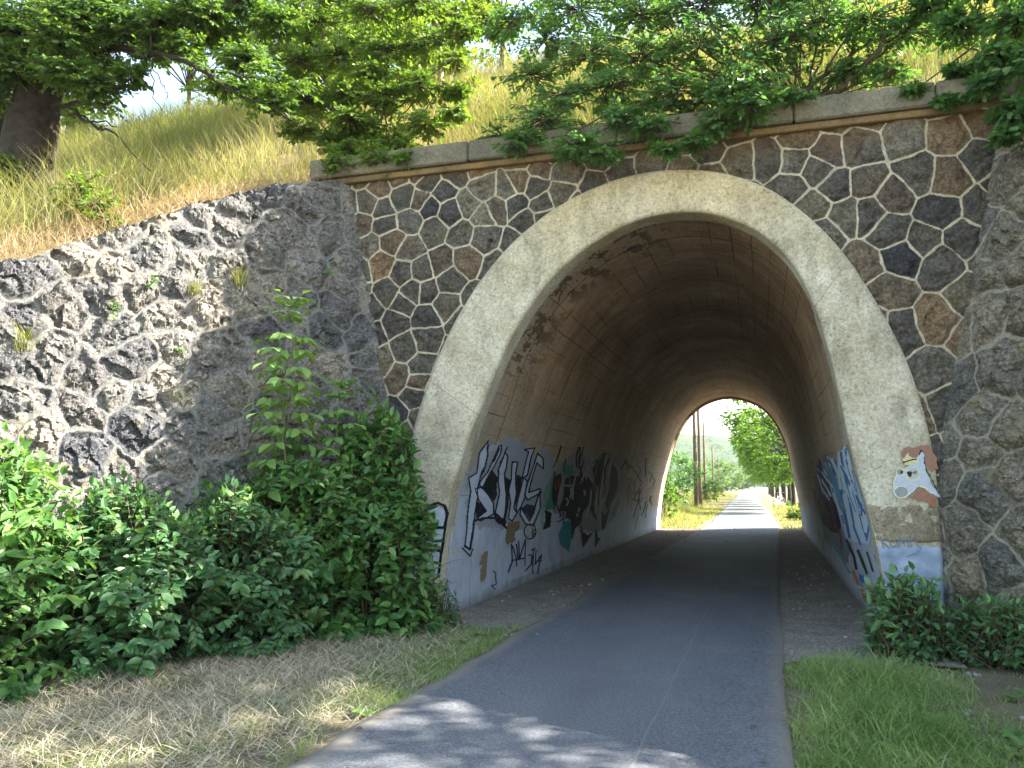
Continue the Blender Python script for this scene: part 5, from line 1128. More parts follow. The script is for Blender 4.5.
  ((0.1,0.11,0.16),[(20.89,2.251),(21.92,2.021),(22.08,2.034),(21.03,2.265)]),
  ((0.1,0.11,0.16),[(21.88,2.049),(21.51,1.787),(21.70,1.775),(22.08,2.039)]),
  ((0.28,0.3,0.36),[(16.67,2.350),(16.47,2.022),(16.64,2.012),(16.84,2.342)]),
  ((0.28,0.3,0.36),[(16.47,2.034),(16.93,1.717),(17.10,1.718),(16.63,2.039)]),
 ],
 'scrawled_tag': [
  ((0.02,0.025,0.06),[(12.24,0.715),(12.36,0.437),(12.43,0.432),(12.30,0.712)]),
  ((0.02,0.025,0.06),[(12.37,0.451),(12.18,0.295),(12.24,0.282),(12.44,0.439)]),
  ((0.02,0.025,0.06),[(12.28,0.686),(12.57,0.464),(12.63,0.465),(12.34,0.688)]),
  ((0.02,0.025,0.06),[(12.56,0.479),(12.63,0.341),(12.70,0.337),(12.63,0.475)]),
  ((0.02,0.025,0.06),[(12.49,0.698),(12.65,0.459),(12.72,0.456),(12.56,0.696)]),
  ((0.02,0.025,0.06),[(12.60,0.739),(12.74,0.428),(12.82,0.423),(12.67,0.735)]),
  ((0.02,0.025,0.06),[(12.81,0.420),(13.08,0.731),(13.00,0.742),(12.73,0.433)]),
  ((0.02,0.025,0.06),[(12.99,0.740),(13.12,0.298),(13.19,0.291),(13.07,0.735)]),
  ((0.02,0.025,0.06),[(12.34,0.446),(13.16,0.415),(13.15,0.436),(12.32,0.467)]),
  ((0.02,0.025,0.06),[(13.29,0.453),(13.58,0.430),(13.57,0.452),(13.28,0.475)]),
  ((0.02,0.025,0.06),[(13.51,0.453),(13.49,0.290),(13.57,0.281),(13.59,0.445)]),
  ((0.02,0.025,0.06),[(13.52,0.305),(13.16,0.227),(13.23,0.208),(13.58,0.285)]),
  ((0.02,0.025,0.06),[(13.58,0.550),(13.60,0.126),(13.68,0.118),(13.66,0.544)]),
  ((0.02,0.025,0.06),[(13.74,0.513),(13.74,0.267),(13.82,0.259),(13.82,0.506)]),
  ((0.02,0.025,0.06),[(13.80,0.256),(14.22,0.390),(14.14,0.408),(13.73,0.274)]),
  ((0.02,0.025,0.06),[(14.13,0.406),(13.90,0.099),(13.98,0.086),(14.22,0.395)]),
  ((0.02,0.025,0.06),[(13.48,0.513),(13.76,0.523),(13.73,0.545),(13.44,0.536)]),
  ((0.02,0.025,0.06),[(13.91,0.298),(14.22,0.287),(14.20,0.311),(13.89,0.321)]),
 ],
 'faded_scribble': [
  ((0.26,0.22,0.26),[(25.49,1.848),(26.47,1.652),(26.70,1.667),(25.71,1.864)]),
  ((0.26,0.22,0.26),[(26.40,1.661),(28.72,1.451),(28.87,1.482),(26.52,1.691)]),
  ((0.42,0.38,0.36),[(25.60,2.047),(26.74,1.570),(27.04,1.573),(25.88,2.055)]),
  ((0.42,0.38,0.36),[(26.69,1.595),(27.32,1.139),(27.63,1.134),(27.00,1.596)]),
  ((0.42,0.38,0.36),[(23.83,0.787),(24.17,0.908),(23.95,0.930),(23.61,0.810)]),
  ((0.42,0.38,0.36),[(24.03,0.889),(25.03,0.928),(24.91,0.966),(23.92,0.925)]),
  ((0.26,0.22,0.26),[(23.17,1.695),(21.97,1.658),(22.03,1.637),(23.23,1.672)]),
  ((0.26,0.22,0.26),[(22.08,1.657),(21.30,1.689),(21.29,1.669),(22.08,1.636)]),
  ((0.05,0.04,0.05),[(25.12,1.711),(24.68,1.390),(24.88,1.377),(25.33,1.701)]),
  ((0.05,0.04,0.05),[(24.72,1.408),(23.97,1.190),(24.15,1.172),(24.91,1.390)]),
  ((0.26,0.22,0.26),[(22.78,2.075),(23.58,2.109),(23.50,2.133),(22.72,2.099)]),
  ((0.26,0.22,0.26),[(23.56,2.107),(23.74,2.212),(23.56,2.220),(23.39,2.116)]),
  ((0.05,0.04,0.05),[(22.04,2.069),(21.71,2.033),(21.79,2.018),(22.12,2.054)]),
  ((0.05,0.04,0.05),[(21.85,2.027),(21.32,2.161),(21.22,2.153),(21.75,2.020)]),
  ((0.03,0.03,0.03),[(25.44,1.104),(25.39,1.177),(25.19,1.181),(25.24,1.108)]),
  ((0.03,0.03,0.03),[(25.26,1.188),(24.78,1.123),(24.92,1.099),(25.41,1.164)]),
  ((0.42,0.38,0.36),[(25.17,0.924),(25.28,0.832),(25.44,0.830),(25.32,0.922)]),
  ((0.42,0.38,0.36),[(25.37,0.850),(24.82,0.847),(24.87,0.824),(25.43,0.826)]),
  ((0.05,0.04,0.05),[(27.89,1.244),(27.10,0.951),(27.30,0.935),(28.10,1.230)]),
  ((0.05,0.04,0.05),[(27.12,0.962),(26.97,0.544),(27.17,0.533),(27.33,0.954)]),
  ((0.26,0.22,0.26),[(22.13,2.259),(23.21,2.415),(23.05,2.435),(21.99,2.279)]),
  ((0.26,0.22,0.26),[(23.11,2.403),(23.84,2.483),(23.69,2.506),(22.98,2.426)]),
  ((0.05,0.04,0.05),[(23.29,2.152),(24.32,2.000),(24.43,2.014),(23.40,2.166)]),
  ((0.05,0.04,0.05),[(24.26,2.023),(23.93,1.756),(24.09,1.748),(24.43,2.016)]),
  ((0.26,0.22,0.26),[(23.01,1.503),(21.41,1.910),(21.28,1.899),(22.85,1.495)]),
  ((0.26,0.22,0.26),[(21.46,1.895),(20.43,2.177),(20.30,2.167),(21.33,1.886)]),
  ((0.26,0.22,0.26),[(27.89,1.588),(27.59,1.495),(27.87,1.475),(28.17,1.568)]),
  ((0.26,0.22,0.26),[(27.80,1.515),(26.51,1.493),(26.60,1.457),(27.90,1.477)]),
  ((0.26,0.22,0.26),[(22.86,2.068),(24.04,1.841),(24.19,1.854),(22.99,2.081)]),
  ((0.26,0.22,0.26),[(23.97,1.855),(24.86,1.676),(25.02,1.689),(24.12,1.868)]),
  ((0.03,0.03,0.03),[(26.66,1.134),(27.10,1.055),(27.32,1.074),(26.87,1.153)]),
  ((0.03,0.03,0.03),[(27.02,1.096),(26.88,1.024),(27.17,1.004),(27.32,1.077)]),
  ((0.26,0.22,0.26),[(23.83,1.723),(23.07,1.530),(23.24,1.512),(24.01,1.706)]),
  ((0.26,0.22,0.26),[(23.09,1.538),(23.11,1.481),(23.30,1.476),(23.27,1.534)]),
  ((0.26,0.22,0.26),[(22.41,2.451),(23.30,2.241),(23.48,2.252),(22.57,2.464)]),
  ((0.26,0.22,0.26),[(23.26,2.266),(23.18,2.162),(23.39,2.155),(23.47,2.260)]),
  ((0.26,0.22,0.26),[(23.58,2.611),(24.35,2.475),(24.57,2.494),(23.78,2.631)]),
  ((0.26,0.22,0.26),[(24.26,2.499),(24.84,2.247),(25.11,2.253),(24.51,2.508)]),
  ((0.42,0.38,0.36),[(25.34,1.436),(25.31,1.087),(25.55,1.076),(25.59,1.429)]),
  ((0.42,0.38,0.36),[(25.33,1.110),(24.55,0.782),(24.78,0.762),(25.57,1.092)]),
  ((0.42,0.38,0.36),[(24.38,0.937),(24.45,0.891),(24.69,0.888),(24.63,0.934)]),
  ((0.42,0.38,0.36),[(24.69,0.903),(24.19,0.977),(24.05,0.954),(24.54,0.880)]),
  ((0.26,0.22,0.26),[(23.32,1.420),(23.59,1.409),(23.60,1.433),(23.32,1.444)]),
  ((0.26,0.22,0.26),[(23.55,1.408),(23.86,1.430),(23.76,1.453),(23.46,1.432)]),
  ((0.42,0.38,0.36),[(22.37,1.983),(23.49,2.020),(23.40,2.054),(22.29,2.016)]),
  ((0.42,0.38,0.36),[(23.52,2.026),(23.42,2.080),(23.18,2.076),(23.28,2.023)]),
  ((0.26,0.22,0.26),[(22.82,1.249),(22.74,1.442),(22.52,1.447),(22.60,1.256)]),
  ((0.26,0.22,0.26),[(22.77,1.430),(21.81,1.698),(21.63,1.687),(22.57,1.420)]),
  ((0.42,0.38,0.36),[(22.25,0.639),(22.69,0.922),(22.57,0.932),(22.13,0.650)]),
  ((0.42,0.38,0.36),[(22.69,0.912),(22.67,1.229),(22.54,1.234),(22.56,0.919)]),
  ((0.42,0.38,0.36),[(24.92,1.526),(26.28,1.237),(26.42,1.246),(25.05,1.536)]),
  ((0.42,0.38,0.36),[(26.22,1.251),(27.71,0.896),(27.88,0.903),(26.36,1.260)]),
  ((0.05,0.04,0.05),[(25.90,0.875),(25.28,1.036),(25.07,1.024),(25.68,0.865)]),
  ((0.05,0.04,0.05),[(25.32,1.002),(25.45,1.084),(25.20,1.100),(25.08,1.018)]),
  ((0.42,0.38,0.36),[(27.02,1.899),(27.23,1.756),(27.42,1.756),(27.21,1.899)]),
  ((0.42,0.38,0.36),[(27.24,1.776),(26.46,1.481),(26.63,1.468),(27.42,1.765)]),
  ((0.26,0.22,0.26),[(26.45,1.686),(25.47,2.066),(25.23,2.059),(26.19,1.682)]),
  ((0.26,0.22,0.26),[(25.51,2.040),(25.44,2.438),(25.17,2.438),(25.24,2.045)]),
  ((0.05,0.04,0.05),[(23.56,1.204),(24.82,1.118),(24.87,1.149),(23.60,1.234)]),
  ((0.05,0.04,0.05),[(24.72,1.122),(25.90,1.095),(25.88,1.131),(24.70,1.157)]),
  ((0.42,0.38,0.36),[(27.82,1.220),(27.66,1.324),(27.45,1.325),(27.61,1.222)]),
  ((0.42,0.38,0.36),[(27.54,1.302),(28.52,1.305),(28.47,1.334),(27.48,1.330)]),
  ((0.05,0.04,0.05),[(23.29,1.129),(22.97,1.434),(22.82,1.435),(23.14,1.132)]),
  ((0.05,0.04,0.05),[(22.98,1.418),(22.96,1.809),(22.81,1.813),(22.83,1.424)]),
  ((0.26,0.22,0.26),[(27.06,1.954),(25.77,1.972),(25.78,1.947),(27.07,1.928)]),
  ((0.26,0.22,0.26),[(25.94,1.949),(25.88,2.072),(25.68,2.074),(25.74,1.952)]),
  ((0.03,0.03,0.03),[(23.43,1.750),(23.94,1.437),(24.12,1.436),(23.60,1.752)]),
  ((0.03,0.03,0.03),[(23.91,1.452),(24.41,1.115),(24.59,1.113),(24.09,1.453)]),
  ((0.03,0.03,0.03),[(23.26,1.345),(24.79,1.375),(24.73,1.402),(23.21,1.370)]),
  ((0.03,0.03,0.03),[(24.66,1.376),(25.59,1.354),(25.58,1.381),(24.65,1.402)]),
  ((0.03,0.03,0.03),[(26.61,1.075),(26.59,0.891),(26.88,0.878),(26.90,1.065)]),
  ((0.03,0.03,0.03),[(26.61,0.916),(26.30,0.716),(26.58,0.696),(26.89,0.898)]),
  ((0.05,0.04,0.05),[(27.14,1.552),(27.21,1.284),(27.49,1.276),(27.43,1.546)]),
  ((0.05,0.04,0.05),[(27.18,1.300),(28.13,0.912),(28.41,0.913),(27.45,1.305)]),
  ((0.03,0.03,0.03),[(24.73,1.508),(25.33,1.026),(25.51,1.023),(24.90,1.508)]),
  ((0.03,0.03,0.03),[(25.31,1.039),(26.28,0.612),(26.46,0.612),(25.48,1.041)]),
  ((0.42,0.38,0.36),[(25.98,1.432),(27.22,1.568),(27.04,1.595),(25.82,1.459)]),
  ((0.42,0.38,0.36),[(27.17,1.558),(28.08,1.819),(27.83,1.836),(26.93,1.577)]),
  ((0.03,0.03,0.03),[(25.94,2.006),(28.06,1.727),(28.24,1.746),(26.09,2.025)]),
  ((0.03,0.03,0.03),[(27.97,1.759),(27.76,1.588),(28.02,1.577),(28.23,1.749)]),
  ((0.42,0.38,0.36),[(27.51,0.992),(27.44,1.686),(27.25,1.688),(27.33,0.999)]),
  ((0.42,0.38,0.36),[(27.46,1.674),(25.78,2.266),(25.62,2.260),(27.28,1.671)]),
  ((0.05,0.04,0.05),[(27.02,1.966),(26.93,1.861),(27.12,1.854),(27.22,1.960)]),
  ((0.05,0.04,0.05),[(26.93,1.873),(27.02,1.678),(27.22,1.674),(27.13,1.871)]),
  ((0.03,0.03,0.03),[(24.69,0.647),(25.15,1.107),(24.92,1.119),(24.47,0.663)]),
  ((0.03,0.03,0.03),[(25.14,1.088),(25.38,1.473),(25.14,1.482),(24.90,1.100)]),
  ((0.26,0.22,0.26),[(23.23,1.681),(23.47,1.275),(23.62,1.271),(23.38,1.679)]),
  ((0.26,0.22,0.26),[(23.47,1.286),(23.90,0.867),(24.04,0.864),(23.60,1.285)]),
  ((0.42,0.38,0.36),[(26.32,1.131),(26.02,0.962),(26.25,0.946),(26.56,1.116)]),
  ((0.42,0.38,0.36),[(26.05,0.979),(25.75,0.730),(25.98,0.714),(26.28,0.965)]),
  ((0.05,0.04,0.05),[(22.44,1.771),(22.25,1.736),(22.37,1.720),(22.56,1.755)]),
  ((0.05,0.04,0.05),[(22.41,1.734),(21.98,1.805),(21.88,1.792),(22.32,1.720)]),
  ((0.26,0.22,0.26),[(22.60,1.263),(23.30,1.121),(23.42,1.134),(22.72,1.276)]),
  ((0.26,0.22,0.26),[(23.26,1.149),(22.98,1.052),(23.13,1.035),(23.42,1.133)]),
  ((0.26,0.22,0.26),[(25.17,2.193),(24.73,1.970),(24.95,1.957),(25.42,2.182)]),
  ((0.26,0.22,0.26),[(24.73,1.982),(24.84,1.864),(25.08,1.862),(24.96,1.981)]),
  ((0.26,0.22,0.26),[(25.51,2.772),(24.76,2.537),(24.94,2.526),(25.70,2.763)]),
  ((0.26,0.22,0.26),[(24.79,2.549),(24.21,2.303),(24.38,2.293),(24.98,2.541)]),
  ((0.26,0.22,0.26),[(25.53,1.560),(25.27,0.907),(25.53,0.893),(25.81,1.552)]),
  ((0.26,0.22,0.26),[(25.28,0.928),(24.84,0.269),(25.10,0.250),(25.54,0.915)]),
  ((0.26,0.22,0.26),[(21.84,2.213),(21.29,2.515),(21.14,2.510),(21.69,2.211)]),
  ((0.26,0.22,0.26),[(21.33,2.503),(20.87,2.643),(20.72,2.633),(21.18,2.494)]),
  ((0.26,0.22,0.26),[(22.99,2.389),(22.57,2.388),(22.59,2.366),(23.01,2.366)]),
  ((0.26,0.22,0.26),[(22.70,2.369),(22.72,2.414),(22.56,2.417),(22.55,2.372)]),
  ((0.26,0.22,0.26),[(22.29,1.921),(20.14,2.353),(20.05,2.341),(22.18,1.911)]),
  ((0.26,0.22,0.26),[(20.19,2.339),(19.08,2.800),(18.98,2.793),(20.07,2.334)]),
  ((0.26,0.22,0.26),[(25.80,2.001),(24.89,2.152),(24.77,2.141),(25.68,1.990)]),
  ((0.26,0.22,0.26),[(24.95,2.144),(24.01,2.256),(23.92,2.242),(24.85,2.130)]),
  ((0.03,0.03,0.03),[(25.06,1.704),(23.50,1.968),(23.35,1.951),(24.89,1.688)]),
  ((0.03,0.03,0.03),[(23.58,1.957),(21.27,2.214),(21.18,2.194),(23.46,1.936)]),
  ((0.42,0.38,0.36),[(25.76,0.802),(26.17,0.717),(26.38,0.731),(25.96,0.817)]),
  ((0.42,0.38,0.36),[(26.36,0.718),(26.35,0.836),(26.09,0.847),(26.09,0.729)]),
  ((0.03,0.03,0.03),[(20.91,1.968),(21.11,2.116),(20.92,2.126),(20.72,1.979)]),
  ((0.03,0.03,0.03),[(21.08,2.097),(21.37,2.251),(21.17,2.262),(20.89,2.110)]),
  ((0.05,0.04,0.05),[(25.82,1.868),(25.14,2.152),(24.88,2.145),(25.54,1.864)]),
  ((0.05,0.04,0.05),[(25.18,2.127),(24.91,2.397),(24.64,2.394),(24.91,2.128)]),
  ((0.42,0.38,0.36),[(22.50,2.010),(23.11,2.348),(22.95,2.355),(22.36,2.019)]),
  ((0.42,0.38,0.36),[(23.11,2.339),(22.56,2.807),(22.40,2.803),(22.95,2.338)]),
  ((0.03,0.03,0.03),[(22.66,2.113),(22.07,2.093),(22.14,2.066),(22.73,2.086)]),
  ((0.03,0.03,0.03),[(22.06,2.086),(22.28,1.992),(22.45,1.997),(22.23,2.092)]),
 ],
 'blue_arc_graffiti': [
  ((0.2,0.19,0.22),[(20.02,1.439),(14.88,2.070),(12.91,2.037),(12.16,1.784),(12.75,0.917),(13.27,0.439),(15.51,0.448),(19.46,0.415)]),
  ((0.5,0.62,0.76),[(11.26,2.006),(10.76,2.012),(10.00,2.029),(9.49,1.984),(9.26,1.739),(9.24,1.422),(9.46,1.161),(10.18,0.943),(11.70,0.868),(13.27,0.828),(13.72,1.082),(13.74,1.459),(12.16,1.784)]),
  ((0.06,0.03,0.08),[(15.12,2.007),(13.74,1.937),(13.54,1.398),(13.49,1.029),(14.37,0.828),(16.35,0.756),(18.55,0.810),(18.47,1.238)]),
  ((0.05,0.14,0.34),[(9.90,2.011),(10.59,1.877),(10.33,1.866),(9.67,1.997)]),
  ((0.05,0.14,0.34),[(10.56,1.886),(10.60,1.554),(10.32,1.562),(10.28,1.885)]),
  ((0.05,0.14,0.34),[(10.59,1.569),(10.60,1.096),(10.33,1.115),(10.31,1.576)]),
  ((0.05,0.14,0.34),[(10.61,1.108),(10.37,0.989),(10.12,1.013),(10.35,1.130)]),
  ((0.06,0.2,0.42),[(9.56,1.969),(9.45,1.558),(9.24,1.566),(9.32,1.966)]),
  ((0.06,0.2,0.42),[(9.44,1.573),(9.69,1.183),(9.45,1.199),(9.24,1.579)]),
  ((0.06,0.2,0.42),[(9.65,1.205),(10.48,0.965),(10.22,0.976),(9.43,1.210)]),
  ((0.06,0.17,0.4),[(10.96,2.000),(11.21,1.760),(10.92,1.760),(10.68,1.993)]),
  ((0.06,0.17,0.4),[(11.19,1.774),(11.70,1.044),(11.41,1.063),(10.90,1.774)]),
  ((0.06,0.17,0.4),[(11.71,1.056),(11.30,0.857),(11.04,0.884),(11.41,1.079)]),
  ((0.05,0.15,0.36),[(12.25,1.933),(12.57,1.401),(12.19,1.414),(11.87,1.929)]),
  ((0.05,0.15,0.36),[(12.56,1.419),(12.73,0.848),(12.36,0.877),(12.17,1.431)]),
  ((0.42,0.5,0.6),[(13.19,2.019),(13.09,1.455),(12.74,1.465),(12.83,2.015)]),
  ((0.42,0.5,0.6),[(13.08,1.471),(13.37,0.842),(13.03,0.867),(12.73,1.479)]),
  ((0.42,0.5,0.6),[(13.40,0.847),(12.14,0.800),(11.91,0.832),(13.11,0.881)]),
  ((0.08,0.26,0.5),[(10.04,1.757),(10.32,1.318),(10.02,1.333),(9.75,1.758)]),
  ((0.08,0.26,0.5),[(10.31,1.337),(10.51,1.147),(10.20,1.165),(10.00,1.349)]),
  ((0.5,0.6,0.7),[(11.87,1.866),(12.00,1.467),(11.70,1.476),(11.58,1.865)]),
  ((0.5,0.6,0.7),[(11.99,1.481),(11.84,1.090),(11.57,1.109),(11.70,1.490)]),
  ((0.55,0.64,0.72),[(10.11,1.850),(10.23,1.510),(9.99,1.517),(9.88,1.849)]),
  ((0.55,0.64,0.72),[(10.22,1.523),(10.45,1.057),(10.22,1.074),(9.99,1.530)]),
  ((0.1,0.28,0.55),[(10.31,1.956),(9.48,1.979),(9.58,2.002),(10.43,1.980)]),
  ((0.1,0.28,0.55),[(9.73,1.995),(9.48,1.884),(9.26,1.888),(9.49,1.996)]),
  ((0.1,0.22,0.45),[(12.85,1.858),(12.87,1.458),(12.57,1.467),(12.55,1.858)]),
  ((0.1,0.22,0.45),[(12.87,1.472),(13.06,1.039),(12.76,1.056),(12.57,1.480)]),
  ((0.2,0.05,0.03),[(15.02,2.041),(14.19,1.735),(13.74,1.742),(14.51,2.039)]),
  ((0.2,0.03,0.03),[(18.08,1.300),(18.19,1.053),(17.14,1.096),(17.01,1.329)]),
  ((0.2,0.06,0.04),[(16.64,1.122),(14.43,0.842),(14.06,0.876),(16.12,1.153)]),
  ((0.2,0.06,0.04),[(14.48,0.860),(14.42,0.586),(14.04,0.618),(14.09,0.886)]),
  ((0.2,0.05,0.05),[(14.84,1.726),(14.53,1.404),(14.10,1.419),(14.38,1.731)]),
  ((0.02,0.02,0.05),[(16.60,1.473),(15.65,0.917),(15.04,0.957),(15.86,1.492)]),
  ((0.02,0.02,0.05),[(14.25,1.526),(14.14,1.145),(13.57,1.174),(13.65,1.539)]),
  ((0.02,0.02,0.05),[(14.11,1.174),(14.65,0.898),(14.07,0.929),(13.56,1.194)]),
  ((0.25,0.34,0.26),[(20.87,1.148),(19.37,0.580),(18.70,0.627),(20.01,1.179)]),
  ((0.25,0.34,0.26),[(19.38,0.608),(20.17,0.175),(19.47,0.225),(18.70,0.643)]),
  ((0.3,0.36,0.3),[(21.26,1.237),(20.76,0.608),(20.23,0.640),(20.66,1.254)]),
  ((0.3,0.36,0.3),[(20.77,0.625),(20.71,0.233),(20.21,0.270),(20.24,0.654)]),
  ((0.36,0.36,0.36),[(15.10,2.149),(13.98,1.771),(13.72,1.775),(14.78,2.145)]),
  ((0.36,0.36,0.36),[(14.01,1.782),(13.82,1.577),(13.56,1.583),(13.73,1.785)]),
  ((0.28,0.27,0.25),[(18.20,2.138),(18.09,1.697),(17.64,1.700),(17.74,2.130)]),
  ((0.3,0.3,0.3),[(16.96,1.940),(16.52,1.422),(16.21,1.430),(16.62,1.939)]),
  ((0.02,0.06,0.04),[(11.82,0.758),(11.14,0.517),(10.86,0.555),(11.48,0.793)]),
  ((0.03,0.08,0.06),[(10.76,0.812),(10.39,0.617),(10.16,0.647),(10.49,0.839)]),
  ((0.03,0.03,0.06),[(13.43,0.791),(12.57,0.598),(12.18,0.644),(12.95,0.835)]),
  ((0.03,0.03,0.06),[(12.61,0.619),(12.53,0.436),(12.15,0.478),(12.20,0.657)]),
  ((0.12,0.3,0.12),[(9.73,1.130),(9.68,0.794),(9.47,0.818),(9.50,1.146)]),
  ((0.05,0.12,0.12),[(9.45,1.164),(9.39,0.863),(9.24,0.879),(9.28,1.177)]),
  ((0.45,0.16,0.06),[(9.83,0.859),(9.65,0.672),(9.53,0.687),(9.70,0.873)]),
  ((0.45,0.16,0.06),[(9.66,0.678),(9.35,0.577),(9.24,0.594),(9.54,0.694)]),
  ((0.45,0.17,0.08),[(13.14,0.367),(12.52,0.237),(12.09,0.298),(12.67,0.427)]),
  ((0.42,0.17,0.09),[(12.28,0.261),(11.84,0.106),(11.41,0.173),(11.81,0.325)]),
  ((0.42,0.17,0.09),[(11.14,0.388),(10.94,0.226),(10.61,0.276),(10.80,0.434)]),
  ((0.1,0.32,0.38),[(17.01,0.606),(14.84,0.414),(14.41,0.466),(16.41,0.661)]),
  ((0.1,0.32,0.38),[(14.95,0.425),(13.57,0.275),(13.21,0.325),(14.51,0.476)]),
  ((0.08,0.25,0.4),[(13.96,0.921),(14.24,0.469),(13.85,0.505),(13.55,0.945)]),
  ((0.1,0.3,0.52),[(12.62,1.698),(12.80,1.447),(12.42,1.458),(12.24,1.701)]),
  ((0.1,0.3,0.52),[(12.81,1.462),(12.43,1.224),(12.08,1.244),(12.42,1.476)]),
  ((0.06,0.17,0.4),[(16.02,1.998),(16.06,1.732),(15.63,1.735),(15.59,1.993)]),
  ((0.06,0.17,0.4),[(16.07,1.745),(15.57,1.485),(15.17,1.496),(15.64,1.751)]),
  ((0.04,0.08,0.2),[(10.22,1.597),(10.23,1.427),(10.06,1.435),(10.04,1.602)]),
  ((0.04,0.08,0.2),[(10.24,1.435),(9.84,1.280),(9.68,1.293),(10.07,1.445)]),
  ((0.62,0.7,0.78),[(16.09,1.693),(15.00,1.534),(14.54,1.554),(15.56,1.709)]),
  ((0.62,0.7,0.78),[(15.09,1.552),(14.52,1.406),(14.08,1.425),(14.61,1.568)]),
  ((0.62,0.7,0.78),[(12.01,1.713),(11.45,1.567),(11.19,1.579),(11.74,1.722)]),
  ((0.62,0.7,0.78),[(11.48,1.581),(11.29,1.443),(11.04,1.454),(11.22,1.589)]),
  ((0.06,0.17,0.4),[(10.47,1.486),(9.98,1.368),(9.78,1.383),(10.25,1.500)]),
  ((0.06,0.17,0.4),[(9.98,1.384),(10.33,1.246),(10.12,1.254),(9.78,1.389)]),
  ((0.52,0.64,0.78),[(14.00,1.945),(13.92,1.660),(13.55,1.666),(13.62,1.942)]),
  ((0.52,0.64,0.78),[(13.92,1.674),(13.63,1.399),(13.28,1.412),(13.55,1.681)]),
  ((0.52,0.64,0.78),[(10.56,1.622),(10.46,1.440),(10.32,1.447),(10.42,1.626)]),
  ((0.52,0.64,0.78),[(10.46,1.448),(10.56,1.264),(10.42,1.272),(10.32,1.453)]),
  ((0.62,0.7,0.78),[(14.91,1.896),(13.96,1.696),(13.61,1.706),(14.52,1.902)]),
  ((0.62,0.7,0.78),[(14.00,1.713),(13.92,1.531),(13.57,1.540),(13.64,1.717)]),
  ((0.52,0.64,0.78),[(16.32,1.895),(15.12,1.741),(14.85,1.750),(16.01,1.902)]),
  ((0.52,0.64,0.78),[(15.19,1.750),(14.06,1.617),(13.83,1.627),(14.92,1.759)]),
  ((0.06,0.17,0.4),[(12.42,1.893),(12.16,1.665),(11.84,1.671),(12.09,1.894)]),
  ((0.06,0.17,0.4),[(12.17,1.681),(12.36,1.458),(12.03,1.467),(11.84,1.684)]),
  ((0.04,0.08,0.2),[(10.31,1.739),(10.14,1.533),(10.01,1.538),(10.18,1.741)]),
  ((0.04,0.08,0.2),[(10.14,1.540),(10.26,1.335),(10.13,1.341),(10.01,1.544)]),
  ((0.62,0.7,0.78),[(11.50,1.872),(11.04,1.753),(10.77,1.762),(11.21,1.878)]),
  ((0.62,0.7,0.78),[(11.09,1.767),(10.73,1.657),(10.48,1.667),(10.82,1.775)]),
  ((0.04,0.08,0.2),[(16.27,1.856),(16.36,1.553),(15.78,1.563),(15.68,1.854)]),
  ((0.04,0.08,0.2),[(16.36,1.572),(15.98,1.279),(15.44,1.300),(15.78,1.584)]),
  ((0.52,0.64,0.78),[(16.67,1.780),(16.40,1.534),(15.92,1.544),(16.18,1.783)]),
  ((0.52,0.64,0.78),[(16.45,1.546),(15.07,1.330),(14.70,1.351),(15.99,1.562)]),
  ((0.06,0.17,0.4),[(13.40,1.967),(12.31,1.838),(12.04,1.850),(13.08,1.977)]),
  ((0.06,0.17,0.4),[(12.33,1.862),(12.93,1.767),(12.61,1.758),(12.04,1.851)]),
  ((0.1,0.3,0.52),[(13.28,1.860),(13.26,1.613),(12.87,1.620),(12.89,1.859)]),
  ((0.1,0.3,0.52),[(13.27,1.628),(12.91,1.390),(12.55,1.405),(12.89,1.637)]),
  ((0.06,0.17,0.4),[(14.90,1.964),(15.13,1.673),(14.62,1.677),(14.41,1.958)]),
  ((0.06,0.17,0.4),[(15.15,1.687),(13.90,1.412),(13.50,1.432),(14.66,1.700)]),
  ((0.06,0.17,0.4),[(15.32,1.844),(13.96,1.695),(13.74,1.706),(15.05,1.853)]),
  ((0.06,0.17,0.4),[(14.03,1.707),(13.65,1.578),(13.41,1.586),(13.77,1.712)]),
  ((0.62,0.7,0.78),[(13.88,1.612),(13.82,1.367),(13.44,1.380),(13.49,1.619)]),
  ((0.62,0.7,0.78),[(13.84,1.379),(13.03,1.164),(12.71,1.186),(13.47,1.397)]),
  ((0.1,0.3,0.52),[(14.27,1.977),(13.90,1.711),(13.53,1.717),(13.88,1.976)]),
  ((0.1,0.3,0.52),[(13.92,1.726),(13.65,1.474),(13.30,1.485),(13.55,1.731)]),
  ((0.52,0.64,0.78),[(10.50,1.831),(10.44,1.648),(10.25,1.653),(10.30,1.832)]),
  ((0.52,0.64,0.78),[(10.45,1.658),(10.22,1.481),(10.04,1.490),(10.26,1.664)]),
  ((0.52,0.64,0.78),[(11.53,1.570),(10.78,1.480),(10.60,1.494),(11.32,1.584)]),
  ((0.52,0.64,0.78),[(10.82,1.493),(10.87,1.397),(10.67,1.405),(10.62,1.499)]),
  ((0.1,0.3,0.52),[(13.04,1.668),(12.60,1.569),(12.41,1.577),(12.83,1.675)]),
  ((0.1,0.3,0.52),[(12.64,1.574),(11.77,1.487),(11.62,1.499),(12.46,1.586)]),
  ((0.52,0.64,0.78),[(11.75,1.642),(11.07,1.503),(10.84,1.517),(11.50,1.654)]),
  ((0.52,0.64,0.78),[(11.09,1.519),(11.35,1.375),(11.10,1.382),(10.85,1.523)]),
  ((0.52,0.64,0.78),[(12.59,1.964),(12.24,1.734),(11.89,1.740),(12.22,1.963)]),
  ((0.52,0.64,0.78),[(12.25,1.752),(12.40,1.533),(12.04,1.541),(11.89,1.754)]),
  ((0.06,0.17,0.4),[(11.45,1.844),(11.08,1.705),(10.82,1.712),(11.18,1.849)]),
  ((0.06,0.17,0.4),[(11.10,1.718),(10.94,1.587),(10.69,1.595),(10.84,1.724)]),
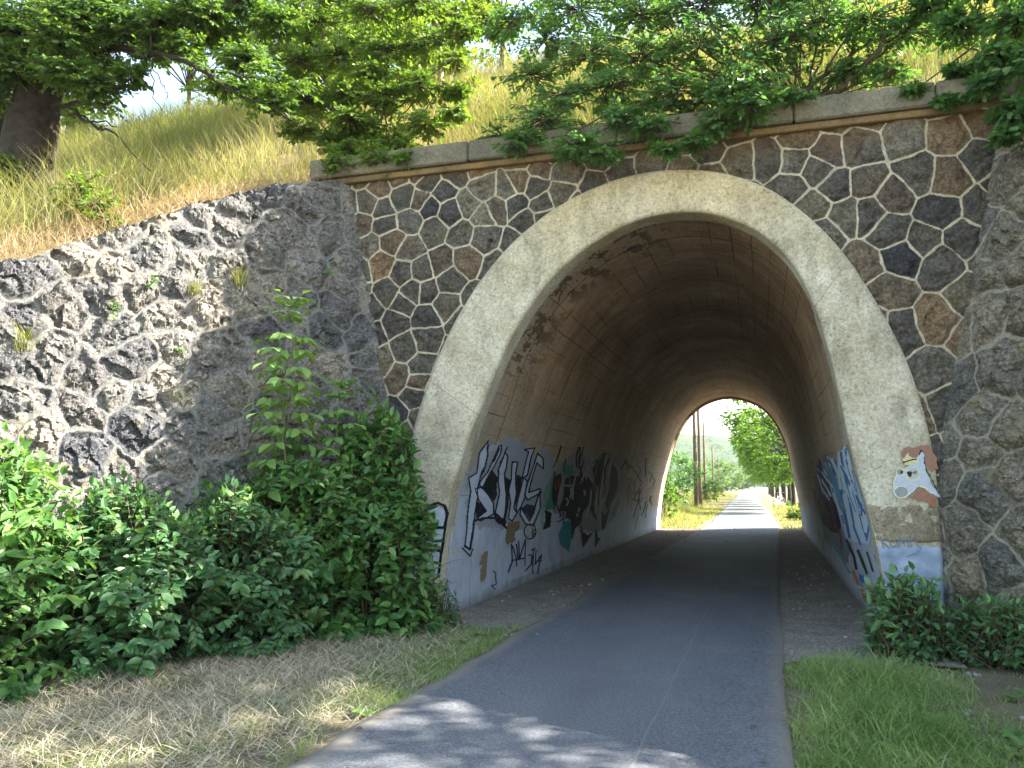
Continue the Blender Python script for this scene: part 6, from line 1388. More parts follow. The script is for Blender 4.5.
  ((0.52,0.64,0.78),[(15.38,1.808),(14.40,1.664),(13.97,1.680),(14.88,1.821)]),
  ((0.52,0.64,0.78),[(14.51,1.679),(13.52,1.551),(13.15,1.571),(14.07,1.696)]),
  ((0.04,0.08,0.2),[(15.73,1.821),(14.81,1.626),(14.39,1.639),(15.25,1.829)]),
  ((0.04,0.08,0.2),[(14.88,1.642),(14.24,1.466),(13.85,1.482),(14.45,1.654)]),
  ((0.1,0.3,0.52),[(11.32,1.592),(11.13,1.422),(10.97,1.429),(11.15,1.597)]),
  ((0.1,0.3,0.52),[(11.14,1.429),(10.98,1.265),(10.82,1.274),(10.98,1.437)]),
  ((0.06,0.2,0.48),[(11.96,0.449),(11.19,0.488),(11.19,0.426),(11.84,0.330),(12.13,0.365)]),
 ],
 'outlined_letters': [
  ((0.42,0.49,0.6),[(-3.94,1.224),(-3.88,1.333),(-3.78,1.366),(-3.68,1.291),(-3.70,1.098),(-3.94,1.116)]),
  ((0.42,0.49,0.6),[(-3.98,1.051),(-3.70,1.076),(-3.73,0.841),(-4.00,0.857)]),
  ((0.42,0.49,0.6),[(-3.89,0.806),(-3.75,0.809),(-3.76,0.543),(-3.91,0.581)]),
  ((0.012,0.013,0.02),[(-3.94,1.179),(-3.91,1.305),(-3.94,1.312),(-3.98,1.186)]),
  ((0.012,0.013,0.02),[(-3.92,1.282),(-3.85,1.354),(-3.87,1.376),(-3.95,1.304)]),
  ((0.012,0.013,0.02),[(-3.87,1.341),(-3.76,1.376),(-3.77,1.405),(-3.88,1.370)]),
  ((0.012,0.013,0.02),[(-3.79,1.377),(-3.68,1.334),(-3.67,1.362),(-3.78,1.405)]),
  ((0.012,0.013,0.02),[(-3.71,1.355),(-3.67,1.246),(-3.63,1.255),(-3.67,1.365)]),
  ((0.012,0.013,0.02),[(-3.67,1.271),(-3.69,1.157),(-3.66,1.150),(-3.63,1.265)]),
  ((0.012,0.013,0.02),[(-3.69,1.175),(-3.71,1.092),(-3.68,1.086),(-3.66,1.168)]),
  ((0.012,0.013,0.02),[(-3.68,1.114),(-3.92,1.106),(-3.92,1.075),(-3.68,1.083)]),
  ((0.012,0.013,0.02),[(-3.89,1.094),(-3.96,1.155),(-3.98,1.133),(-3.92,1.073)]),
  ((0.012,0.013,0.02),[(-3.67,1.260),(-3.72,0.920),(-3.69,0.916),(-3.64,1.256)]),
  ((0.012,0.013,0.02),[(-3.72,0.939),(-3.75,0.792),(-3.71,0.787),(-3.68,0.933)]),
  ((0.012,0.013,0.02),[(-3.74,0.809),(-3.78,0.514),(-3.74,0.512),(-3.71,0.806)]),
  ((0.012,0.013,0.02),[(-4.03,0.820),(-3.71,0.813),(-3.71,0.844),(-4.02,0.850)]),
  ((0.012,0.013,0.02),[(-3.97,1.070),(-3.96,0.987),(-3.92,0.990),(-3.93,1.072)]),
  ((0.012,0.013,0.02),[(-3.84,1.073),(-3.84,0.990),(-3.81,0.991),(-3.81,1.073)]),
  ((0.012,0.013,0.02),[(-3.79,0.920),(-3.69,0.935),(-3.69,0.965),(-3.79,0.950)]),
  ((0.012,0.013,0.02),[(-3.91,0.992),(-3.89,0.940),(-3.86,0.950),(-3.88,1.001)]),
 ],
 'horse_head_graffiti': [
  ((0.27,0.15,0.11),[(1.33,1.908),(1.36,1.973),(1.45,1.982),(1.53,2.003),(1.60,1.980),(1.65,1.887),(1.66,1.767),(1.59,1.730),(1.54,1.813),(1.54,1.906),(1.52,1.944),(1.43,1.870),(1.36,1.833)]),
  ((0.27,0.15,0.11),[(1.58,1.629),(1.48,1.583),(1.41,1.518),(1.37,1.459),(1.56,1.427),(1.62,1.382),(1.63,1.446),(1.60,1.519)]),
  ((0.3,0.13,0.08),[(1.56,1.464),(1.62,1.464),(1.62,1.373),(1.56,1.391)]),
  ((0.42,0.47,0.55),[(1.52,1.953),(1.55,1.906),(1.53,1.814),(1.56,1.703),(1.59,1.611),(1.67,1.473),(1.58,1.519),(1.53,1.574),(1.47,1.588),(1.39,1.518),(1.34,1.472),(1.27,1.468),(1.24,1.527),(1.24,1.639),(1.27,1.704),(1.35,1.774),(1.44,1.824),(1.49,1.907)]),
  ((0.55,0.5,0.28),[(1.34,1.843),(1.39,1.926),(1.41,1.880),(1.48,1.879),(1.47,1.823),(1.36,1.800)]),
  ((0.012,0.013,0.02),[(1.34,1.822),(1.43,1.850),(1.43,1.863),(1.34,1.835)]),
  ((0.012,0.013,0.02),[(1.42,1.848),(1.47,1.856),(1.47,1.870),(1.42,1.861)]),
  ((0.26,0.28,0.3),[(1.38,1.527),(1.37,1.507),(1.36,1.489),(1.34,1.476),(1.32,1.469),(1.29,1.469),(1.27,1.476),(1.25,1.489),(1.24,1.507),(1.24,1.527),(1.24,1.547),(1.26,1.565),(1.28,1.579),(1.30,1.586),(1.32,1.586),(1.34,1.579),(1.36,1.565),(1.37,1.548)]),
  ((0.4,0.42,0.42),[(1.49,1.712),(1.49,1.689),(1.47,1.669),(1.46,1.655),(1.44,1.647),(1.41,1.647),(1.39,1.655),(1.38,1.670),(1.37,1.690),(1.36,1.713),(1.37,1.735),(1.38,1.755),(1.40,1.770),(1.42,1.778),(1.44,1.778),(1.46,1.770),(1.48,1.755),(1.49,1.735)]),
  ((0.22,0.24,0.24),[(1.34,1.731),(1.34,1.719),(1.33,1.707),(1.32,1.699),(1.31,1.695),(1.30,1.695),(1.29,1.699),(1.28,1.708),(1.28,1.719),(1.28,1.732),(1.28,1.744),(1.29,1.755),(1.29,1.764),(1.31,1.768),(1.32,1.768),(1.33,1.764),(1.34,1.755),(1.34,1.744)]),
  ((0.04,0.03,0.03),[(1.42,1.712),(1.41,1.702),(1.41,1.693),(1.40,1.687),(1.40,1.683),(1.39,1.683),(1.38,1.687),(1.38,1.693),(1.37,1.702),(1.37,1.713),(1.37,1.723),(1.38,1.732),(1.38,1.738),(1.39,1.742),(1.40,1.742),(1.41,1.738),(1.41,1.731),(1.42,1.723)]),
  ((0.04,0.03,0.03),[(1.34,1.722),(1.34,1.716),(1.33,1.710),(1.33,1.706),(1.32,1.704),(1.32,1.704),(1.31,1.706),(1.31,1.710),(1.31,1.716),(1.31,1.722),(1.31,1.728),(1.31,1.734),(1.32,1.738),(1.32,1.740),(1.33,1.740),(1.33,1.738),(1.33,1.734),(1.34,1.728)]),
  ((0.16,0.12,0.09),[(1.46,1.721),(1.46,1.715),(1.45,1.710),(1.45,1.705),(1.44,1.703),(1.44,1.703),(1.43,1.706),(1.43,1.710),(1.42,1.715),(1.42,1.722),(1.42,1.728),(1.43,1.734),(1.43,1.738),(1.44,1.740),(1.44,1.740),(1.45,1.738),(1.45,1.733),(1.46,1.728)]),
  ((0.58,0.55,0.36),[(1.49,1.716),(1.48,1.687),(1.49,1.685),(1.50,1.714)]),
  ((0.58,0.55,0.36),[(1.48,1.695),(1.47,1.669),(1.48,1.664),(1.49,1.689)]),
  ((0.58,0.55,0.36),[(1.47,1.675),(1.45,1.657),(1.46,1.649),(1.48,1.667)]),
  ((0.58,0.55,0.36),[(1.46,1.660),(1.43,1.651),(1.43,1.641),(1.46,1.651)]),
  ((0.58,0.55,0.36),[(1.44,1.652),(1.41,1.652),(1.41,1.642),(1.44,1.642)]),
  ((0.58,0.55,0.36),[(1.42,1.651),(1.39,1.660),(1.39,1.651),(1.41,1.641)]),
  ((0.58,0.55,0.36),[(1.40,1.657),(1.38,1.675),(1.37,1.668),(1.39,1.649)]),
  ((0.58,0.55,0.36),[(1.38,1.670),(1.37,1.695),(1.36,1.690),(1.37,1.664)]),
  ((0.58,0.55,0.36),[(1.37,1.688),(1.37,1.716),(1.36,1.715),(1.36,1.686)]),
  ((0.58,0.55,0.36),[(1.37,1.709),(1.37,1.737),(1.36,1.739),(1.36,1.711)]),
  ((0.58,0.55,0.36),[(1.37,1.730),(1.39,1.755),(1.38,1.761),(1.36,1.735)]),
  ((0.58,0.55,0.36),[(1.38,1.750),(1.40,1.768),(1.40,1.776),(1.38,1.758)]),
  ((0.58,0.55,0.36),[(1.40,1.764),(1.42,1.774),(1.42,1.784),(1.39,1.774)]),
  ((0.58,0.55,0.36),[(1.42,1.773),(1.45,1.773),(1.45,1.783),(1.42,1.783)]),
  ((0.58,0.55,0.36),[(1.44,1.774),(1.46,1.764),(1.47,1.774),(1.44,1.784)]),
  ((0.58,0.55,0.36),[(1.46,1.768),(1.48,1.749),(1.48,1.757),(1.46,1.776)]),
  ((0.58,0.55,0.36),[(1.47,1.755),(1.49,1.730),(1.49,1.735),(1.48,1.760)]),
  ((0.58,0.55,0.36),[(1.48,1.737),(1.49,1.708),(1.50,1.710),(1.49,1.739)]),
  ((0.58,0.55,0.36),[(1.34,1.735),(1.33,1.716),(1.34,1.715),(1.35,1.733)]),
  ((0.58,0.55,0.36),[(1.34,1.724),(1.33,1.707),(1.34,1.702),(1.34,1.719)]),
  ((0.58,0.55,0.36),[(1.33,1.713),(1.32,1.701),(1.32,1.693),(1.34,1.706)]),
  ((0.58,0.55,0.36),[(1.33,1.705),(1.31,1.698),(1.31,1.689),(1.33,1.695)]),
  ((0.58,0.55,0.36),[(1.32,1.700),(1.30,1.700),(1.30,1.690),(1.32,1.690)]),
  ((0.58,0.55,0.36),[(1.31,1.698),(1.29,1.705),(1.29,1.696),(1.30,1.689)]),
  ((0.58,0.55,0.36),[(1.30,1.701),(1.28,1.713),(1.28,1.706),(1.29,1.693)]),
  ((0.58,0.55,0.36),[(1.29,1.707),(1.28,1.724),(1.27,1.719),(1.28,1.702)]),
  ((0.58,0.55,0.36),[(1.28,1.717),(1.28,1.735),(1.27,1.734),(1.27,1.715)]),
  ((0.58,0.55,0.36),[(1.28,1.728),(1.28,1.746),(1.28,1.748),(1.27,1.729)]),
  ((0.58,0.55,0.36),[(1.28,1.739),(1.29,1.756),(1.28,1.761),(1.27,1.744)]),
  ((0.58,0.55,0.36),[(1.29,1.750),(1.30,1.762),(1.29,1.770),(1.28,1.757)]),
  ((0.58,0.55,0.36),[(1.29,1.758),(1.31,1.764),(1.31,1.774),(1.29,1.767)]),
  ((0.58,0.55,0.36),[(1.30,1.763),(1.32,1.763),(1.32,1.773),(1.30,1.773)]),
  ((0.58,0.55,0.36),[(1.31,1.764),(1.33,1.758),(1.33,1.767),(1.32,1.774)]),
  ((0.58,0.55,0.36),[(1.32,1.762),(1.33,1.749),(1.34,1.757),(1.33,1.769)]),
  ((0.58,0.55,0.36),[(1.33,1.755),(1.34,1.739),(1.35,1.744),(1.34,1.760)]),
  ((0.58,0.55,0.36),[(1.34,1.746),(1.34,1.727),(1.35,1.729),(1.34,1.748)]),
  ((0.62,0.6,0.5),[(1.37,1.532),(1.37,1.505),(1.37,1.503),(1.38,1.529)]),
  ((0.62,0.6,0.5),[(1.37,1.513),(1.35,1.490),(1.36,1.484),(1.38,1.507)]),
  ((0.62,0.6,0.5),[(1.36,1.495),(1.33,1.479),(1.34,1.470),(1.36,1.487)]),
  ((0.62,0.6,0.5),[(1.34,1.482),(1.31,1.473),(1.31,1.463),(1.34,1.472)]),
  ((0.62,0.6,0.5),[(1.32,1.474),(1.29,1.474),(1.29,1.464),(1.32,1.464)]),
  ((0.62,0.6,0.5),[(1.30,1.473),(1.27,1.482),(1.27,1.472),(1.29,1.463)]),
  ((0.62,0.6,0.5),[(1.28,1.478),(1.25,1.495),(1.25,1.487),(1.27,1.470)]),
  ((0.62,0.6,0.5),[(1.26,1.490),(1.24,1.512),(1.24,1.506),(1.25,1.484)]),
  ((0.62,0.6,0.5),[(1.25,1.505),(1.24,1.531),(1.23,1.529),(1.24,1.503)]),
  ((0.62,0.6,0.5),[(1.24,1.523),(1.25,1.549),(1.24,1.552),(1.23,1.525)]),
  ((0.62,0.6,0.5),[(1.25,1.542),(1.26,1.565),(1.26,1.571),(1.24,1.548)]),
  ((0.62,0.6,0.5),[(1.26,1.559),(1.28,1.576),(1.28,1.585),(1.25,1.568)]),
  ((0.62,0.6,0.5),[(1.27,1.573),(1.30,1.582),(1.30,1.591),(1.27,1.583)]),
  ((0.62,0.6,0.5),[(1.30,1.581),(1.32,1.581),(1.33,1.591),(1.30,1.591)]),
  ((0.62,0.6,0.5),[(1.32,1.582),(1.35,1.573),(1.35,1.583),(1.32,1.591)]),
  ((0.62,0.6,0.5),[(1.34,1.576),(1.36,1.560),(1.37,1.568),(1.34,1.585)]),
  ((0.62,0.6,0.5),[(1.36,1.565),(1.37,1.542),(1.38,1.548),(1.36,1.571)]),
  ((0.62,0.6,0.5),[(1.37,1.550),(1.37,1.523),(1.38,1.526),(1.38,1.552)]),
  ((0.62,0.6,0.5),[(1.34,1.478),(1.27,1.473),(1.27,1.462),(1.34,1.467)]),
  ((0.62,0.6,0.5),[(1.28,1.469),(1.24,1.533),(1.23,1.526),(1.27,1.462)]),
  ((0.62,0.6,0.5),[(1.24,1.524),(1.25,1.642),(1.24,1.642),(1.23,1.524)]),
  ((0.62,0.6,0.5),[(1.25,1.633),(1.28,1.704),(1.27,1.709),(1.24,1.638)]),
  ((0.62,0.6,0.5),[(1.24,1.524),(1.25,1.642),(1.24,1.642),(1.23,1.524)]),
  ((0.62,0.6,0.5),[(1.25,1.633),(1.28,1.704),(1.27,1.709),(1.24,1.638)]),
  ((0.62,0.6,0.5),[(1.34,1.465),(1.40,1.516),(1.39,1.525),(1.33,1.474)]),
  ((0.62,0.6,0.5),[(1.39,1.511),(1.47,1.586),(1.47,1.595),(1.39,1.520)]),
  ((0.62,0.6,0.5),[(1.46,1.583),(1.53,1.567),(1.54,1.579),(1.47,1.595)]),
  ((0.62,0.6,0.5),[(1.52,1.572),(1.58,1.512),(1.58,1.521),(1.53,1.581)]),
  ((0.012,0.013,0.02),[(1.50,1.903),(1.52,1.953),(1.51,1.957),(1.49,1.906)]),
  ((0.012,0.013,0.02),[(1.51,1.952),(1.55,1.902),(1.55,1.907),(1.52,1.957)]),
  ((0.012,0.013,0.02),[(1.55,1.909),(1.53,1.812),(1.54,1.811),(1.55,1.908)]),
  ((0.03,0.035,0.015),[(1.54,1.768),(1.57,1.697),(1.58,1.702),(1.55,1.773)]),
  ((0.22,0.22,0.1),[(1.56,1.738),(1.58,1.666),(1.59,1.671),(1.57,1.743)]),
  ((0.03,0.035,0.015),[(1.57,1.709),(1.60,1.635),(1.61,1.639),(1.58,1.713)]),
  ((0.22,0.22,0.1),[(1.58,1.679),(1.61,1.603),(1.62,1.608),(1.59,1.684)]),
  ((0.03,0.035,0.015),[(1.60,1.650),(1.62,1.572),(1.63,1.577),(1.61,1.654)]),
  ((0.22,0.22,0.1),[(1.61,1.621),(1.64,1.541),(1.65,1.546),(1.62,1.625)]),
  ((0.03,0.035,0.015),[(1.62,1.591),(1.65,1.510),(1.66,1.514),(1.63,1.596)]),
  ((0.22,0.22,0.1),[(1.64,1.562),(1.66,1.479),(1.67,1.483),(1.65,1.566)]),
  ((0.03,0.035,0.015),[(1.65,1.533),(1.68,1.448),(1.69,1.452),(1.66,1.537)]),
 ],
 'faint_block_letters': [
  ((0.12,0.18,0.28),[(1.08,1.075),(1.11,0.955),(1.12,0.958),(1.09,1.077)]),
  ((0.12,0.18,0.28),[(1.11,1.009),(1.16,1.058),(1.15,1.065),(1.11,1.016)]),
  ((0.12,0.18,0.28),[(1.11,1.013),(1.16,0.955),(1.17,0.962),(1.12,1.020)]),
  ((0.12,0.18,0.28),[(1.23,1.015),(1.23,0.995),(1.23,0.994),(1.24,1.014)]),
  ((0.12,0.18,0.28),[(1.23,1.002),(1.22,0.985),(1.23,0.981),(1.24,0.999)]),
  ((0.12,0.18,0.28),[(1.22,0.991),(1.21,0.977),(1.22,0.971),(1.23,0.985)]),
  ((0.12,0.18,0.28),[(1.22,0.982),(1.20,0.975),(1.21,0.966),(1.22,0.973)]),
  ((0.12,0.18,0.28),[(1.21,0.977),(1.20,0.976),(1.20,0.966),(1.21,0.967)]),
  ((0.12,0.18,0.28),[(1.20,0.975),(1.19,0.982),(1.19,0.973),(1.20,0.966)]),
  ((0.12,0.18,0.28),[(1.20,0.977),(1.19,0.990),(1.18,0.984),(1.19,0.970)]),
  ((0.12,0.18,0.28),[(1.19,0.984),(1.18,1.002),(1.17,0.998),(1.18,0.980)]),
  ((0.12,0.18,0.28),[(1.18,0.995),(1.18,1.014),(1.17,1.013),(1.18,0.993)]),
  ((0.12,0.18,0.28),[(1.18,1.007),(1.19,1.027),(1.18,1.028),(1.17,1.008)]),
  ((0.12,0.18,0.28),[(1.18,1.020),(1.19,1.038),(1.18,1.041),(1.18,1.023)]),
  ((0.12,0.18,0.28),[(1.19,1.031),(1.20,1.045),(1.19,1.051),(1.18,1.038)]),
  ((0.12,0.18,0.28),[(1.19,1.040),(1.21,1.048),(1.20,1.057),(1.19,1.049)]),
  ((0.12,0.18,0.28),[(1.20,1.046),(1.22,1.046),(1.22,1.056),(1.20,1.056)]),
  ((0.12,0.18,0.28),[(1.21,1.048),(1.22,1.040),(1.23,1.049),(1.21,1.057)]),
  ((0.12,0.18,0.28),[(1.22,1.045),(1.23,1.032),(1.23,1.039),(1.22,1.052)]),
  ((0.12,0.18,0.28),[(1.22,1.038),(1.23,1.021),(1.24,1.025),(1.23,1.042)]),
  ((0.12,0.18,0.28),[(1.23,1.028),(1.23,1.008),(1.24,1.009),(1.24,1.029)]),
  ((0.12,0.18,0.28),[(1.26,0.967),(1.27,1.070),(1.26,1.071),(1.25,0.967)]),
  ((0.12,0.18,0.28),[(1.26,1.067),(1.30,0.999),(1.31,1.004),(1.27,1.072)]),
  ((0.12,0.18,0.28),[(1.30,0.999),(1.34,1.069),(1.34,1.073),(1.30,1.004)]),
  ((0.12,0.18,0.28),[(1.33,1.071),(1.34,0.968),(1.35,0.970),(1.34,1.072)]),
  ((0.12,0.18,0.28),[(1.36,1.066),(1.37,0.976),(1.38,0.978),(1.37,1.067)]),
  ((0.12,0.18,0.28),[(1.47,1.058),(1.41,1.047),(1.41,1.037),(1.47,1.048)]),
  ((0.12,0.18,0.28),[(1.41,1.043),(1.42,0.991),(1.43,0.995),(1.42,1.047)]),
  ((0.12,0.18,0.28),[(1.42,0.994),(1.46,0.961),(1.46,0.969),(1.43,1.001)]),
  ((0.12,0.18,0.28),[(1.46,0.973),(1.41,0.916),(1.42,0.910),(1.46,0.966)]),
  ((0.12,0.18,0.28),[(1.42,0.921),(1.32,0.886),(1.32,0.877),(1.42,0.912)]),
 ],
}
# ------------------------------------------------------------------ painted lettering on the concrete
def paint_mat():
    s = N('spray_paint'); v = s.geo(); c = s.n('Attribute', _attribute_name='paint').outputs['Color']
    wear = s.math('MULTIPLY', s.step(s.noise(v, 11, 6, .7), .56, .70), .42)
    c = s.mix(wear, c, (.19, .18, .165)); c = s.mix(.5, c, s.ramp(s.noise(v, 45, 4, .7), [(.3, .55), (.6, 1.1)]), 'MULTIPLY')
    s.pbr(c, .8, s.bump(s.noise(v, 45, 5, .7), .4, .012), .1); return s.m
M['paint'] = paint_mat()
_zg = np.linspace(-.2, 3.2, 240); _Vb = np.stack(rows, 0); _sk = {}
for side in (-1, 1):
    tb = []
    for r_ in _Vb:
        top = r_[:, 2].argmax(); tb.append(np.interp(_zg, r_[:top, 2], r_[:top, 0]) if side < 0 else np.interp(_zg, r_[top:, 2][::-1], r_[top:, 0][::-1]))
    _sk[side] = np.array(tb)
def skin(side, Y, z):
    fy = np.interp(Y, yv, np.arange(len(yv))); i = np.clip(fy.astype(int), 0, len(yv)-2); fy = fy-i
    fz = np.clip((z+.2)/3.4*239, 0, 238.99); j = fz.astype(int); fz = fz-j; T = _sk[side]
    return (T[i, j]*(1-fy)+T[i+1, j]*fy)*(1-fz)+(T[i, j+1]*(1-fy)+T[i+1, j+1]*fy)*fz
ROUGH = ((.27, .3, .36), (.23, .235, .25), (.17, .13, .08), (.22, .18, .12), (.2, .19, .22), (.44, .44, .34))
def painted(name, where, du, dv, parent):
    polys = [(c, np.array(p)) for c, p in GRAFFITI[name]]
    lo = np.min([p.min(0) for c, p in polys], 0)-.02; hi = np.max([p.max(0) for c, p in polys], 0)+.02
    if where in (-1, 1): lo[0] = max(lo[0], Y0+.3); hi[0] = min(hi[0], Y1-.1)
    lo[1] = max(lo[1], .03)
    nu = int((hi[0]-lo[0])/du)+2; nv = int((hi[1]-lo[1])/dv)+2
    u = lo[0]+du*np.arange(nu); v = lo[1]+dv*np.arange(nv); uc = u[:-1]+du/2; vc = v[:-1]+dv/2
    col = np.zeros((nu-1, nv-1, 4)); 
    for c, p in polys:
        a, b = p.min(0), p.max(0); iu = np.where((uc >= a[0]) & (uc <= b[0]))[0]; iv = np.where((vc >= a[1]) & (vc <= b[1]))[0]
        if len(iu) == 0 or len(iv) == 0: continue
        UU, VV = np.meshgrid(uc[iu], vc[iv], indexing='ij'); q = np.stack([UU.ravel(), VV.ravel()], 1)
        if len(p) > 4: q = q+.012*np.stack([vnoise(q*30, 3), vnoise(q*30, 4)], 1)
        if c in ROUGH: q = q+np.stack([.30*fbm(q*np.array([2., 6.]), 5), .10*fbm(q*np.array([2., 6.]), 6)], 1)*(1 if where in (-1, 1) else .3)
        m = inside(p, q).reshape(UU.shape); sub = col[np.ix_(iu, iv)]; sub[m] = (*c, 1); col[np.ix_(iu, iv)] = sub
    UU, VV = np.meshgrid(u, v, indexing='ij')
    if where in (-1, 1):
        X = skin(where, UU.ravel(), VV.ravel())-where*.005; V = np.stack([X, UU.ravel(), VV.ravel()], 1)
    else: V = np.stack([UU.ravel(), np.full(UU.size, where), VV.ravel()], 1)
    keep = (col[..., 3] > 0).ravel(); F = grid_faces(nu, nv)
    if where == -1: F = F[:, ::-1]
    F = F[keep]; cc = col.reshape(-1, 4)[keep]
    used = np.unique(F); remap = np.full(len(V), -1); remap[used] = np.arange(len(used))
    g = G(); g.add(V[used], remap[F]); o = g.build(name, M['paint'], parent)
    ca = o.data.attributes.new('paint', 'FLOAT_COLOR', 'FACE'); ca.data.foreach_set('color', cc.astype(np.float32).ravel())
    return o
painted('block_letter_graffiti', -1, .016, .008, ub)['label'] = 'tall angular pale letters with black outlines on the left tunnel wall'
painted('dark_wildstyle_graffiti', -1, .024, .009, ub)['label'] = 'dark interlocking letters with green, red and teal patches'
painted('scrawled_tag', -1, .012, .006, ub)['label'] = 'thin black scrawled tag low on the left tunnel wall'
painted('faded_scribble', -1, .03, .012, ub)['label'] = 'faded pale scribble near the far mouth'
painted('blue_arc_graffiti', 1, .024, .008, ub)['label'] = 'pale blue looping graffiti on the right tunnel wall'
painted('outlined_letters', Y0-.072, .005, .005, ub)['label'] = 'stacked pale letters with thick black outline on the left foot of the arch'
painted('horse_head_graffiti', Y0-.072, .004, .004, ub)['label'] = 'pale blue horse head with brown mane painted on the right foot of the arch'
painted('faint_block_letters', Y0-.080, .004, .004, ub)['label'] = 'faint blue letters on the painted block'

# ------------------------------------------------------------------ beyond the tunnel
rg = np.random.default_rng(404)
def place_copy(root, loc, rotz, scale, label, group):
    r = root.copy(); C.objects.link(r); r.location = loc; r.rotation_euler = (0, 0, rotz); r.scale = (scale,)*3; r['label'] = label; r['group'] = group
    for ch in list(root.children):
        c = ch.copy(); C.objects.link(c); c.parent = r
    return r
# avenue trees on the right of the path
t = thing('avenue_tree', 'nearest and thickest trunk of the tree row right of the far path', 'tree', (0, 0, 0), 'avenue of trees beyond the tunnel'); F = Foliage(); B = G()
P = catmull([[0, 0, -.1], [.03, 0, 1.2], [-.05, .05, 2.6], [.05, 0, 4.5], [0, 0, 7]], 4); tube(B, P, np.linspace(.19, .07, len(P)), 9, wob=.1)
for k in range(76):
    q = rg.normal(0, 1, 3); q = q/np.linalg.norm(q)*rg.uniform(.45, 1)**.5; c = np.array([-.9, 0, 5.5])+q*[3.3, 3.0, 3.6]
    cluster(rg, F, None, c, .85, 13, 7, .27, droop=.35, tone=rg.normal(0, .14), squash=.7)
    if k % 2 == 0: limb(rg, B, [0, 0, rg.uniform(2.2, 4.5)], c, .05, .012, .04, .03, n=6, seg=5)
F.build('crown', M['leaf_far'], t, 'far'); B.build('trunk', M['bark'], t, smooth=True)
TY = [49, 57, 64.5, 72, 80, 88, 97, 107, 118, 131, 146]
for i, Y in enumerate(TY):
    x = float(path_mid(Y)[1])+2.05+rg.normal(0, .12)
    lab = ['avenue tree hidden mostly by the right tunnel wall with its crown over the path', 'avenue tree whose trunk stands just inside the right edge of the far mouth', 'avenue tree beside the parked bicycle', 'avenue tree just beyond the bicycle'][i] if i < 4 else 'slender distant avenue tree in the far end of the row'
    if i == 0: t.location = (x, Y, 0); t['label'] = lab
    else: place_copy(t, (x, Y, 0), rg.uniform(-.5, .5), rg.uniform(.88, 1.1), lab, 'avenue of trees beyond the tunnel')
# utility poles
p0 = thing('utility_pole', 'thickest weathered utility pole left of the far path', 'pole', (0, 0, 0), 'utility poles beyond the tunnel')
g = G(); tube(g, [[0, 0, -.2], [0, 0, 2], [0, 0, 5], [0, 0, 8.2]], [.15, .14, .12, .10], 10); g.build('post', M['polewood'], p0, smooth=True)
g = G(); tube(g, [[0, 0, 8.2], [0, 0, 8.27], [0, 0, 8.34]], [.105, .08, .01], 10); g.build('cap', M['polewood'], p0, smooth=True)
PL = [(696, 57.5, 'thickest weathered utility pole left of the far path'), (700.3, 60.5, 'utility pole standing close behind the thickest one'), (705.2, 92, 'third utility pole rising above the tall weeds'), (713.4, 140, 'fourth utility pole before the hazy hill'), (719, 190, 'thin distant utility pole at the end of the line'), (723, 240, 'thin distant utility pole at the end of the line')]
for i, (u, Y, lab) in enumerate(PL):
    x = float(at(u, 490, Y)[0])
    if i == 0: p0.location = (x, Y, 0); p0['label'] = lab
    else: place_copy(p0, (x, Y, 0), rg.uniform(0, 6), 1.0 if i < 3 else .97, lab, 'utility poles beyond the tunnel')
# bicycle leaning by the avenue
M['rubber'] = plain('black_rubber', (.02, .02, .02), .8, .2, 10, .1); M['bikeframe'] = plain('pale_bicycle_paint', (.50, .52, .52), .35, .1, 10, .05, 60, .5); M['steel'] = plain('bright_steel', (.45, .45, .46), .35, .1, 10, .05, 60, .6)
bx_ = at(779.5, 500, 62); bl = np.array([bx_[0], 62, .0]); bi = thing('bicycle', 'pale bicycle parked under the avenue trees', 'bicycle', bl)
ang = R(62); e1 = np.array([math.cos(ang), math.sin(ang), 0]); e3 = np.array([0, 0, 1.]); e2 = np.cross(e3, e1)
W = lambda a, b, c=0.: bl+e1*a+e2*c+e3*b
for xw in (-.53, .53):
    g = G(); th = np.linspace(0, 2*np.pi, 28, endpoint=False); tube(g, [W(xw+.34*math.cos(q), .36+.34*math.sin(q)) for q in th], .022, 8, closed=True); wh = g.build('wheel', M['rubber'], bi, smooth=True)
    g = G(); tube(g, [W(xw+.315*math.cos(q), .36+.315*math.sin(q)) for q in th], .012, 6, closed=True)
    for q in th[::2]: tube(g, [W(xw, .36, .02), W(xw+.31*math.cos(q), .36+.31*math.sin(q))], .003, 4)
    g.build('rim', M['steel'], wh)
g = G()
for a_, b_ in (((-.15, .33), (.33, .78)), ((-.15, .33), (-.28, .86)), ((-.24, .74), (.31, .86)), ((-.53, .36), (-.15, .33)), ((-.53, .36), (-.24, .74)), ((.53, .36), (.29, .95))): tube(g, [W(*a_), W(*b_)], .019, 8)
g.build('frame', M['bikeframe'], bi, smooth=True)
g = G(); tube(g, [W(.29, .95), W(.27, 1.05), W(.22, 1.07, .28)], .012, 6); tube(g, [W(.27, 1.05), W(.22, 1.07, -.28)], .012, 6); g.build('handlebar', M['steel'], bi, smooth=True)
g = G(); tube(g, [W(-.42, .92), W(-.34, .94), W(-.2, .93), (W(-.12, .92))], [.05, .075, .035, .012], 8); g.build('saddle', M['rubber'], bi, smooth=True)
g = G(); tube(g, [W(-.15, .33, -.1), W(-.15, .33, .1)], .012, 6); tube(g, [W(-.15, .33, .1), W(-.05, .22, .1)], .01, 6); tube(g, [W(-.15, .33, -.1), W(-.25, .44, -.1)], .01, 6); box_c = W(-.05, .22, .15); g.build('crank', M['steel'], bi, smooth=True)
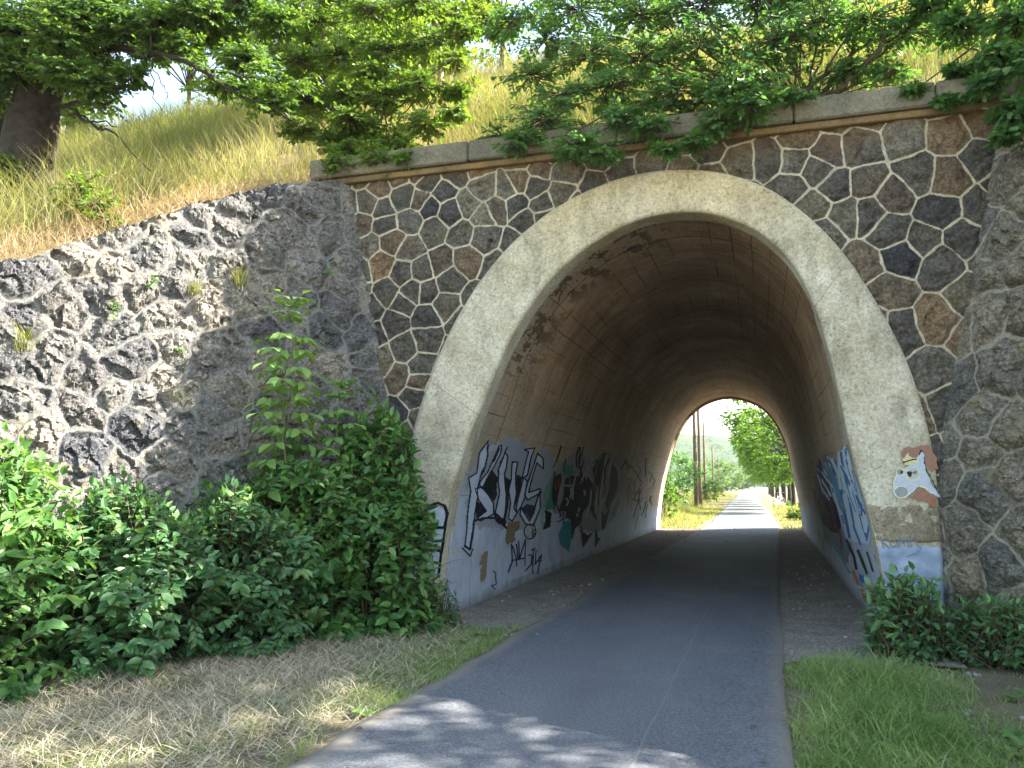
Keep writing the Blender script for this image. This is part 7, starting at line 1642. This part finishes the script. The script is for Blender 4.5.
# shrubs by the far mouth and along the far verge
def far_shrub(label, u, Y, rx, hz, n, mat, size, tone=0., z0=0.):
    x = float(at(u, 495, Y)[0]); t = thing('far_bush', label, 'bush', (x, Y, 0), None); F = Foliage(); B = G()
    for k in range(n):
        q = rg.normal(0, 1, 3); q = q/np.linalg.norm(q)*rg.uniform(.4, 1)**.5; c = np.array([x, Y, z0+(hz-z0)*.5])+q*[rx, rx, (hz-z0)*.5]; c[2] = max(c[2], .1)
        cluster(rg, F, None, c, rx*.35, 8, 7, size, droop=.3, tone=tone+rg.normal(0, .12))
        if k % 2 == 0: limb(rg, B, [x, Y, -.05], c, .02, .006, .05, .05, n=5, seg=5)
    F.build('foliage', M[mat], t, 'far'); B.build('stems', M['twig'], t, smooth=True)
far_shrub('bright sunlit bush by the left edge of the far mouth', 661, 37, .75, 2.1, 34, 'leaf_far', .16, .15)
far_shrub('dark round bush left of the thickest utility pole', 670, 50, 1.7, 3.9, 40, 'leaf_oak', .20, -.1, .6)
far_shrub('sunlit tall weeds at the foot of the utility poles', 706, 78, 1.1, 2.0, 30, 'leaf_far', .2, .1)
far_shrub('yellow green weeds further along the far verge', 714, 105, 1.3, 2.1, 26, 'leaf_far', .24, .1)
far_shrub('low green bush by the right edge of the far mouth', 797, 40, .55, .95, 18, 'leaf_far', .13, -.1)
far_shrub('pale distant tree before the hazy hill', 727, 230, 5, 8.5, 40, 'leaf_far', .7, .2)
far_shrub('broad distant tree left of the fourth utility pole', 702, 260, 7, 10.5, 44, 'leaf_far', .8, .1)
far_shrub('rounded distant bush where the path vanishes', 744, 300, 5, 6, 40, 'leaf_far', .8, -.1)
far_shrub('distant dark tree behind the sunlit weeds', 684, 200, 6, 9, 44, 'leaf_oak', .7, .2)
# meadow
g = G(); q = np.vstack([scatter(34000, -14, -2.6, 31.4, 62), scatter(26000, -22, -3.5, 60, 150), scatter(20000, .3, 9, 31.4, 70)]); l_, r_ = path_mid(q[:, 1])
k = (q[:, 0] < l_-.15*rg.random(len(q))) | (q[:, 0] > r_+.05+.15*rg.random(len(q))); q = q[k]; l_ = l_[k]; r_ = r_[k]; n = len(q)
gap = np.where(q[:, 0] < l_, l_-q[:, 0], q[:, 0]-r_)
hh = rg.uniform(.06, .2, n)+np.clip((gap-1.1)/1.5, 0, 1)*rg.uniform(.2, .9, n)*np.where(q[:, 0] > 0, .35, 1)
blades(g, np.stack([q[:, 0], q[:, 1], np.zeros(n)], 1), hh, rg.uniform(.012, .03, n), rg.uniform(.1, .7, n), np.clip(rg.normal(.5, .25, n)+.3*fbm(q*.25, 3, 3), 0, 1), rg, curve=.5)
tag(g.build('meadow_grass', M['grass_tall']), kind='stuff')
# wooded hills far off
def hill_mat():
    s = N('wooded_hill'); v = s.geo(); c = s.ramp(s.noise(v, .05, 5, .7), [(.3, (.025, .05, .018)), (.5, (.05, .085, .03)), (.7, (.09, .12, .04))])
    s.pbr(c, .9, s.bump(s.noise(v, .16, 5, .7), 1., 6), .1); return s.m
M['hill'] = hill_mat()
x = np.linspace(-1500, 900, 400); y = np.linspace(560, 1500, 140); XX, YY = np.meshgrid(x, y); q = np.stack([XX.ravel(), YY.ravel()], 1)
ZZ = np.clip((q[:, 1]-560)/330, 0, 1)**.8*(44+15*fbm(q*.0025, 8, 3)+np.clip(-(q[:, 0]+90)*.09, -22, 30))+4*fbm(q*.045, 5, 3)-5
g = G(); g.add(np.stack([q[:, 0], q[:, 1], ZZ], 1), grid_faces(140, 400)); tag(g.build('hills', M['hill'], smooth=True), kind='structure')

# the summer air between here and the hills
g = G(); box(g, -2600, 2600, -400, 3600, -7, 130); hz = g.build('haze', bpy.data.materials.new('summer_haze'))
hm = hz.data.materials[0]; hm.use_nodes = True; hm.node_tree.nodes.clear(); ho = hm.node_tree.nodes.new('ShaderNodeOutputMaterial'); hv = hm.node_tree.nodes.new('ShaderNodeVolumePrincipled')
hv.inputs['Color'].default_value = (.86, .92, 1, 1); hv.inputs['Density'].default_value = .0002; hv.inputs['Anisotropy'].default_value = .3; hm.node_tree.links.new(hv.outputs[0], ho.inputs['Volume'])
tag(hz, kind='stuff')
